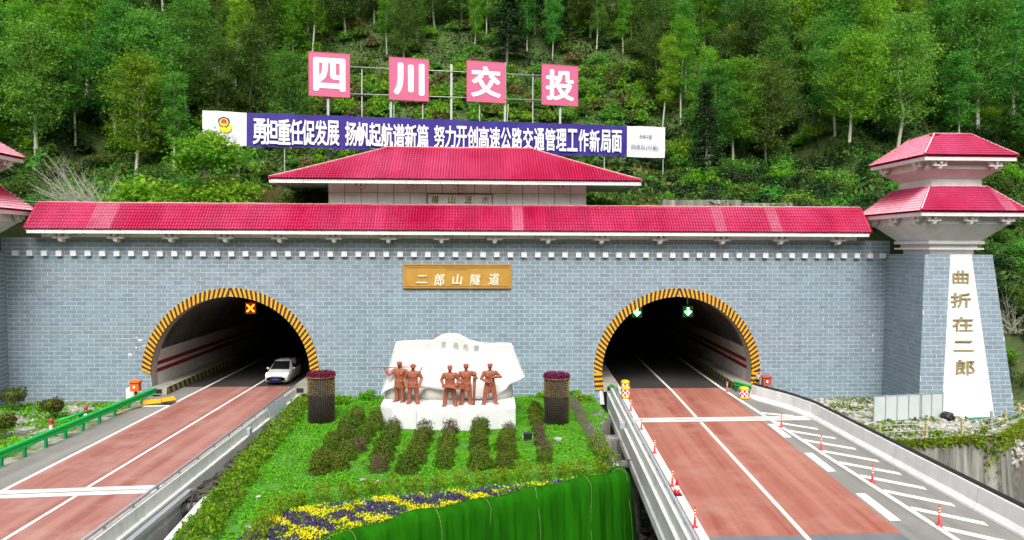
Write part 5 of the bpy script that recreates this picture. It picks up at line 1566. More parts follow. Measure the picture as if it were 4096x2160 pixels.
# delineator posts, cone, crash drums
def delineator_meshes():
    a = MB(); a.lathe([(.13, 0), (.13, .03), (.06, .05), (.05, .1), (.042, .42)], (0, 0, 0), 10)
    b = MB(); c = MB()
    for i in range(3):
        z = .42+i*.115
        b.lathe([(.042, z), (.042, z+.055)], (0, 0, 0), 10); c.lathe([(.042, z+.0551), (.042, z+.115)], (0, 0, 0), 10)
    c.lathe([(.042, .7651), (.035, .79)], (0, 0, 0), 10)
    return a.mesh('flexible_post', M['red_plastic']), b.mesh('reflective_band', M['reflect']), c.mesh('red_band', M['red_plastic'])
dm = delineator_meshes()
ordn = ['first', 'second', 'third', 'fourth', 'fifth', 'sixth', 'seventh']
def delineator(x, y, label):
    t = thing('delineator_post', (x, y, .006), label, 'delineator', 'red delineator posts on the right road')
    for nm, m_ in zip(('flexible_post', 'reflective_band', 'red_band'), dm): link(nm, m_, t, (0, 0, 0))
for i, (x, y) in enumerate(((18.69, -.45), (18.24, -10.73), (18.26, -15.51), (18.09, -20.57), (17.83, -25.53))):
    delineator(x, y, f'red and white delineator post on the hatched side, {ordn[i]} from the tunnel')
for i, (x, y) in enumerate(((10.02, -6.21), (9.58, -11.0), (9.14, -15.76), (8.65, -20.76), (8.22, -25.33))):
    delineator(x+.08, y, f'red and white delineator post beside the left parapet, {ordn[i]} from the tunnel')
t = thing('traffic_cone', (8.62, -21.85, .006), 'red and white traffic cone leaning beside the parapet rail', 'traffic cone')
o = (8.62, -21.85, .006)
mb = MB(); mb.box((o[0]-.2, o[1]-.2, .007), (o[0]+.2, o[1]+.2, .045)); mb.build('base', M['rubber'], t)
mb = MB(); mb.lathe([(.15, .045), (.118, .24)], o, 14); mb.lathe([(.086, .42), (.03, .72), (.02, .73)], o, 14); mb.build('cone_body', M['red_plastic'], t)
mb = MB(); mb.lathe([(.118, .24), (.086, .42)], o, 14); mb.build('reflective_sleeve', M['print_white'], t)
def drum(x, y, label, s=1.0):
    t = thing('crash_drum', (x, y, .006), label, 'crash drum', 'yellow crash drums at the right tunnel')
    o = (x, y, .006); r = .31*s
    mb = MB(); mb.lathe([(r*1.02, 0), (r*1.02, .18*s), (r, .2*s)], o, 24); mb.lathe([(r, .66*s), (r*1.06, .69*s), (r*1.06, .76*s), (r*.9, .86*s), (r*.5, .9*s)], o, 24); mb.build('drum_shell', M['yellow_plastic'], t)
    for nm, par, m_ in (('red_check', 0, M['red_plastic']), ('white_check', 1, M['print_white'])):
        mb = MB()
        for row_ in range(3):
            for k_ in range(12):
                if (row_+k_) % 2 != par: continue
                z0, z1 = (.2+row_*.1533)*s, (.2+(row_+1)*.1533)*s
                pts = []
                for q in range(3):
                    an = 2*PI*(k_+q/2)/12; pts.append((x+r*math.cos(an), y+r*math.sin(an)))
                for (xa, ya), (xb, yb) in zip(pts, pts[1:]): mb.quad((xa, ya, z0+.006), (xb, yb, z0+.006), (xb, yb, z1+.006), (xa, ya, z1+.006))
        mb.build(nm, m_, t)
drum(10.55, -2.46, 'yellow crash drum with red checks in front of the left kerb of the right tunnel')
drum(18.98, -3.03, 'yellow crash drum with red checks in front of the right kerb of the right tunnel')
drum(11.0, -.3, 'yellow crash drum half hidden behind another at the left kerb of the right tunnel')
# green rail ends by the drums
for (p0, p1, lb) in ((z7(1315, 905), z7(1508, 965), 'green guardrail end piece behind the drum at the right kerb'), (z7(292, 930), z7(330, 925), 'green guardrail end piece at the left kerb of the right tunnel')):
    a, b = onZ(*p0, .45), onZ(*p1, .45)
    if (a-b).length < 1: b = a + Vector((.25, -1.6, 0))
    t = thing('rail_end', tuple((a+b)/2 - Vector((0, 0, .45))), lb, 'guardrail')
    wbeam(t, [(a.x, a.y), ((a.x+b.x)/2, (a.y+b.y)/2), (b.x, b.y)], .42, .36)
    for q in (a.lerp(b, .15), a.lerp(b, .9)):
        mb = MB(); mb.box((q.x-.06, q.y+.03, .001), (q.x+.06, q.y+.15, .7)); mb.build('post', M['green_dark'], t)
# odds and ends on the parapets
def boxthing(name, x, y, z, sx, sy, sz, label, cat, m):
    t = thing(name, (x, y, z), label, cat)
    mb = MB(); mb.box((x-sx, y-sy, z-sz), (x+sx, y+sy, z+sz)); o_ = mb.build('case', m, t)
    bv_ = o_.modifiers.new('bevel', 'BEVEL'); bv_.width = .02; bv_.segments = 2
    mb = MB(); mb.box((x-sx*.7, y-sy-.012, z-sz*.7), (x+sx*.7, y-sy-.001, z+sz*.7)); mb.build('lid', m, o_)
boxthing('junction_box', -12.78, -12.3, .45, .14, .2, .2, 'grey junction box on the outer face of the left road parapet', 'junction box', M['grey_rail'])
boxthing('junction_box', rl(-11.5)-.92, -11.5, .42, .16, .2, .2, 'grey junction box on the outer face of the right road parapet', 'junction box', M['grey_rail'])
t = MB(); t.hexa([(-12.55, -8.6, -.33), (-12.5, -5.2, -.33), (-12.46, -5.2, -.33), (-12.5, -8.6, -.33), (-12.93, -8.5, .93), (-12.89, -5.1, .93), (-12.85, -5.1, .93), (-12.89, -8.5, .93)])
tag(t.build('steel_plate', M['steel'], None, (-12.6, -7, -.3)), 'grey steel plate leaning against the parapet by the left hedge', 'steel plate')
# cable tray and pipes over the left gap
t = thing('cable_tray', (-12.7, -24, .0), 'galvanised cable tray fixed along the outside of the left road parapet', 'cable tray')
mb = MB(); mb.box((-12.79, -60, -.10), (-12.45, -20.4, -.06)); mb.box((-12.47, -60, -.06), (-12.44, -20.4, .1)); mb.box((-12.83, -60, -.06), (-12.81, -20.4, .1)); mb.build('tray', M['steel'], t)
mb = MB(); mb.box((-12.81, -60, .1), (-12.44, -20.6, .12)); mb.build('cover', M['steel'], t)
pa, pb = onZ(560+1390/5.223, 1900+600/5.223, -.55), onZ(560+960/5.223, 1900+660/5.223, -.55)
t = thing('wrapped_pipe', (pb.x, pb.y, -.55), 'silver wrapped pipe crossing the gap beside the left road', 'pipe')
pb.x = min(pb.x, -12.35)
mb = MB(); mb.tube([pa+Vector((.9, .0, .0)), pa, pb, pb+Vector((-.22, -.02, -.14)), pb+Vector((-.3, -.04, -.5)), pb+Vector((-.3, -.04, -6.3))], .25, 14); mb.build('pipe_run', M['pipe'], t)
mb = MB(); mb.tube([(-12.62, -20.5, .05), (-12.2, -21.2, .1), (-11.95, -22.2, -.6), (-11.9, -22.6, -2.5), (-11.95, -23, -6.8)], .06, 8); tag(mb.build('black_hose', M['rubber'], None, (-12.6, -20.5, .05)), 'black hose hanging from the cable tray into the gap', 'hose')
pa, pb = onZ(2463, 1862, -1.0), onZ(2535, 1856, -1.0)
t = thing('wrapped_pipe', (pb.x, pb.y, -1.0), 'dark wrapped pipe with an elbow dropping into the gap beside the right road', 'pipe')
mb = MB(); mb.tube([pa-Vector((.8, 0, 0)), pa, pb-Vector((.15, 0, 0)), pb+Vector((.08, 0, -.05)), pb+Vector((.14, 0, -.3)), pb+Vector((.14, -.2, -3.6)), pb+Vector((.3, -.5, -4.0)), pb+Vector((2.5, -.9, -4.1))], .25, 14); mb.build('pipe_run', mat('dark_pipe', (.16, .15, .14), .75, .5, 3, .7, 10, coords='World', col2=(.05, .045, .04)), t)

# ================================================================== THE WHITE CAR
def car(cx_, y0, label):
    t = thing('car', (cx_, y0+2.2, 0), label, 'car')
    # sections along the car: y, half width, sill z, shoulder z, roof z, roof half width
    S = [(0.0, .70, .34, .60, .66, .62), (.10, .84, .24, .74, .82, .72), (.45, .90, .22, .86, .96, .78), (1.15, .92, .22, .97, 1.06, .80), (1.95, .92, .22, 1.0, 1.60, .62), (2.6, .92, .22, 1.02, 1.66, .64), (3.5, .91, .24, 1.02, 1.62, .62), (4.15, .88, .3, 1.02, 1.45, .60), (4.4, .82, .36, 1.0, 1.1, .62)]
    vs, fs = [], []
    for y, w, a, s_, r_, rw in S:
        half = [(w*.96, a), (w, a+.14), (w*1.0, (a+s_)/2), (w*.97, s_), (rw*1.02+.0, r_-.05 if r_-s_ > .2 else s_+(r_-s_)*.6), (rw*.9, r_), (0, r_+.02)]
        ring = half + [(-x, z) for x, z in half[-2::-1]]
        vs += [(cx_+x, y0+y, z) for x, z in ring]
    n_ = 13
    for j in range(len(S)-1):
        for i in range(n_-1): fs.append((j*n_+i, (j+1)*n_+i, (j+1)*n_+i+1, j*n_+i+1))
        fs.append((j*n_+n_-1, (j+1)*n_+n_-1, (j+1)*n_, j*n_))
    fs += [tuple(range(n_))[::-1], tuple((len(S)-1)*n_+i for i in range(n_))]
    fs = [tuple(reversed(f)) for f in fs]
    mb = MB(); mb.add(vs, fs, 0, True)
    body = mb.build('body', M['car_paint'], t)
    def P(x, y, z): return (cx_+x, y0+y, z)
    mb = MB(); mb.add([P(-.74, 1.16, 1.05), P(.74, 1.16, 1.05), P(.57, 1.93, 1.575), P(-.57, 1.93, 1.575)], [(0, 1, 2, 3)])
    for i, v_ in enumerate(mb.v): mb.v[i] = (v_[0], v_[1]-.03, v_[2]+.035)
    mb.build('windscreen', M['glass'], t)
    for s in (-1, 1):
        mb = MB(); q = [P(s*.90, 1.7, 1.03), P(s*.91, 3.9, 1.05), P(s*.67, 3.6, 1.52), P(s*.66, 2.1, 1.54)]
        mb.add(q, [(0, 1, 2, 3) if s > 0 else (3, 2, 1, 0)]); mb.build('side_window', M['glass'], t)
        mb = MB(); mb.hexa([P(s*.52-.0, -.01, .70), P(s*.80, .08, .72), P(s*.86, .42, .80), P(s*.56, .2, .78), P(s*.54, .04, .80), P(s*.80, .13, .84), P(s*.86, .48, .92), P(s*.60, .3, .88)] if s > 0 else
                             [P(-.80, .08, .72), P(-.52, -.01, .70), P(-.56, .2, .78), P(-.86, .42, .80), P(-.80, .13, .84), P(-.54, .04, .80), P(-.60, .3, .88), P(-.86, .48, .92)])
        mb.build('headlight', M['head_on'], t)
        mb = MB(); mb.box(P(s*.62-.12, .02, .36), P(s*.62+.12, .06, .44)); mb.build('fog_lamp', M['dark'], t)
        mb = MB(); mb.lathe([(.02, 0), (.09, .03), (.1, .1), (.06, .17)], P(s*1.03, 1.45, 1.02), 8, sx=1.2, sy=.6); mb.tube([P(s*.9, 1.5, 1.03), P(s*1.0, 1.46, 1.06)], .03, 6); mb.build('wing_mirror', M['car_paint'], t)
        mb = MB(); mb.tube([P(s*.56, 2.0, 1.66), P(s*.56, 2.2, 1.74), P(s*.56, 3.5, 1.73), P(s*.56, 3.7, 1.66)], .025, 6); mb.build('roof_rail', M['chrome'], t)
        for yw in (.95, 3.45):
            w = MB(); prof = [(.20, -.1), (.31, -.1), (.34, -.06), (.34, .06), (.31, .1), (.20, .1)]
            sg = 20; vv = [(cx_+s*.80+z, y0+yw+r_*math.cos(2*PI*i/sg), .34+r_*math.sin(2*PI*i/sg)) for r_, z in prof for i in range(sg)]
            w.add(vv, [(j*sg+i, j*sg+(i+1) % sg, (j+1)*sg+(i+1) % sg, (j+1)*sg+i) for j in range(5) for i in range(sg)], 0, True)
            wh = w.build('wheel', M['rubber'], t)
            d = MB(); vv = [(cx_+s*.90, y0+yw+.21*math.cos(2*PI*i/sg), .34+.21*math.sin(2*PI*i/sg)) for i in range(sg)]
            d.add(vv, [tuple(range(sg)) if s > 0 else tuple(range(sg))[::-1]]); d.build('rim', M['steel'], wh)
    mb = MB(); mb.box(P(-.44, -.06, .40), P(.44, -.02, .54)); mb.hexa([P(-.55, .0, .24), P(.55, .0, .24), P(.55, .1, .24), P(-.55, .1, .24), P(-.5, -.03, .34), P(.5, -.03, .34), P(.5, .1, .34), P(-.5, .1, .34)]); mb.build('lower_grille', M['dark'], t)
    mb = MB(); mb.box(P(-.5, -.03, .66), P(.5, .02, .705)); mb.build('grille_bar', M['chrome'], t)
    mb = MB(); mb.box(P(-.24, -.085, .42), P(.24, -.062, .54)); mb.build('number_plate', M['plate_blue'], t)
    mb = MB(); mb.box(P(-.7, .2, .12), P(.7, 4.2, .3)); mb.build('underbody', M['dark'], t)
car(-15.72, 3.0, 'white estate car with lit headlights driving out of the left tunnel')
# ================================================================== PLANTS: leaf clouds
def leaf_cloud(name, pos, nrm, size, mats, mi=None, aspect=1.6, extra=None, fold=False):
    """every leaf a small four-cornered blade; pos (n,3), nrm (n,3) facing, size (n,)"""
    n = len(pos)
    pos = np.asarray(pos, float); nrm = np.asarray(nrm, float); size = np.asarray(size, float).reshape(-1, 1)
    nrm = nrm/(np.linalg.norm(nrm, axis=1, keepdims=True)+1e-9)
    r = RNG.normal(size=(n, 3)); t = np.cross(nrm, r); t /= (np.linalg.norm(t, axis=1, keepdims=True)+1e-9)
    b = np.cross(nrm, t)
    L = size*aspect/2; W = size/2
    v = np.stack([pos-t*L, pos+b*W*.9-t*L*.1, pos+t*L, pos-b*W*.9-t*L*.1], 1).reshape(-1, 3)
    f = np.arange(4*n).reshape(-1, 4)
    mi_all = np.zeros(n, int) if mi is None else np.asarray(mi, int)
    if extra is not None:                        # stems and trunks as an MB
        off = 4*n
        v = np.concatenate([v, np.array(extra.v)]) if len(extra.v) else v
    me = bpy.data.meshes.new(name)
    polys = [tuple(q) for q in f]
    if extra is not None:
        polys += [tuple(off+i for i in q) for q in extra.f]
        mi_all = np.concatenate([mi_all, np.array(extra.mi, int)])
    nl = sum(len(p) for p in polys)
    me.vertices.add(len(v)); me.vertices.foreach_set('co', v.ravel())
    me.loops.add(nl); me.polygons.add(len(polys))
    ls = np.fromiter((i for p in polys for i in p), int, nl)
    tot = np.fromiter((len(p) for p in polys), int, len(polys)); st = np.concatenate([[0], np.cumsum(tot)[:-1]])
    me.loops.foreach_set('vertex_index', ls); me.polygons.foreach_set('loop_start', st); me.polygons.foreach_set('loop_total', tot)
    me.polygons.foreach_set('material_index', mi_all)
    for m_ in mats: me.materials.append(m_)
    me.update(calc_edges=True); me.validate()
    return me
def rdir(n, up=0.0):
    d = RNG.normal(size=(n, 3)); d /= np.linalg.norm(d, axis=1, keepdims=True); d[:, 2] += up
    return d
M['lf_lawn'] = leafmat('lawn_leaf', [(.07, .24, .005), (.10, .34, .006), (.14, .41, .008), (.20, .42, .012)], .25, objvar=.0)
M['lf_hedge'] = leafmat('hedge_leaf', [(.065, .15, .006), (.12, .25, .007), (.19, .33, .009), (.14, .18, .014)], .3, objvar=.12)
M['lf_shrub'] = leafmat('shrub_leaf', [(.045, .085, .008), (.075, .135, .009), (.105, .18, .011), (.10, .12, .016)], .2, objvar=.16)
M['lf_shrub_dark'] = leafmat('shrub_leaf_dark', [(.06, .045, .022), (.11, .07, .035), (.085, .085, .022), (.14, .09, .045)], .2, objvar=.16)
M['lf_dry'] = leafmat('dry_stalk', [(.16, .11, .05), (.11, .09, .035), (.10, .12, .03)], .2, objvar=.1)
M['fl_yellow'] = leafmat('yellow_petal', [(.72, .56, .006), (.80, .68, .01), (.62, .46, .005)], .3, objvar=0)
M['fl_purple'] = leafmat('purple_petal', [(.035, .012, .10), (.07, .025, .18), (.02, .012, .05)], .2, objvar=0)
M['fl_white'] = leafmat('white_petal', [(.7, .68, .62), (.62, .55, .5)], .3, objvar=0)
M['fl_magenta'] = leafmat('magenta_petal', [(.16, .008, .06), (.26, .012, .09), (.10, .008, .045), (.20, .03, .05)], .2, objvar=.05)

# lawn cover
def scatter(poly, n):
    xs_, ys_ = [p[0] for p in poly], [p[1] for p in poly]
    out = []
    while len(out) < n:
        c = np.stack([RNG.uniform(min(xs_), max(xs_), n), RNG.uniform(min(ys_), max(ys_), n)], 1)
        out += [q for q in c if inside(q[0], q[1], poly)]
    return np.array(out[:n])
q = scatter(garden_poly, 105000)
q = q[(q[:, 1] > -28) & ~((q[:, 0] > -6.2) & (q[:, 0] < 2.4) & (q[:, 1] < -5.3) & (q[:, 1] > -9.6))]
pt_ = np.array([noise2(a*.8, b*.8, 1, 5)+.6*noise2(a*2.1, b*2.3, 1, 9) for a, b in q])+RNG.normal(size=len(q))*.2
q = q[pt_ > -.72]
z_ = np.array([gz(a, b) for a, b in q]) + RNG.uniform(.02, .11, len(q))*(.7+.5*np.sin(q[:, 0]*1.7)*np.cos(q[:, 1]*1.4))
me = leaf_cloud('grass', np.column_stack([q, z_]), rdir(len(q), 1.0), RNG.uniform(.045, .10, len(q)), [M['lf_lawn']])
tag(link('grass', me), 'bright green low ground cover of the garden between the roads', 'grass', kind='stuff')

# shrubs in rows
def shrub_mesh(seed, r, h, n, m, leaf=.075, twig=26, top_dry=0.0):
    rg = np.random.default_rng(seed)
    d = rg.normal(size=(n, 3)); d /= np.linalg.norm(d, axis=1, keepdims=True); d[:, 2] = np.abs(d[:, 2])*1.0
    rad = rg.uniform(.55, 1.06, n)**.6
    bump = 1 + .16*np.sin(d[:, 0]*5+seed)*np.cos(d[:, 1]*6+seed*2) + .1*np.sin(d[:, 2]*9+seed)
    p = d*rad[:, None]*bump[:, None]
    p = np.column_stack([p[:, 0]*r, p[:, 1]*r, .12*h + p[:, 2]*h*.92])
    sk = rg.uniform(0, 1, n) < .25
    p[sk, 2] = rg.uniform(.04, .3, sk.sum())*h; 
    mi = (rg.uniform(0, 1, n) < top_dry*np.clip(p[:, 2]/h, 0, 1)).astype(int)
    ex = MB()
    for k in range(twig):
        a = rg.uniform(0, 2*PI); rr_ = rg.uniform(.2, .95)*r; hh = h*rg.uniform(.75, 1.12)
        ex.tube([(rr_*.15*math.cos(a), rr_*.15*math.sin(a), 0), (rr_*.6*math.cos(a), rr_*.6*math.sin(a), hh*.5), (rr_*math.cos(a), rr_*math.sin(a), hh*(1-.35*(rr_/r)**2))], [.012, .009, .004], 4, 2, True, False)
    return leaf_cloud('foliage', p, d+rg.normal(size=(n, 3))*.5, rg.uniform(.6, 1.3, n)*leaf, [m, M['lf_shrub_dark'], M['twig']], mi, 1.5, ex)
sh_green = [shrub_mesh(i, .60, .98, 1900, M['lf_shrub'], .07, 8, .10) for i in range(4)]
sh_brown = [shrub_mesh(20+i, .58, .95, 1000, M['lf_shrub_dark'], .06, 40, .8) for i in range(3)]
def shrub(x, y, label, me, s, group, z=None, name='garden_shrub'):
    t = thing(name, (x, y, (gz(x, y) if z is None else z)-.02), label, 'shrub', group)
    link('foliage', me, t, (0, 0, 0), (0, 0, random.uniform(0, 6.28)), (s, s, s*random.uniform(.92, 1.08)))
    return t
cols = [((-7.8, -17.3), (-7.75, -6.6), 9, ''), ((-6.85, -16.8), (-6.3, -9.2), 6, ''), ((-4.95, -17.1), (-5.0, -9.6), 6, ''), ((-3.45, -17.4), (-3.0, -10.6), 6, ''),
        ((-1.75, -16.7), (-1.68, -13.2), 3, ''), ((-.02, -17.0), (.1, -10.7), 5, ''), ((1.38, -16.8), (1.72, -10.4), 5, ''), ((3.48, -16.0), (3.78, -5.6), 8, '')]
onm = ['first', 'second', 'third', 'fourth', 'fifth', 'sixth', 'seventh', 'eighth', 'ninth']
for ci, (f_, b_, n_, _) in enumerate(cols):
    for k in range(n_):
        t_ = k/(n_-1); x = f_[0]+(b_[0]-f_[0])*t_+random.uniform(-.12, .12); y = f_[1]+(b_[1]-f_[1])*t_+random.uniform(-.12, .12)
        brown = (ci == 2 and k == 0) or (ci == 7 and random.random() < .75) or (k >= n_-1 and ci in (3, 6)) or random.random() < .06
        me = random.choice(sh_brown if brown else sh_green)
        kind_ = 'brown twiggy' if brown else 'rounded green'
        shrub(x, y, f'{kind_} shrub in the {onm[ci]} garden row from the left, {onm[k]} from the front', me, random.uniform(.82, 1.02)*(.85 if ci == 7 else 1), 'clipped shrubs in rows before the monument')
for i, (x, y) in enumerate(((-6.3, -8.5), (-1.65, -10.3), (.12, -10.0))):
    shrub(x, y, ['dense green shrub close to the left end of the monument pedestal', 'single brown shrub before the middle of the monument pedestal', 'twiggy shrub right of the middle before the monument pedestal'][i], (sh_green[0], sh_brown[0], sh_brown[1])[i], 1.0, 'clipped shrubs in rows before the monument')

# hedges: the left one beside the road, the front one, the right one
def hedge(name, path, w, h, n, label, m, leaf=.085, dry=0.0, stalk=0, gap=0.0, seed=1):
    rg = np.random.default_rng(seed)
    P_ = [Vector((x, y, 0)) for x, y in path]
    seg = [(a, b, (b-a).length) for a, b in zip(P_, P_[1:])]; tot = sum(s[2] for s in seg)
    s_ = rg.uniform(0, tot, n); pts = np.zeros((n, 3)); perp = np.zeros((n, 3)); acc = 0
    for a, b, l in seg:
        k = (s_ >= acc) & (s_ <= acc+l); t = ((s_[k]-acc)/l)[:, None]
        pts[k] = np.array(a)*(1-t)+np.array(b)*t; d = (b-a).normalized(); perp[k] = (d.y, -d.x, 0); acc += l
    a = rg.uniform(-1, 1, n); zt = rg.uniform(0, 1, n)**.7
    lump_ = 1+.18*np.sin(s_*2.1+seed)+.14*np.sin(s_*5.3+seed*2)
    hh = h*lump_*(1-.35*np.abs(a)**3)
    pts = pts + perp*(a*w/2*lump_)[:, None]; pts[:, 2] = np.array([gz(x, y) for x, y in pts[:, :2]]) + zt*hh
    mi = (rg.uniform(0, 1, n) < dry).astype(int)
    if gap: keep = np.sin(s_*6.2)+.6*np.sin(s_*11+1) > -1+gap; pts, mi = pts[keep], mi[keep]; n = len(pts)
    nr = rg.normal(size=(n, 3)); nr[:, 2] += .5
    o = thing(name, (path[0][0], path[0][1], GZ), label, 'hedge')
    ex = MB()
    for k in range(stalk):
        s0 = rg.uniform(0, tot); ac = 0
        for aa, bb, l in seg:
            if s0 <= ac+l: q = aa.lerp(bb, (s0-ac)/l); pr_ = (bb-aa).normalized(); break
            ac += l
        q = q + Vector((pr_.y, -pr_.x, 0))*rg.uniform(-w/2, w/2)*.8
        ex.tube([(q.x, q.y, GZ-.05), (q.x+rg.normal()*.05, q.y+rg.normal()*.05, GZ+h*rg.uniform(.8, 1.2))], [.012, .006], 4, 2, True, False)
    me = leaf_cloud('foliage', pts, nr, rg.uniform(.6, 1.3, n)*leaf, [m, M['lf_dry'], M['twig']], mi, 1.6, ex)
    og = Vector((path[0][0], path[0][1], GZ))
    me.transform(Matrix.Translation(-og)); link('foliage', me, o)
hedge('garden_hedge', [(-12.35, -1.2), (-12.1, -6), (-11.75, -11), (-11.5, -16), (-11.0, -20), (-10.55, -24), (-10.1, -28)], 1.35, .60, 9500, 'loose green hedge along the left road parapet', M['lf_hedge'], .10, .05, 150, seed=3)
hedge('garden_hedge', [(6.3, -17.9), (3.1, -18.7), (-1.2, -19.75), (-4.4, -20.5), (-7.6, -21.6), (-8.3, -23.2), (-8.1, -26)], .8, .78, 7000, 'thin upright hedge behind the flower bed', M['lf_hedge'], .075, .0, 30, .40, seed=5)
hedge('garden_hedge', [(6.5, -17.6), (6.55, -13.2)], .9, .85, 1300, 'bright green hedge at the right front corner of the garden', M['lf_hedge'], .085, .05, 60, seed=7)
hedge('garden_hedge', [(6.55, -13.0), (6.6, -8), (6.7, -2.5)], .75, .6, 700, 'dry brown hedge along the right edge of the garden', M['lf_dry'], .06, .9, 420, seed=9)
for i, (x, y, s) in enumerate(((-8.1, -1.0, 1.0), (-5.9, -.9, 1.15), (-9.6, -2.2, .8), (6.9, -1.2, .9), (4.9, -.9, .7), (7.6, -1.8, .8))):
    hedge('wall_weed', [(x-.5, y), (x+.6, y-.2)], .7, .7*s, 420, ['leafy weeds at the wall foot behind the left flower column', 'tall leafy weeds at the wall foot left of the monument', 'low weeds behind the left flower column', 'leafy weeds at the wall foot near the right tunnel', 'low weeds at the wall foot right of the monument', 'weeds beside the foot of the striped band of the right tunnel'][i], M['lf_lawn'], .12, 0, 20, seed=30+i)

# flower bed
bed = [(5.9, -18.75), (.9, -20.1), (-4.4, -21.3), (-7.9, -22.6), (-8.75, -24.6), (-9.3, -29), (-6.95, -29.5), (-5.8, -25.1), (-3.6, -23.8), (-1.8, -22.7), (.1, -21.6), (1.9, -20.7), (4.2, -19.6), (5.9, -18.9)]
mb = MB(); mb.prism(bed, GZ-.02, GZ+.06); fb_ = structure(mb.build('flower_bed', M['soil']))
q = scatter(bed, 15000); n = len(q)
v = np.array([noise2(a*1.05, b*1.5, 1, 8) + .55*noise2(a*2.6, b*2.9, 1, 3) for a, b in q])
right = np.clip((q[:, 0]+1)/6, 0, 1)
v = v + RNG.normal(size=n)*.16
mi = np.where(v > .24+.4*right, 0, np.where(v < -.02, 1, 2))
mi = np.where(RNG.uniform(0, 1, n) < .10, 2, mi); mi = np.where(RNG.uniform(0, 1, n) < .02, 3, mi)
mi = np.where((mi == 0) & (RNG.uniform(0, 1, n) < .3), 2, mi); mi = np.where((mi == 1) & (RNG.uniform(0, 1, n) < .35), 2, mi)
z_ = GZ + np.where(mi == 2, RNG.uniform(.07, .2, n), RNG.uniform(.17, .29, n))
nr = rdir(n, 1.0); nr[:, 1] -= .7*(mi != 2)
me = leaf_cloud('flowers', np.column_stack([q, z_]), nr, np.where(mi == 2, .10, .07)*RNG.uniform(.7, 1.25, n), [M['fl_yellow'], M['fl_purple'], M['lf_hedge'], M['fl_white']], mi, 1.1)
tag(link('pansies', me), 'yellow and purple pansies massed in the front flower bed', 'flowers', kind='stuff')

# green cloth thrown over the terrace front
top_ = [(-6.35, -30.0), (-5.75, -27.5), (-5.15, -25.45), (-4.2, -24.75), (-3.2, -24.15), (-2.3, -23.6), (-1.4, -23.0), (-.5, -22.45), (.4, -21.95), (1.3, -21.45), (2.1, -21.05), (3.3, -20.45), (4.4, -19.95), (5.5, -19.4), (6.3, -19.0), (6.75, -18.65), (6.98, -18.2), (7.0, -17.6)]
tp = resample([(x, y, 0) for x, y in top_], .08)
sec = [(-.75, .05), (-.5, .16), (-.2, .34), (.05, .40), (.22, .30), (.32, .02), (.36, -.4), (.38, -1.0), (.40, -1.8), (.42, -2.8), (.45, -4.0), (.5, -5.4), (.55, -6.9)]
rows = [offset_path(tp, o) for o, _ in sec]
vs = []; acc = 0; nT = len(tp)
cl_s = []
for i in range(nT):
    if i: acc += (Vector(tp[i])-Vector(tp[i-1])).length
    cl_s.append(acc)
    for j, (o, z) in enumerate(sec):
        x, y, _ = rows[j][i]
        a = Vector((tp[min(i+1, nT-1)][0]-tp[max(i-1, 0)][0], tp[min(i+1, nT-1)][1]-tp[max(i-1, 0)][1])).normalized(); nrm_ = (a.y, -a.x)
        dn = max(0, -z)/7
        ga = sum(math.exp(-((acc-c_)/.22)**2) for c_ in (6.6, 9.5, 12.3, 12.9, 14.9, 17.3))
        cr_ = (1-abs(math.sin(acc*2.1+.9*math.sin(acc*.7)+dn*.6)))**4 + .7*(1-abs(math.sin(acc*3.7+1.3+dn*1.1)))**5
        fold = ((.04+.22*dn)*cr_ + (.05+.10*dn)*(1.1+math.sin(acc*9.7+2)*.45 + math.sin(acc*5.3+dn*2)*.5 + .3*math.sin(acc*17)) - (.05+.2*dn)*ga*.6 + .25*dn*abs(math.sin(acc*.62))) * (1 if z < .2 else .3)
        zz = z + .10*math.sin(acc*.9)*(1 if z > 0 else .3) + (.06*math.sin(acc*2.3+j) if z > .1 else 0)
        if -.1 < z: zz *= .8+.35*math.sin(acc*.55+1)**2
        vs.append((x+nrm_[0]*fold, y+nrm_[1]*fold, GZ + zz))
k = len(sec); fs = [(i*k+j, i*k+j+1, (i+1)*k+j+1, (i+1)*k+j) for i in range(nT-1) for j in range(k-1)]
fs = [f[::-1] for f in fs]
ct = thing('green_cloth', (1, -21.6, GZ), 'large green shade cloth draped and roped over the front wall of the garden', 'cloth')
mb = MB(); mb.add(vs, fs, 0, True); co_ = mb.build('drape', M['cloth'], ct)
sd_ = co_.modifiers.new('thick', 'SOLIDIFY'); sd_.thickness = .012
for s0 in (2.2, 5.8, 8.2, 10.6, 13.4, 15.6):
    i = min(range(nT), key=lambda q_: abs(cl_s[q_]-s0-3))
    pts = [Vector(vs[i*k+j]) + Vector((0, -.03, .03)) for j in range(k-2)]
    pts = [p_+Vector((.05*math.sin(jj*1.3+s0), 0, 0)) for jj, p_ in enumerate(pts)]
    mb = MB(); mb.tube(pts, .010, 5); mb.build('tie_rope', M['rope'], ct)

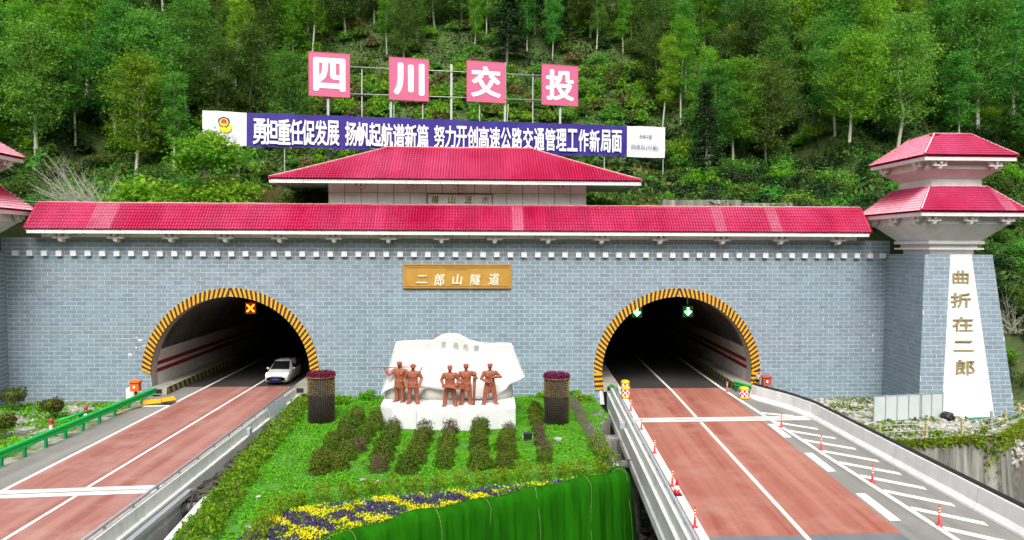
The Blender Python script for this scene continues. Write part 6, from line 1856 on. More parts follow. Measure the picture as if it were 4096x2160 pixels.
# flower columns
def flower_column(u0, u1, v0, label):
    p0, p1 = onZ(u0, v0, GZ), onZ(u1, v0, GZ)
    r = (p1-p0).length/2; c = (p0+p1)/2 + Vector((0, r*.95, 0)); H = 3.22
    t = thing('flower_column', (c.x, c.y, GZ), label, 'planter', 'tall planter columns either side of the monument')
    o = (c.x, c.y, GZ-.05)
    mb = MB(); mb.lathe([(r*.93, 0), (r*.93, H-.12)], o, 28); mb.build('core', mat('column_black', (.025, .02, .016), .9, .3, 3), t)
    mb = MB()
    mb.lathe([(r*1.03, H-.30), (r*1.06, H-.26), (r*1.03, H-.22)], o, 28)
    mb.build('hoop', mat('rim_copper', (.36, .14, .10), .5, .2, 3), t)
    pots_lo, pots_hi = MB(), MB()
    nc = 34; nr_ = 26
    for j in range(nr_):
        z = .08 + j*(H-.45)/nr_
        for i in range(nc):
            a = 2*PI*(i+.06*math.sin(j*1.3+i))/nc
            rr_ = r*.95; s = .036*random.uniform(.75, 1.15); tall = .047 if z < 1.75 else .062
            x, y = c.x+rr_*math.cos(a), c.y+rr_*math.sin(a)
            ca, sa = math.cos(a), math.sin(a)
            tgt = pots_lo if z < 1.75 else pots_hi
            q = []
            for dz, w_, o_ in ((0, .6, .02), (tall, 1.0, .075)):
                for tx_, ty_ in ((-1, 0), (0, 1), (1, 0)):
                    q.append((x - sa*tx_*s*w_ + ca*ty_*o_, y + ca*tx_*s*w_ + sa*ty_*o_, GZ+z+dz))
            tgt.add(q, [(0, 1, 4, 3), (1, 2, 5, 4), (3, 4, 5)])
    tag(pots_lo.build('hanging_pots', mat('pot_dark', (.13, .095, .045), .7, .5, 9, isl=.55, col2=(.03, .022, .014), coords='World'), t), kind='stuff')
    tag(pots_hi.build('dry_tufts', mat('tuft_straw', (.34, .26, .105), .8, .4, 12, isl=.4, col2=(.20, .14, .05), coords='World'), t), kind='stuff')
    n = 1700
    a = RNG.uniform(0, 2*PI, n); rr_ = r*1.02*np.sqrt(RNG.uniform(0, 1, n))
    p = np.column_stack([c.x+rr_*np.cos(a), c.y+rr_*np.sin(a), GZ+H-.2+RNG.uniform(0, .16, n)])
    edge = RNG.uniform(0, 1, n) < .25; p[edge, 0] = c.x+r*1.03*np.cos(a[edge]); p[edge, 1] = c.y+r*1.03*np.sin(a[edge]); p[edge, 2] -= .12
    me = leaf_cloud('purple_flowers', p, rdir(n, .9), RNG.uniform(.06, .12, n), [M['fl_magenta'], M['lf_shrub_dark']], (RNG.uniform(0, 1, n) < .2).astype(int), 1.2)
    me.transform(Matrix.Translation(-Vector((c.x, c.y, GZ)))); link('purple_flowers', me, t)
flower_column(1220, 1328, 1700, 'dark planter column topped with purple flowers left of the monument')
flower_column(2180, 2281, 1706, 'dark planter column topped with purple flowers right of the monument')

# floodlights and stones on the lawn
z1 = lambda u, v: (700+u/1.356, 1550+v/1.356)
for (u, v), lb in (((1472, 275), 'small black floodlight on the lawn before the middle of the monument'), ((1913, 292), 'black floodlight on the lawn left of the right flower column'), ((955, 258), 'small black floodlight half hidden among the left shrubs')):
    p = onZ(*z1(u, v), GZ)
    t = thing('floodlight', (p.x, p.y, GZ), lb, 'floodlight', 'floodlights aimed at the monument')
    mb = MB(); mb.hexa([(p.x-.24, p.y-.08, GZ+.14), (p.x+.24, p.y-.08, GZ+.14), (p.x+.24, p.y+.1, GZ+.2), (p.x-.24, p.y+.1, GZ+.2), (p.x-.24, p.y-.16, GZ+.46), (p.x+.24, p.y-.16, GZ+.46), (p.x+.24, p.y+.02, GZ+.52), (p.x-.24, p.y+.02, GZ+.52)]); mb.build('lamp_body', M['black_rail'], t)
    mb = MB(); mb.tube([(p.x-.27, p.y, GZ+.32), (p.x-.27, p.y+.02, GZ-.02), (p.x+.27, p.y+.02, GZ-.02), (p.x+.27, p.y, GZ+.32)], .018, 6); mb.build('yoke', M['steel'], t)
def rock_mesh(seed, m):
    bm = bmesh.new(); bmesh.ops.create_icosphere(bm, subdivisions=1, radius=.5)
    rg = random.Random(seed)
    for v_ in bm.verts: v_.co *= rg.uniform(.65, 1.15); v_.co.z *= .6
    me = bpy.data.meshes.new('rock'); bm.to_mesh(me); bm.free(); me.materials.append(m); return me
rocks = [rock_mesh(i, M['pale_rock']) for i in range(4)]
for i, (u, v, s, lb) in enumerate(((1015, 512, .4, 'pale stone lying on the lawn before the third shrub row'), (1095, 520, .3, 'small pale stone on the lawn right of a larger one before the third shrub row'), (455, 605, .35, 'white stone on the lawn beside the left hedge'), (405, 770, .38, 'white stone at the left end of the flower bed'), (2080, 290, .7, 'flat pale stone on the lawn left of the dry hedge'), (2070, 525, .45, 'pale stone at the front corner of the flower bed'), (1100, 710, .5, 'pinkish stone lying among the pansies'))):
    p = onZ(*z1(u, v), GZ)
    tag(link('stone', rocks[i % 4], None, (p.x, p.y, GZ+.1), (0, 0, i), (s, s*.8, s*.7)), lb, 'stone', 'stones lying in the garden')
def rubble(name, pts, size, m, label, cat='rubble'):
    base = [rock_mesh(100+i, m) for i in range(5)]
    data = []
    for me in base:
        v = np.empty(len(me.vertices)*3); me.vertices.foreach_get('co', v); data.append((v.reshape(-1, 3), [tuple(p.vertices) for p in me.polygons]))
    mb = MB()
    for (x, y, z) in pts:
        v, f = random.choice(data); s = size*random.uniform(.35, 1.25); a = random.uniform(0, 6.28)
        c_, s_ = math.cos(a), math.sin(a); sx_, sy_, sz_ = s*random.uniform(.7, 1.5), s, s*random.uniform(.4, .9)
        mb.add([(x+c_*q[0]*sx_-s_*q[1]*sy_, y+s_*q[0]*sx_+c_*q[1]*sy_, z+q[2]*sz_) for q in v], f)
    o = mb.build(name, m); return tag(o, label, cat, kind='stuff')
# ditch floors, abutment, piers under the right road
M['stonework'] = mat('rough_stonework', (.23, .215, .18), .95, .5, 2.5, .9, 6, coords='World', col2=(.07, .065, .055))
def dz(x, y): return -4.9 + .35*noise2(x*1.1, y*1.1, 1, 6) + .9*sstep(-12, -4, y)
lump('ditch', 6.4, 24, -50, 0, .6, dz, M['dark_soil'])
lump('ditch', -24, -11.2, -50, 0, .8, lambda x, y: dz(x, y)-.3, M['dark_soil'])
rubble('ditch_rubble', [(random.uniform(6.9, 12), y, dz(9, y)+.15) for y in [random.uniform(-30, -9) for _ in range(420)]], .5, M['dark_rock'], 'dark broken rock in the gap beside the right road')
mb = MB(); mb.box((6.9, -9.9, -6), (9.0, -8.6, -.95)); structure(mb.build('abutment', M['old_concrete']))
for y in (-14.5, -22):
    mb = MB(); mb.box((9.9+.09*(y+10), y-.6, -6.8), (11.1+.09*(y+10), y+.6, -1.9)); mb.box((9.5+.09*(y+10), y-.8, -1.9), (18, y+.8, -1.26)); structure(mb.build('bridge_pier', M['old_concrete']))
mb = MB(); mb.box((6.98, -18.2, -7), (7.12, -9, -.36)); structure(mb.build('terrace_side', M['stonework']))
mb = MB()
for k_ in range(18):
    y = -17.9+k_*.52; mb.hexa([(6.7, y, GZ-.1), (7.2, y+.02, GZ-.12), (7.2, y+.5, GZ-.12), (6.7, y+.48, GZ-.1), (6.72, y+.03, GZ+random.uniform(.02, .1)), (7.15, y+.03, GZ+random.uniform(0, .08)), (7.15, y+.47, GZ+random.uniform(0, .08)), (6.72, y+.45, GZ+random.uniform(.02, .1))])
structure(mb.build('terrace_coping', M['rock']))
mb = MB(); strip(mb, [(-11.95, -19.8), (-11.65, -24), (-11.2, -30)], .3, GZ+.05); sweep(mb, [(-11.95, -19.8, GZ), (-11.65, -24, GZ), (-11.2, -30, GZ)], [(-.15, -.3), (.15, -.3), (.15, .045), (-.15, .045)]); structure(mb.build('kerb', M['concrete']))
# spilled earth where the left hedge meets the parapet
rubble('earth_heap', [(random.uniform(-12.75, -11.9), random.uniform(-21, -6), GZ+random.uniform(-.1, .12)) for _ in range(260)], .38, M['soil'], 'dark earth and clods heaped along the left parapet', 'earth')
# ================================================================== RIGHT SIDE: retaining wall, hoarding, rubble
rw = thing('retaining_wall', (31, -11, -7), 'tall stained concrete retaining wall below the right tower', 'retaining wall')
edge = [(20.95, -8.6), (23.0, -11.8), (25.3, -12.0), (31.8, -10.8), (33.6, -9.4), (36.2, -7.3), (60, -4)]
for i, ((x0, y0), (x1, y1)) in enumerate(zip(edge, edge[1:])):
    d = Vector((x1-x0, y1-y0, 0)); L_ = d.length; d.normalize(); nn_ = Vector((d.y, -d.x, 0))
    masonry = i >= 4
    k = max(1, int(L_/2.6)) if not masonry else 1
    for j in range(k):
        a = Vector((x0, y0, 0))+d*(L_*j/k); b = Vector((x0, y0, 0))+d*(L_*(j+1)/k-.02)
        o = random.uniform(0, .03)
        mb = MB(); mb.hexa([(a.x+nn_.x*(.45+o), a.y+nn_.y*(.45+o), -7), (b.x+nn_.x*(.45+o), b.y+nn_.y*(.45+o), -7), (b.x, b.y, -7), (a.x, a.y, -7),
                            (a.x+nn_.x*o, a.y+nn_.y*o, -.72), (b.x+nn_.x*o, b.y+nn_.y*o, -.72), (b.x-nn_.x*.5, b.y-nn_.y*.5, -.72), (a.x-nn_.x*.5, a.y-nn_.y*.5, -.72)])
        mb.build('masonry_back' if masonry else 'wall_panel', M['stonework'] if masonry else M['old_concrete'], rw)
    if masonry and i == 4 or i == 5:              # rough stones set in the upper courses
        n_ = 90 if i == 4 else 150
        smesh = [rock_mesh(300+q_, M['rock']) for q_ in range(4)]
        for q_ in range(n_):
            t_ = random.uniform(0, 1 if i == 4 else .28); zz = random.uniform(-3.2, -.8); f_ = .45*(-.72-zz)/6.3
            p_ = Vector((x0, y0, 0)).lerp(Vector((x1, y1, 0)), t_) + nn_*(f_+.05); s_ = random.uniform(.22, .5)
            link('stone', smesh[q_ % 4], rw, Vector((p_.x, p_.y, zz))-wloc(rw), (random.uniform(0, 3), random.uniform(0, 3), random.uniform(0, 3)), (s_, s_*.7, s_))
# site hoarding: six pale panels between posts
ha, hb = onZ(3400+150*.626, 950+1182*.626, rz(26, -8)), onZ(3400+590*.626, 950+1150*.626, rz(30, -7))
ho = thing('site_hoarding', tuple(ha), 'row of pale metal hoarding panels standing before the foot of the right tower', 'hoarding')
hd = (hb-ha); hd.z = 0; Lh = hd.length; hd.normalize(); hn = Vector((hd.y, -hd.x, 0))
for i in range(6):
    a = ha+hd*(Lh*i/6+.03); b = ha+hd*(Lh*(i+1)/6-.03); hgt = 1.72
    z0 = -.62
    mb = MB(); mb.hexa([a+Vector((0, 0, z0-a.z+.06)), b+Vector((0, 0, z0-b.z+.06)), b-hn*.03+Vector((0, 0, z0-b.z+.06)), a-hn*.03+Vector((0, 0, z0-a.z+.06)),
                        a+Vector((0, 0, z0-a.z+hgt)), b+Vector((0, 0, z0-b.z+hgt)), b-hn*.03+Vector((0, 0, z0-b.z+hgt)), a-hn*.03+Vector((0, 0, z0-a.z+hgt))])
    mb.build('panel', M['hoarding'], ho)
for i in list(range(7)) + [4.12]:
    a = ha+hd*(Lh*i/6); mb = MB(); mb.box((a.x-.025, a.y-.06, -.75), (a.x+.025, a.y+.02, 1.16)); mb.build('post', M['grey_rail'], ho)
for z in (-.55, 1.1):
    mb = MB(); mb.tube([(ha.x, ha.y-.02, z), (hb.x, hb.y-.02, z)], .02, 6); mb.build('cross_rail', M['grey_rail'], ho)
# guard railing along the wall head
gl = thing('guard_railing', (27, -11.4, -.7), 'makeshift railing of yellow posts and thin pipes along the retaining wall head', 'railing')
rp_ = [(24.0, -11.3), (27.0, -11.1), (29.6, -10.6), (32.0, -9.9), (34.2, -8.3), (36.5, -6.6)]
M['post_yellow'] = mat('post_yellow', (.50, .42, .16), .8, .3, 4)
for i, (x, y) in enumerate(rp_):
    mb = MB(); mb.box((x-.06, y-.06, -.9), (x+.06, y+.06, .32 if i != 3 else .65)); mb.build('post', M['post_yellow'] if i != 3 else M['pole'], gl)
for z in (.2, -.2):
    mb = MB(); mb.tube([(x, y-.07, z+.03*(i % 2)) for i, (x, y) in enumerate(rp_)], .022, 6); mb.build('pipe', M['pole'], gl)
# bag, nets
p = onZ(3400+625*.626, 950+1165*.626, -.6)
bm = bmesh.new(); bmesh.ops.create_icosphere(bm, subdivisions=3, radius=.42)
for v_ in bm.verts: v_.co *= 1+.22*noise2(v_.co.x*6, v_.co.y*6+v_.co.z*5, 1, 3); v_.co.z *= .75
me = bpy.data.meshes.new('rubbish_bag'); bm.to_mesh(me); bm.free(); me.materials.append(mat('black_plastic', (.012, .012, .014), .35))
tag(link('rubbish_bag', me, None, (p.x, p.y, -.38)), 'black rubbish bag beside the end of the hoarding', 'bag')
for i, (u, v, w, lb) in enumerate(((830, 1160, 1.6, 'green netting crumpled at the foot of the white strip'), (1050, 1150, 1.2, 'green netting crumpled at the right foot of the tower'))):
    p = onZ(3400+u*.626, 950+v*.626, -.6); mb = MB(); vs = []
    for j in range(7):
        for k in range(13): vs.append((p.x+(k/12-.5)*w, p.y+(j/6-.5)*.5, -.64+.16*abs(noise2(k*.9, j*1.3, 1, i))+.05))
    vs += [(a, b, c-.02) for a, b, c in vs]
    fs = [(j*13+k, j*13+k+1, (j+1)*13+k+1, (j+1)*13+k) for j in range(6) for k in range(12)]; fs += [tuple(91+q_ for q_ in f)[::-1] for f in fs]
    mb.add(vs, fs, 0, True); tag(mb.build('safety_net', M['net_green'], None, (p.x, p.y, -.6)), lb, 'netting')
# rubble and weeds on both verges
RTi = [(22.5, -.6), (22.6, -9), (23.6, -11.3), (25.4, -11.6), (31.5, -10.4), (33.5, -9), (35.5, -7.4), (40, -6), (40, -2), (37.2, -2), (37.2, -6.6), (29.5, -6.6), (30.3, -.6)]
q = scatter(RTi, 1100); rubble('rubble', [(a, b, rz(a, b)+.03) for a, b in q], .38, M['pale_rock'], 'pale broken stone strewn round the foot of the right tower')
LTi = [(-23.8, -1), (-24.2, -22), (-38, -22), (-38, -7), (-33.5, -7), (-33, -1)]
q = scatter(LTi, 1500); rubble('rubble', [(a, b, lz(a, b)+.02) for a, b in q], .2, M['pale_rock'], 'pale rubble among weeds left of the green guardrail')
q = scatter(LTi, 15000); q = np.array([p_ for p_ in q if noise2(p_[0]*.6, p_[1]*.6, 1, 4) > -.25])
me = leaf_cloud('weeds', np.column_stack([q, [lz(a, b)+random.uniform(.02, .2) for a, b in q]]), rdir(len(q), .8), RNG.uniform(.08, .18, len(q)), [M['lf_lawn']])
tag(link('weeds', me), 'low green weeds covering the ground left of the green guardrail', 'weeds', kind='stuff')
q = scatter(RTi, 4500); q = np.array([p_ for p_ in q if noise2(p_[0]*.7, p_[1]*.7, 1, 9) > .15 or p_[1] < -10.2])
me = leaf_cloud('weeds', np.column_stack([q, [rz(a, b)+random.uniform(.02, .28) for a, b in q]]), rdir(len(q), .8), RNG.uniform(.08, .18, len(q)), [M['lf_hedge'], M['lf_dry']], (RNG.uniform(0, 1, len(q)) < .25).astype(int))
tag(link('weeds', me), 'patchy weeds among the stones round the foot of the right tower', 'weeds', kind='stuff')
# creepers hanging over the wall head
pts = []
for (x0, y0), (x1, y1) in zip(edge[1:5], edge[2:6]):
    for _ in range(900):
        t_ = random.random(); x, y = x0+(x1-x0)*t_, y0+(y1-y0)*t_
        dn = abs(random.gauss(0, .28)) * (2.6 if 30.6 < x < 31.7 else 1.0) * (1.5 if x > 30 else .8)
        d = Vector((x1-x0, y1-y0)).normalized()
        pts.append((x+d.y*(.08+dn*.09), y-d.x*(.08+dn*.09)-.05, -.55-dn+random.uniform(0, .15)))
me = leaf_cloud('creeper', np.array(pts), rdir(len(pts), .3)+np.array([0, -.8, 0]), RNG.uniform(.09, .2, len(pts)), [M['lf_hedge'], M['lf_dry']], (RNG.uniform(0, 1, len(pts)) < .2).astype(int))
tag(link('creeper', me), 'green creeper and grass hanging over the head of the retaining wall', 'creeper', kind='stuff')
# small trees by the left wall
def sapling(x, y, h, r, label, brown=True):
    t = thing('sapling', (x, y, lz(x, y)), label, 'sapling')
    ex = MB(); ex.tube([(0, 0, -.1), (.03, 0, h*.35), (0, .02, h*.6)], [.05, .035, .02], 6)
    for k in range(9):
        a = k*2.4; ex.tube([(0, 0, h*(.35+.03*k)), (r*.8*math.cos(a), r*.8*math.sin(a), h*(.6+.04*k))], [.018, .006], 4, 0, True, False)
    link('trunk', ex.mesh('trunk', M['bark']), t)
    n = 1100; d = rdir(n); p_ = d*(RNG.uniform(.3, 1.0, n)**.5)[:, None]*np.array([r, r, h*.33])*(1+.2*np.sin(d[:, :1]*6)); p_[:, 2] += h*.66
    link('crown', leaf_cloud('crown', p_, d+RNG.normal(size=(n, 3))*.6, RNG.uniform(.06, .13, n), [M['lf_shrub'], M['lf_shrub_dark']], (RNG.uniform(0, 1, n) < .4).astype(int)), t)
for (u, v, h, r, lb) in ((108, 262, 1.65, .85, 'round brownish sapling by the wall near the left tower'), (390, 335, 1.45, .75, 'round green-brown sapling behind the short green rail'), (30, 480, 1.5, .7, 'thin sapling at the left edge of the picture beyond the guardrail')):
    p = onZ(*z8(u, v), -.5); sapling(p.x, p.y, h, r, lb)
# ================================================================== THE WOODED HILLSIDE
M['lf_bright'] = leafmat('leaf_spring', [(.08, .235, .018), (.135, .35, .022), (.20, .44, .026), (.275, .46, .034)], .5, objvar=.18)
M['lf_green'] = leafmat('leaf_green', [(.05, .175, .026), (.085, .275, .036), (.125, .37, .045), (.175, .42, .05)], .5, objvar=.22)
M['lf_mid'] = leafmat('leaf_mid', [(.045, .10, .018), (.075, .16, .024), (.115, .215, .032), (.16, .245, .042)], .45, objvar=.25)
M['lf_dark'] = leafmat('leaf_dark', [(.012, .034, .010), (.02, .055, .014), (.032, .075, .018)], .2, objvar=.25)
M['lf_yellow'] = leafmat('leaf_yellow', [(.16, .20, .012), (.27, .29, .016), (.33, .31, .02), (.22, .19, .03)], .4, objvar=.12)
M['lf_tan'] = leafmat('leaf_tan', [(.12, .10, .04), (.19, .155, .06), (.15, .16, .045)], .3, objvar=.15)
def tree_meshes(seed, H, base, R0, nb, per, leaf, lm, bark, shape='oval', rise=.55, spread=.42, trunk_r=.13, lean=.04, clump=10):
    """trunk and crown of one tree: limbs leave the trunk, each carries clumps of leaves, gaps between the clumps"""
    rg = np.random.default_rng(seed)
    tr = MB()
    wob = [(rg.normal()*lean*H*.25, rg.normal()*lean*H*.25) for _ in range(4)]
    def axis(t): return Vector((np.interp(t, [0, .33, .66, 1], [0]+[w[0] for w in wob[:3]]), np.interp(t, [0, .33, .66, 1], [0]+[w[1] for w in wob[:3]]), t*H))
    tr.tube([axis(t)-Vector((0, 0, .5 if t == 0 else 0)) for t in (0, .15, .33, .5, .66, .82, .97)], [trunk_r*k for k in (1.15, 1, .85, .66, .48, .3, .1)], 6, 0, True, False)
    P, N = [], []
    for k in range(nb):
        t = base + (1-base)*(k+rg.uniform(0, 1))/nb
        s = (t-base)/(1-base)
        if shape == 'oval': w = math.sin(PI*min(1, .12+.86*s))**.75
        elif shape == 'cone': w = (1-s)**.9*1.0+.05
        elif shape == 'column': w = .35+.65*math.sin(PI*min(1, .1+.85*s))
        else: w = min(1, s*2.2)**.7*(1.05-.6*s**2)       # umbrella
        Lb = R0*w*rg.uniform(.65, 1.15)
        az = k*2.399+rg.normal()*.35
        up = rise*rg.uniform(.6, 1.3) if shape != 'cone' else -.18*rg.uniform(.3, 1.4)
        p0 = axis(t*.97); d = Vector((math.cos(az), math.sin(az), up)).normalized()
        p1 = p0+d*Lb*.55; p2 = p0+d*Lb+Vector((0, 0, .06*Lb if shape != 'cone' else -.1*Lb))
        tr.tube([p0, p1, p2], [trunk_r*.32*(1-.6*s), trunk_r*.2*(1-.6*s), .012], 4, 0, True, False)
        for c in range(clump):
            f = rg.uniform(.28, 1.05); q = p0.lerp(p1, f/.55) if f < .55 else p1.lerp(p2, (f-.55)/.45)
            q = np.array(q) + rg.normal(size=3)*np.array([1, 1, .55])*spread*R0*.34
            m = max(2, int(per/clump*rg.uniform(.4, 1.6)))
            sp = spread*R0*.24
            pp_ = q + rg.normal(size=(m, 3))*np.array([sp, sp, sp*(.42 if shape != 'column' else .8)])
            nn = rg.normal(size=(m, 3))*.75; nn[:, 2] += .85
            P.append(pp_); N.append(nn)
    P, N = np.concatenate(P), np.concatenate(N)
    crown = leaf_cloud('crown', P, N, rg.uniform(.6, 1.35, len(P))*leaf, [lm], None, 1.5)
    return tr.mesh('trunk', bark), crown
kinds = {
 'slender': [tree_meshes(100+i, 10+i*.7, .30, 1.7, 34, 190, .125, M['lf_green'] if i < 2 else M['lf_bright'], M['bark_pale'], 'column', .75, .55, .10, .03, 9) for i in range(4)],
 'broad': [tree_meshes(200+i, 10.5+i*.6, .24, 2.6, 44, 290, .135, M['lf_green'], M['bark_pale'], 'oval', .6, .62, .15, .06, 10) for i in range(4)],
 'spring': [tree_meshes(300+i, 8.8+i*.6, .25, 2.5, 42, 270, .135, M['lf_bright'], M['bark_pale'], 'oval', .6, .6, .13, .07, 10) for i in range(3)],
 'mid': [tree_meshes(400+i, 9+i*.5, .16, 2.5, 44, 250, .13, M['lf_mid'], M['bark'], 'oval', .6, .62, .13, .07, 9) for i in range(3)],
 'fir': [tree_meshes(500+i, 9.5+i, .10, 2.2, 64, 120, .16, M['lf_dark'], M['bark'], 'cone', 0, .34, .13, .01, 8) for i in range(3)],
 'yellow': [tree_meshes(600, 7.0, .3, 2.8, 30, 190, .18, M['lf_yellow'], M['bark'], 'umbrella', .45, .46, .12, .06, 10)],
}
lab = {
 'slender': ('slender_tree', 'tall slender tree with a pale bare trunk', 'slender pale-trunked trees on the hillside'),
 'broad': ('broadleaf_tree', 'full green broadleaf tree in the wood', 'green broadleaf trees on the hillside'),
 'spring': ('spring_tree', 'bright fresh-leaved tree with a flat crown', 'fresh-leaved spreading trees on the hillside'),
 'mid': ('olive_tree', 'dull olive-green tree in the wood', 'olive-green trees on the hillside'),
 'fir': ('fir_tree', 'dark conical fir in the wood', 'dark firs on the hillside'),
 'yellow': ('yellow_tree', 'yellow-green blossoming tree in the wood', 'yellow-green trees on the hillside'),
}
lab_tree = {k: v for k, v in lab.items()}
NT = 0
def zone(x, y):
    u, v = screen(x, y, hill_z(x, y))
    side = 'far left' if u < 130 else 'above the left tunnel' if u < 310 else 'behind the letter boards' if u < 600 else 'above the right tunnel' if u < 840 else 'behind the right tower'
    row_ = ', high up' if v < 40 else ', half-way up' if v < 110 else ', low down'
    return ' ' + side + row_
def screen(x, y, z):
    q = CM.transposed() @ (Vector((x, y, z))-CAM); return 512+FPX/4*q.x/-q.z, 270-FPX/4*q.y/-q.z
def plant(kind, x, y, s=1.0, idx=None, z=None, label=None):
    global NT
    name, lb, grp = lab[kind]
    tm, cm = kinds[kind][random.randrange(len(kinds[kind])) if idx is None else idx]
    t = thing(name, (x, y, (hill_z(x, y) if z is None else z)-.15), label or lb+zone(x, y), 'tree', grp)
    a = random.uniform(0, 6.28); rt = (random.gauss(0, .035), random.gauss(0, .035), a); sc = (s, s, s*random.uniform(.92, 1.1))
    link('trunk', tm, t, (0, 0, 0), rt, sc); link('crown', cm, t, (0, 0, 0), rt, sc); NT += 1
# where things stand, by what the photograph shows: a clearing behind the signs, slender trunks above it,
# dense green to the far right and left, firs and dark gaps between
random.seed(21)
placed = []
def far_enough(x, y, d):
    return all((x-a)**2+(y-b)**2 > d*d for a, b in placed)
def screen(x, y, z):
    q = CM.transposed() @ (Vector((x, y, z))-CAM); return 512+FPX/4*q.x/-q.z, 270-FPX/4*q.y/-q.z
tries = 0
while NT < 292 and tries < 30000:
    tries += 1
    y = 8+46*random.random()**.85; x = random.uniform(-.82*(y+51), .86*(y+51))
    z = hill_z(x, y); u, v = screen(x, y, z)
    if u < -60 or u > 1085: continue
    clear = sstep(270, 330, u)*(1-sstep(600, 680, u))
    if clear > .3 and v > 66+10*math.sin(u*.05): continue         # open slope behind banner and boards
    if 185 < u < 700 and y < 21: continue                          # nothing tall before the banner
    if y < 13 and (u < 330 or u > 660) and random.random() < .75: continue
    if v > 175 and random.random() < .6: continue
    dmin = 2.15 if y > 24 else 3.0
    if not far_enough(x, y, dmin): continue
    placed.append((x, y))
    r = random.random()
    if 330 <= u <= 640: k = 'slender' if r < .58 else 'fir' if r < .70 else 'mid' if r < .86 else 'spring' if r < .94 else 'broad'
    elif u > 760: k = 'broad' if r < .42 else 'spring' if r < .58 else 'slender' if r < .82 else 'mid' if r < .95 else 'fir'
    elif u > 640: k = 'mid' if r < .32 else 'broad' if r < .52 else 'slender' if r < .78 else 'fir' if r < .92 else 'spring'
    else: k = 'broad' if r < .32 else 'mid' if r < .56 else 'slender' if r < .84 else 'spring' if r < .93 else 'fir'
    plant(k, x, y, random.uniform(.9, 1.3)*(.74 if 320 < u < 650 and k == 'slender' else 1))
for u, v in ((760, 75), (744, 60)):                               # the yellow-green trees right of the boards
    d = ray(u*4, v*4+90)
    for yy in range(10, 80):
        p = CAM + d*((yy-CAM.y)/d.y)
        if hill_z(p.x, p.y) > p.z: break
    plant('yellow', p.x, p.y, .95)
# undergrowth: single bushes
def bush_mesh(seed, r, h, n, lm, leaf=.16, lift=.1):
    rg = np.random.default_rng(seed); k = 16
    P, N = [], []
    for c in range(k):
        d = rg.normal(size=3); d /= np.linalg.norm(d); d[2] = abs(d[2]); c0 = d*rg.uniform(.35, .95)*np.array([r, r, h*.8]); c0[2] += lift*h
        m = int(n/k*rg.uniform(.5, 1.5)); sp = r*.27
        P.append(c0+rg.normal(size=(m, 3))*np.array([sp, sp, sp*.6])); q = rg.normal(size=(m, 3))*.7+d*.4; q[:, 2] += .7; N.append(q)
    P, N = np.concatenate(P), np.concatenate(N)
    st = MB()
    for k_ in range(7):
        a = k_*.9+seed; st.tube([(0, 0, -.3), (r*.35*math.cos(a), r*.35*math.sin(a), h*.45), (r*.7*math.cos(a), r*.7*math.sin(a), h*.8)], [.03, .018, .006], 4, 0, True, False)
    return st.mesh('stems', M['twig']), leaf_cloud('foliage', P, N, rg.uniform(.6, 1.35, len(P))*leaf, [lm], None, 1.6)
bk = {'bright': [bush_mesh(700+i, 1.7, 1.9, 1900, M['lf_bright'], .17) for i in range(4)], 'green': [bush_mesh(720+i, 1.6, 1.8, 1700, M['lf_green'], .16) for i in range(3)],
      'mid': [bush_mesh(740+i, 1.6, 1.7, 1500, M['lf_mid'], .15) for i in range(4)], 'dark': [bush_mesh(760+i, 1.7, 1.8, 1500, M['lf_dark'], .16) for i in range(3)], 'tan': [bush_mesh(780+i, 1.2, 1.2, 1100, M['lf_tan'], .13) for i in range(2)]}
bl = {'bright': 'bright yellow-green bush on the slope', 'green': 'green bush on the slope', 'mid': 'dull green bush on the slope', 'dark': 'dark bush in the shade of the wood', 'tan': 'dry tan bush on the slope'}
NB = {k: 0 for k in bk}
def bush(kind, x, y, s=1.0, label=None, z=None):
    st, fo = random.choice(bk[kind])
    t = thing('hill_bush', (x, y, (hill_z(x, y) if z is None else z)-.12), label or bl[kind]+zone(x, y), 'bush', f'{kind} bushes on the hillside')
    a = random.uniform(0, 6.28); sc = (s, s, s*random.uniform(.8, 1.15))
    link('stems', st, t, (0, 0, 0), (0, 0, a), sc); link('foliage', fo, t, (0, 0, 0), (0, 0, a), sc); NB[kind] += 1
bp_ = []
tries = 0
cand = []
while len(cand) < 620 and tries < 30000:
    tries += 1
    y = 3.6+(44)*random.random()**1.35; x = random.uniform(-.80*(y+51), .84*(y+51))
    if abs(x+1.4) > 36.5: y = random.uniform(-.5, 30)
    z = hill_z(x, y); u, v = screen(x, y, z)
    if u < -40 or u > 1064 or v < -10: continue
    if v > 262 and abs(x+1.4) < 36: continue
    if PX0-1 < x < PX1+1 and y < 8.5: continue
    if any((x-a)**2+(y-b)**2 < 1.6 for a, b in bp_): continue
    bp_.append((x, y))
    n_ = noise2(x*.22, y*.35, 1, 7); r = random.random()
    if u < 250: k = 'bright' if n_ > .25 and r < .7 else 'mid' if r < .5 else 'green' if r < .85 else 'dark'
    elif u < 600: k = 'bright' if n_ > .2 and r < .6 else 'tan' if r < .25 else 'mid' if r < .65 else 'green'
    else: k = 'dark' if r < .34 else 'mid' if r < .72 else 'green' if r < .92 else 'bright'
    s_ = random.uniform(.6, 1.15)*(.75 if v > 100 and 250 < u < 660 else 1)
    if v > 100 and 190 < u < 690 and y < 18: s_ *= .55              # low growth before the banner
    cand.append((k, x, y, s_, v))
cand.sort(key=lambda c: -c[3]/(c[2]+51))
for k, x, y, s_, v in cand[:270]: bush(k, x, y, s_)
extra_ = 0
while extra_ < 260:                              # lush low growth on the open slope round the boards
    y = random.uniform(18, 34); x = random.uniform(-26, 20); u, v = screen(x, y, hill_z(x, y))
    if not (270 < u < 690 and 40 < v < 122): continue
    r = random.random(); cand.append(('bright' if r < .34 else 'green' if r < .62 else 'mid' if r < .86 else 'tan', x, y, random.uniform(.4, .8), v)); extra_ += 1
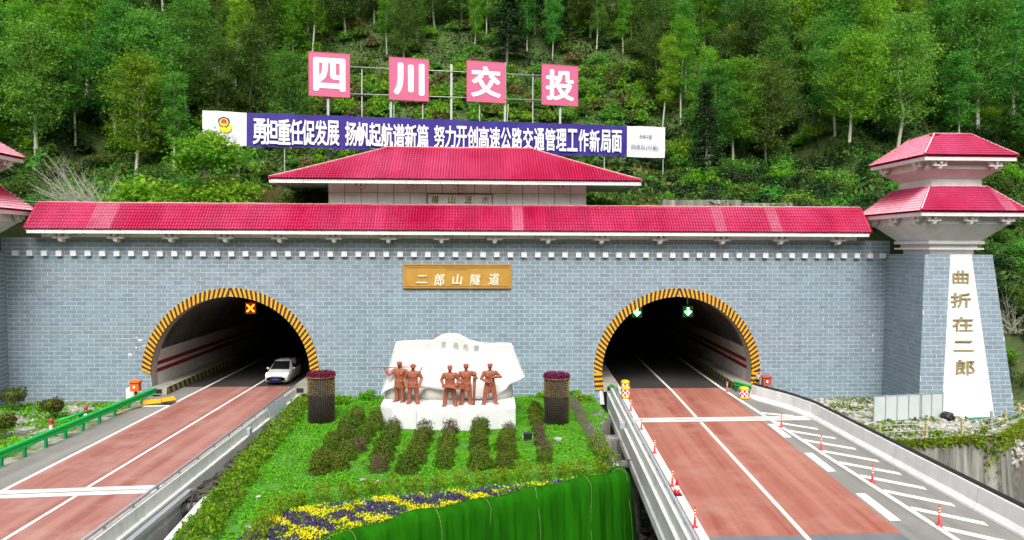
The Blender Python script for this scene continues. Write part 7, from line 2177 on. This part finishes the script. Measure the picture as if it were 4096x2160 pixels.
thick_p, thick_n, thick_s, thick_m = [], [], [], []
mids = {'bright': 0, 'green': 1, 'mid': 2, 'dark': 3, 'tan': 4}
for k, x, y, s_, v in cand[270:]:
    m = 520; z = hill_z(x, y)
    d = RNG.normal(size=(m, 3)); d /= np.linalg.norm(d, axis=1, keepdims=True); d[:, 2] = np.abs(d[:, 2])
    rr_ = RNG.uniform(.35, 1.05, m)*(1+.25*np.sin(d[:, 0]*7+x)*np.cos(d[:, 1]*6+y))
    thick_p.append(np.array([x, y, z])+d*rr_[:, None]*np.array([1.6, 1.6, 1.7])*s_); thick_n.append(RNG.normal(size=(m, 3))*.7+d*.4+np.array([0, 0, .6]))
    thick_s.append(RNG.uniform(.12, .3, m)); thick_m.append(np.full(m, mids[k]))
me = leaf_cloud('thicket', np.concatenate(thick_p), np.concatenate(thick_n), np.concatenate(thick_s), [M['lf_bright'], M['lf_green'], M['lf_mid'], M['lf_dark'], M['lf_tan']], np.concatenate(thick_m), 1.6)
tag(link('thicket', me), 'far thicket of bushes under the hillside trees', 'thicket', kind='stuff')
# the big light-green bush that overlaps the banner's left end, and its neighbours
def near_banner(u, v, off, kind, s, lb):
    p = bp(u, v, off); bush(kind, p.x, p.y, s, lb, p.z)
near_banner(543, 385, 1.6, 'bright', 1.15, 'tall fresh green bush overlapping the left end of the banner')
near_banner(520, 415, 2.2, 'bright', 1.5, 'wide fresh green bush below the left end of the banner')
near_banner(528, 345, .9, 'green', .5, 'small leafy bush in front of the left edge of the banner')
for u, v, s in ((380, 450, 1.6), (335, 455, 1.3), (430, 430, 1.5), (470, 470, 1.4), (560, 440, 1.2), (600, 480, 1.2)):
    p = bp(u, v, 2.6); bush('bright', p.x, max(4.2, p.y), s, None)
for u, v in ((1700, 470), (1790, 462), (1850, 478), (1960, 470), (2060, 478), (2130, 480)):
    p = onY(u*OV, v*OV, 4.0); bush(random.choice(['mid', 'green', 'dark']), p.x, p.y, random.uniform(.45, .7), None)
for x_ in (30.6, 31.6, 32.8, 34.2): bush('mid', x_, 3.2, .8, None)
for x_, y_ in ((-12.4, 7.4), (-13.4, 6.6), (-14.6, 6.0), (-11.6, 8.6), (-13.8, 8.2), (9.2, 7.6), (10.2, 6.6), (11.4, 7.0)): bush(random.choice(['green', 'mid', 'bright']), x_, y_, random.uniform(.8, 1.1), None)
# tall dry grass below the banner
n = 5200
gu = RNG.uniform(600, 860, n); gt = RNG.uniform(0, 1, n)
gp = np.array([tuple(bp(a, 380, 1.0+4.0*b)) for a, b in zip(gu, gt)])
keep = np.array([noise2(a*.8, b*.9, 1, 4) > -.2 for a, b in gp[:, :2]]); gp = gp[keep]; n = len(gp)
zb = np.array([hill_z(a, b) for a, b in gp[:, :2]]); hh = RNG.uniform(.5, 1.3, n)
top3 = np.column_stack([gp[:, 0]+RNG.normal(size=n)*.25, gp[:, 1]+RNG.normal(size=n)*.2-.1, zb+hh]); bot = np.column_stack([gp[:, 0], gp[:, 1], zb-.05]); w3 = np.array([.022, .008, 0])
v = np.stack([bot-w3, bot+w3, top3+w3*.2, top3-w3*.2], 1).reshape(-1, 3)
me = bpy.data.meshes.new('dry_grass'); me.from_pydata([tuple(q_) for q_ in v], [], [tuple(range(4*i, 4*i+4)) for i in range(n)]); me.materials.append(M['lf_tan'])
tag(link('dry_grass', me), 'tall dry tan grass on the slope under the left half of the banner', 'grass', kind='stuff')
# dry grass tufts and ferny cover over the whole slope
n = 130000
yy_ = 2.8+52*RNG.uniform(0, 1, n)**1.5; xx_ = RNG.uniform(-1, 1, n)*.84*(yy_+51)
zz_ = np.array([hill_z(a, b) for a, b in zip(xx_, yy_)]) + RNG.uniform(.0, .6, n)*(.5+.9*np.abs(np.sin(xx_*.9)*np.cos(yy_*.8)))
pat = np.array([noise2(a*.3, b*.4, 1, 12) for a, b in zip(xx_, yy_)]) + RNG.normal(size=n)*.35
mi = np.where(pat > .35, 1, np.where(pat < -.35, 2, 0))
mi = np.where((pat > .1) & (np.abs(xx_+3) < 22) & (yy_ < 18) & (RNG.uniform(0, 1, n) < .6), 3, mi)
nr = rdir(n, .5)
me = leaf_cloud('undergrowth', np.column_stack([xx_, yy_, zz_]), nr, RNG.uniform(.15, .36, n), [M['lf_mid'], M['lf_green'], M['lf_dark'], M['lf_tan']], mi, 2.2)
tag(link('undergrowth', me), 'grasses and ferns covering the hillside under the trees', 'undergrowth', kind='stuff')
# bare grey shrub with sweeping branches above the left roof
def bare_shrub(x, y, h, label, n=46, seed=3):
    rg = np.random.default_rng(seed); z = hill_z(x, y)
    t = thing('bare_shrub', (x, y, z-.2), label, 'shrub')
    mb = MB()
    for k in range(n):
        a = rg.uniform(2.2, 4.6) if k % 3 else rg.uniform(0, 6.28); L_ = h*rg.uniform(.6, 1.15); el = rg.uniform(.15, 1.2)
        d = Vector((math.cos(a)*math.cos(el), -abs(math.sin(a))*math.cos(el)*.4, math.sin(el)))
        p0 = Vector((x+rg.normal()*.4, y+rg.normal()*.3, z-.2)); p1 = p0+d*L_*.5; p2 = p0+d*L_+Vector((0, 0, -.12*L_))
        mb.tube([p0, p1, p2], [.035, .022, .006], 4, 0, True, False)
        for j in range(4):
            f = rg.uniform(.35, .9); q = p0.lerp(p1, f*2) if f < .5 else p1.lerp(p2, f*2-1)
            e_ = d+Vector(rg.normal(size=3)*.45); mb.tube([q, q+e_*L_*.25], [.012, .004], 3, 0, True, False)
    mb.build('branches', M['bark_pale'], t)
for (u, v, h, sd, lb) in ((215, 490, 5.5, 3, 'bare grey shrub with long sweeping branches above the left part of the roof'), (255, 500, 4.5, 4, 'second bare grey shrub with sweeping branches above the left part of the roof'), (2545, 640, 4.5, 5, 'bare branching shrub right of the tower')):
    p = onY(u*OV, v*OV, 5.0 if u < 1000 else 2.0); bare_shrub(p.x, p.y, h, lb, 46, sd)
# grey concrete footing showing on the slope right of the raised centre
a, b = onY(1660*OV, 455*OV, 5.2), onY(2150*OV, 500*OV, 5.2)
t = thing('slope_wall', ((a.x+b.x)/2, 5.4, 13.5), 'weathered concrete footing wall on the slope behind the right part of the roof', 'wall')
for i in range(5):
    x0 = a.x+(b.x-a.x)*i/5; x1 = a.x+(b.x-a.x)*(i+1)/5-.03
    mb = MB(); mb.box((x0, 4.4+.1*(i % 2), 12.5), (x1, 5.2, 14.72-.1*i+.14*(i % 2))); mb.build('wall_block', M['old_concrete'], t)
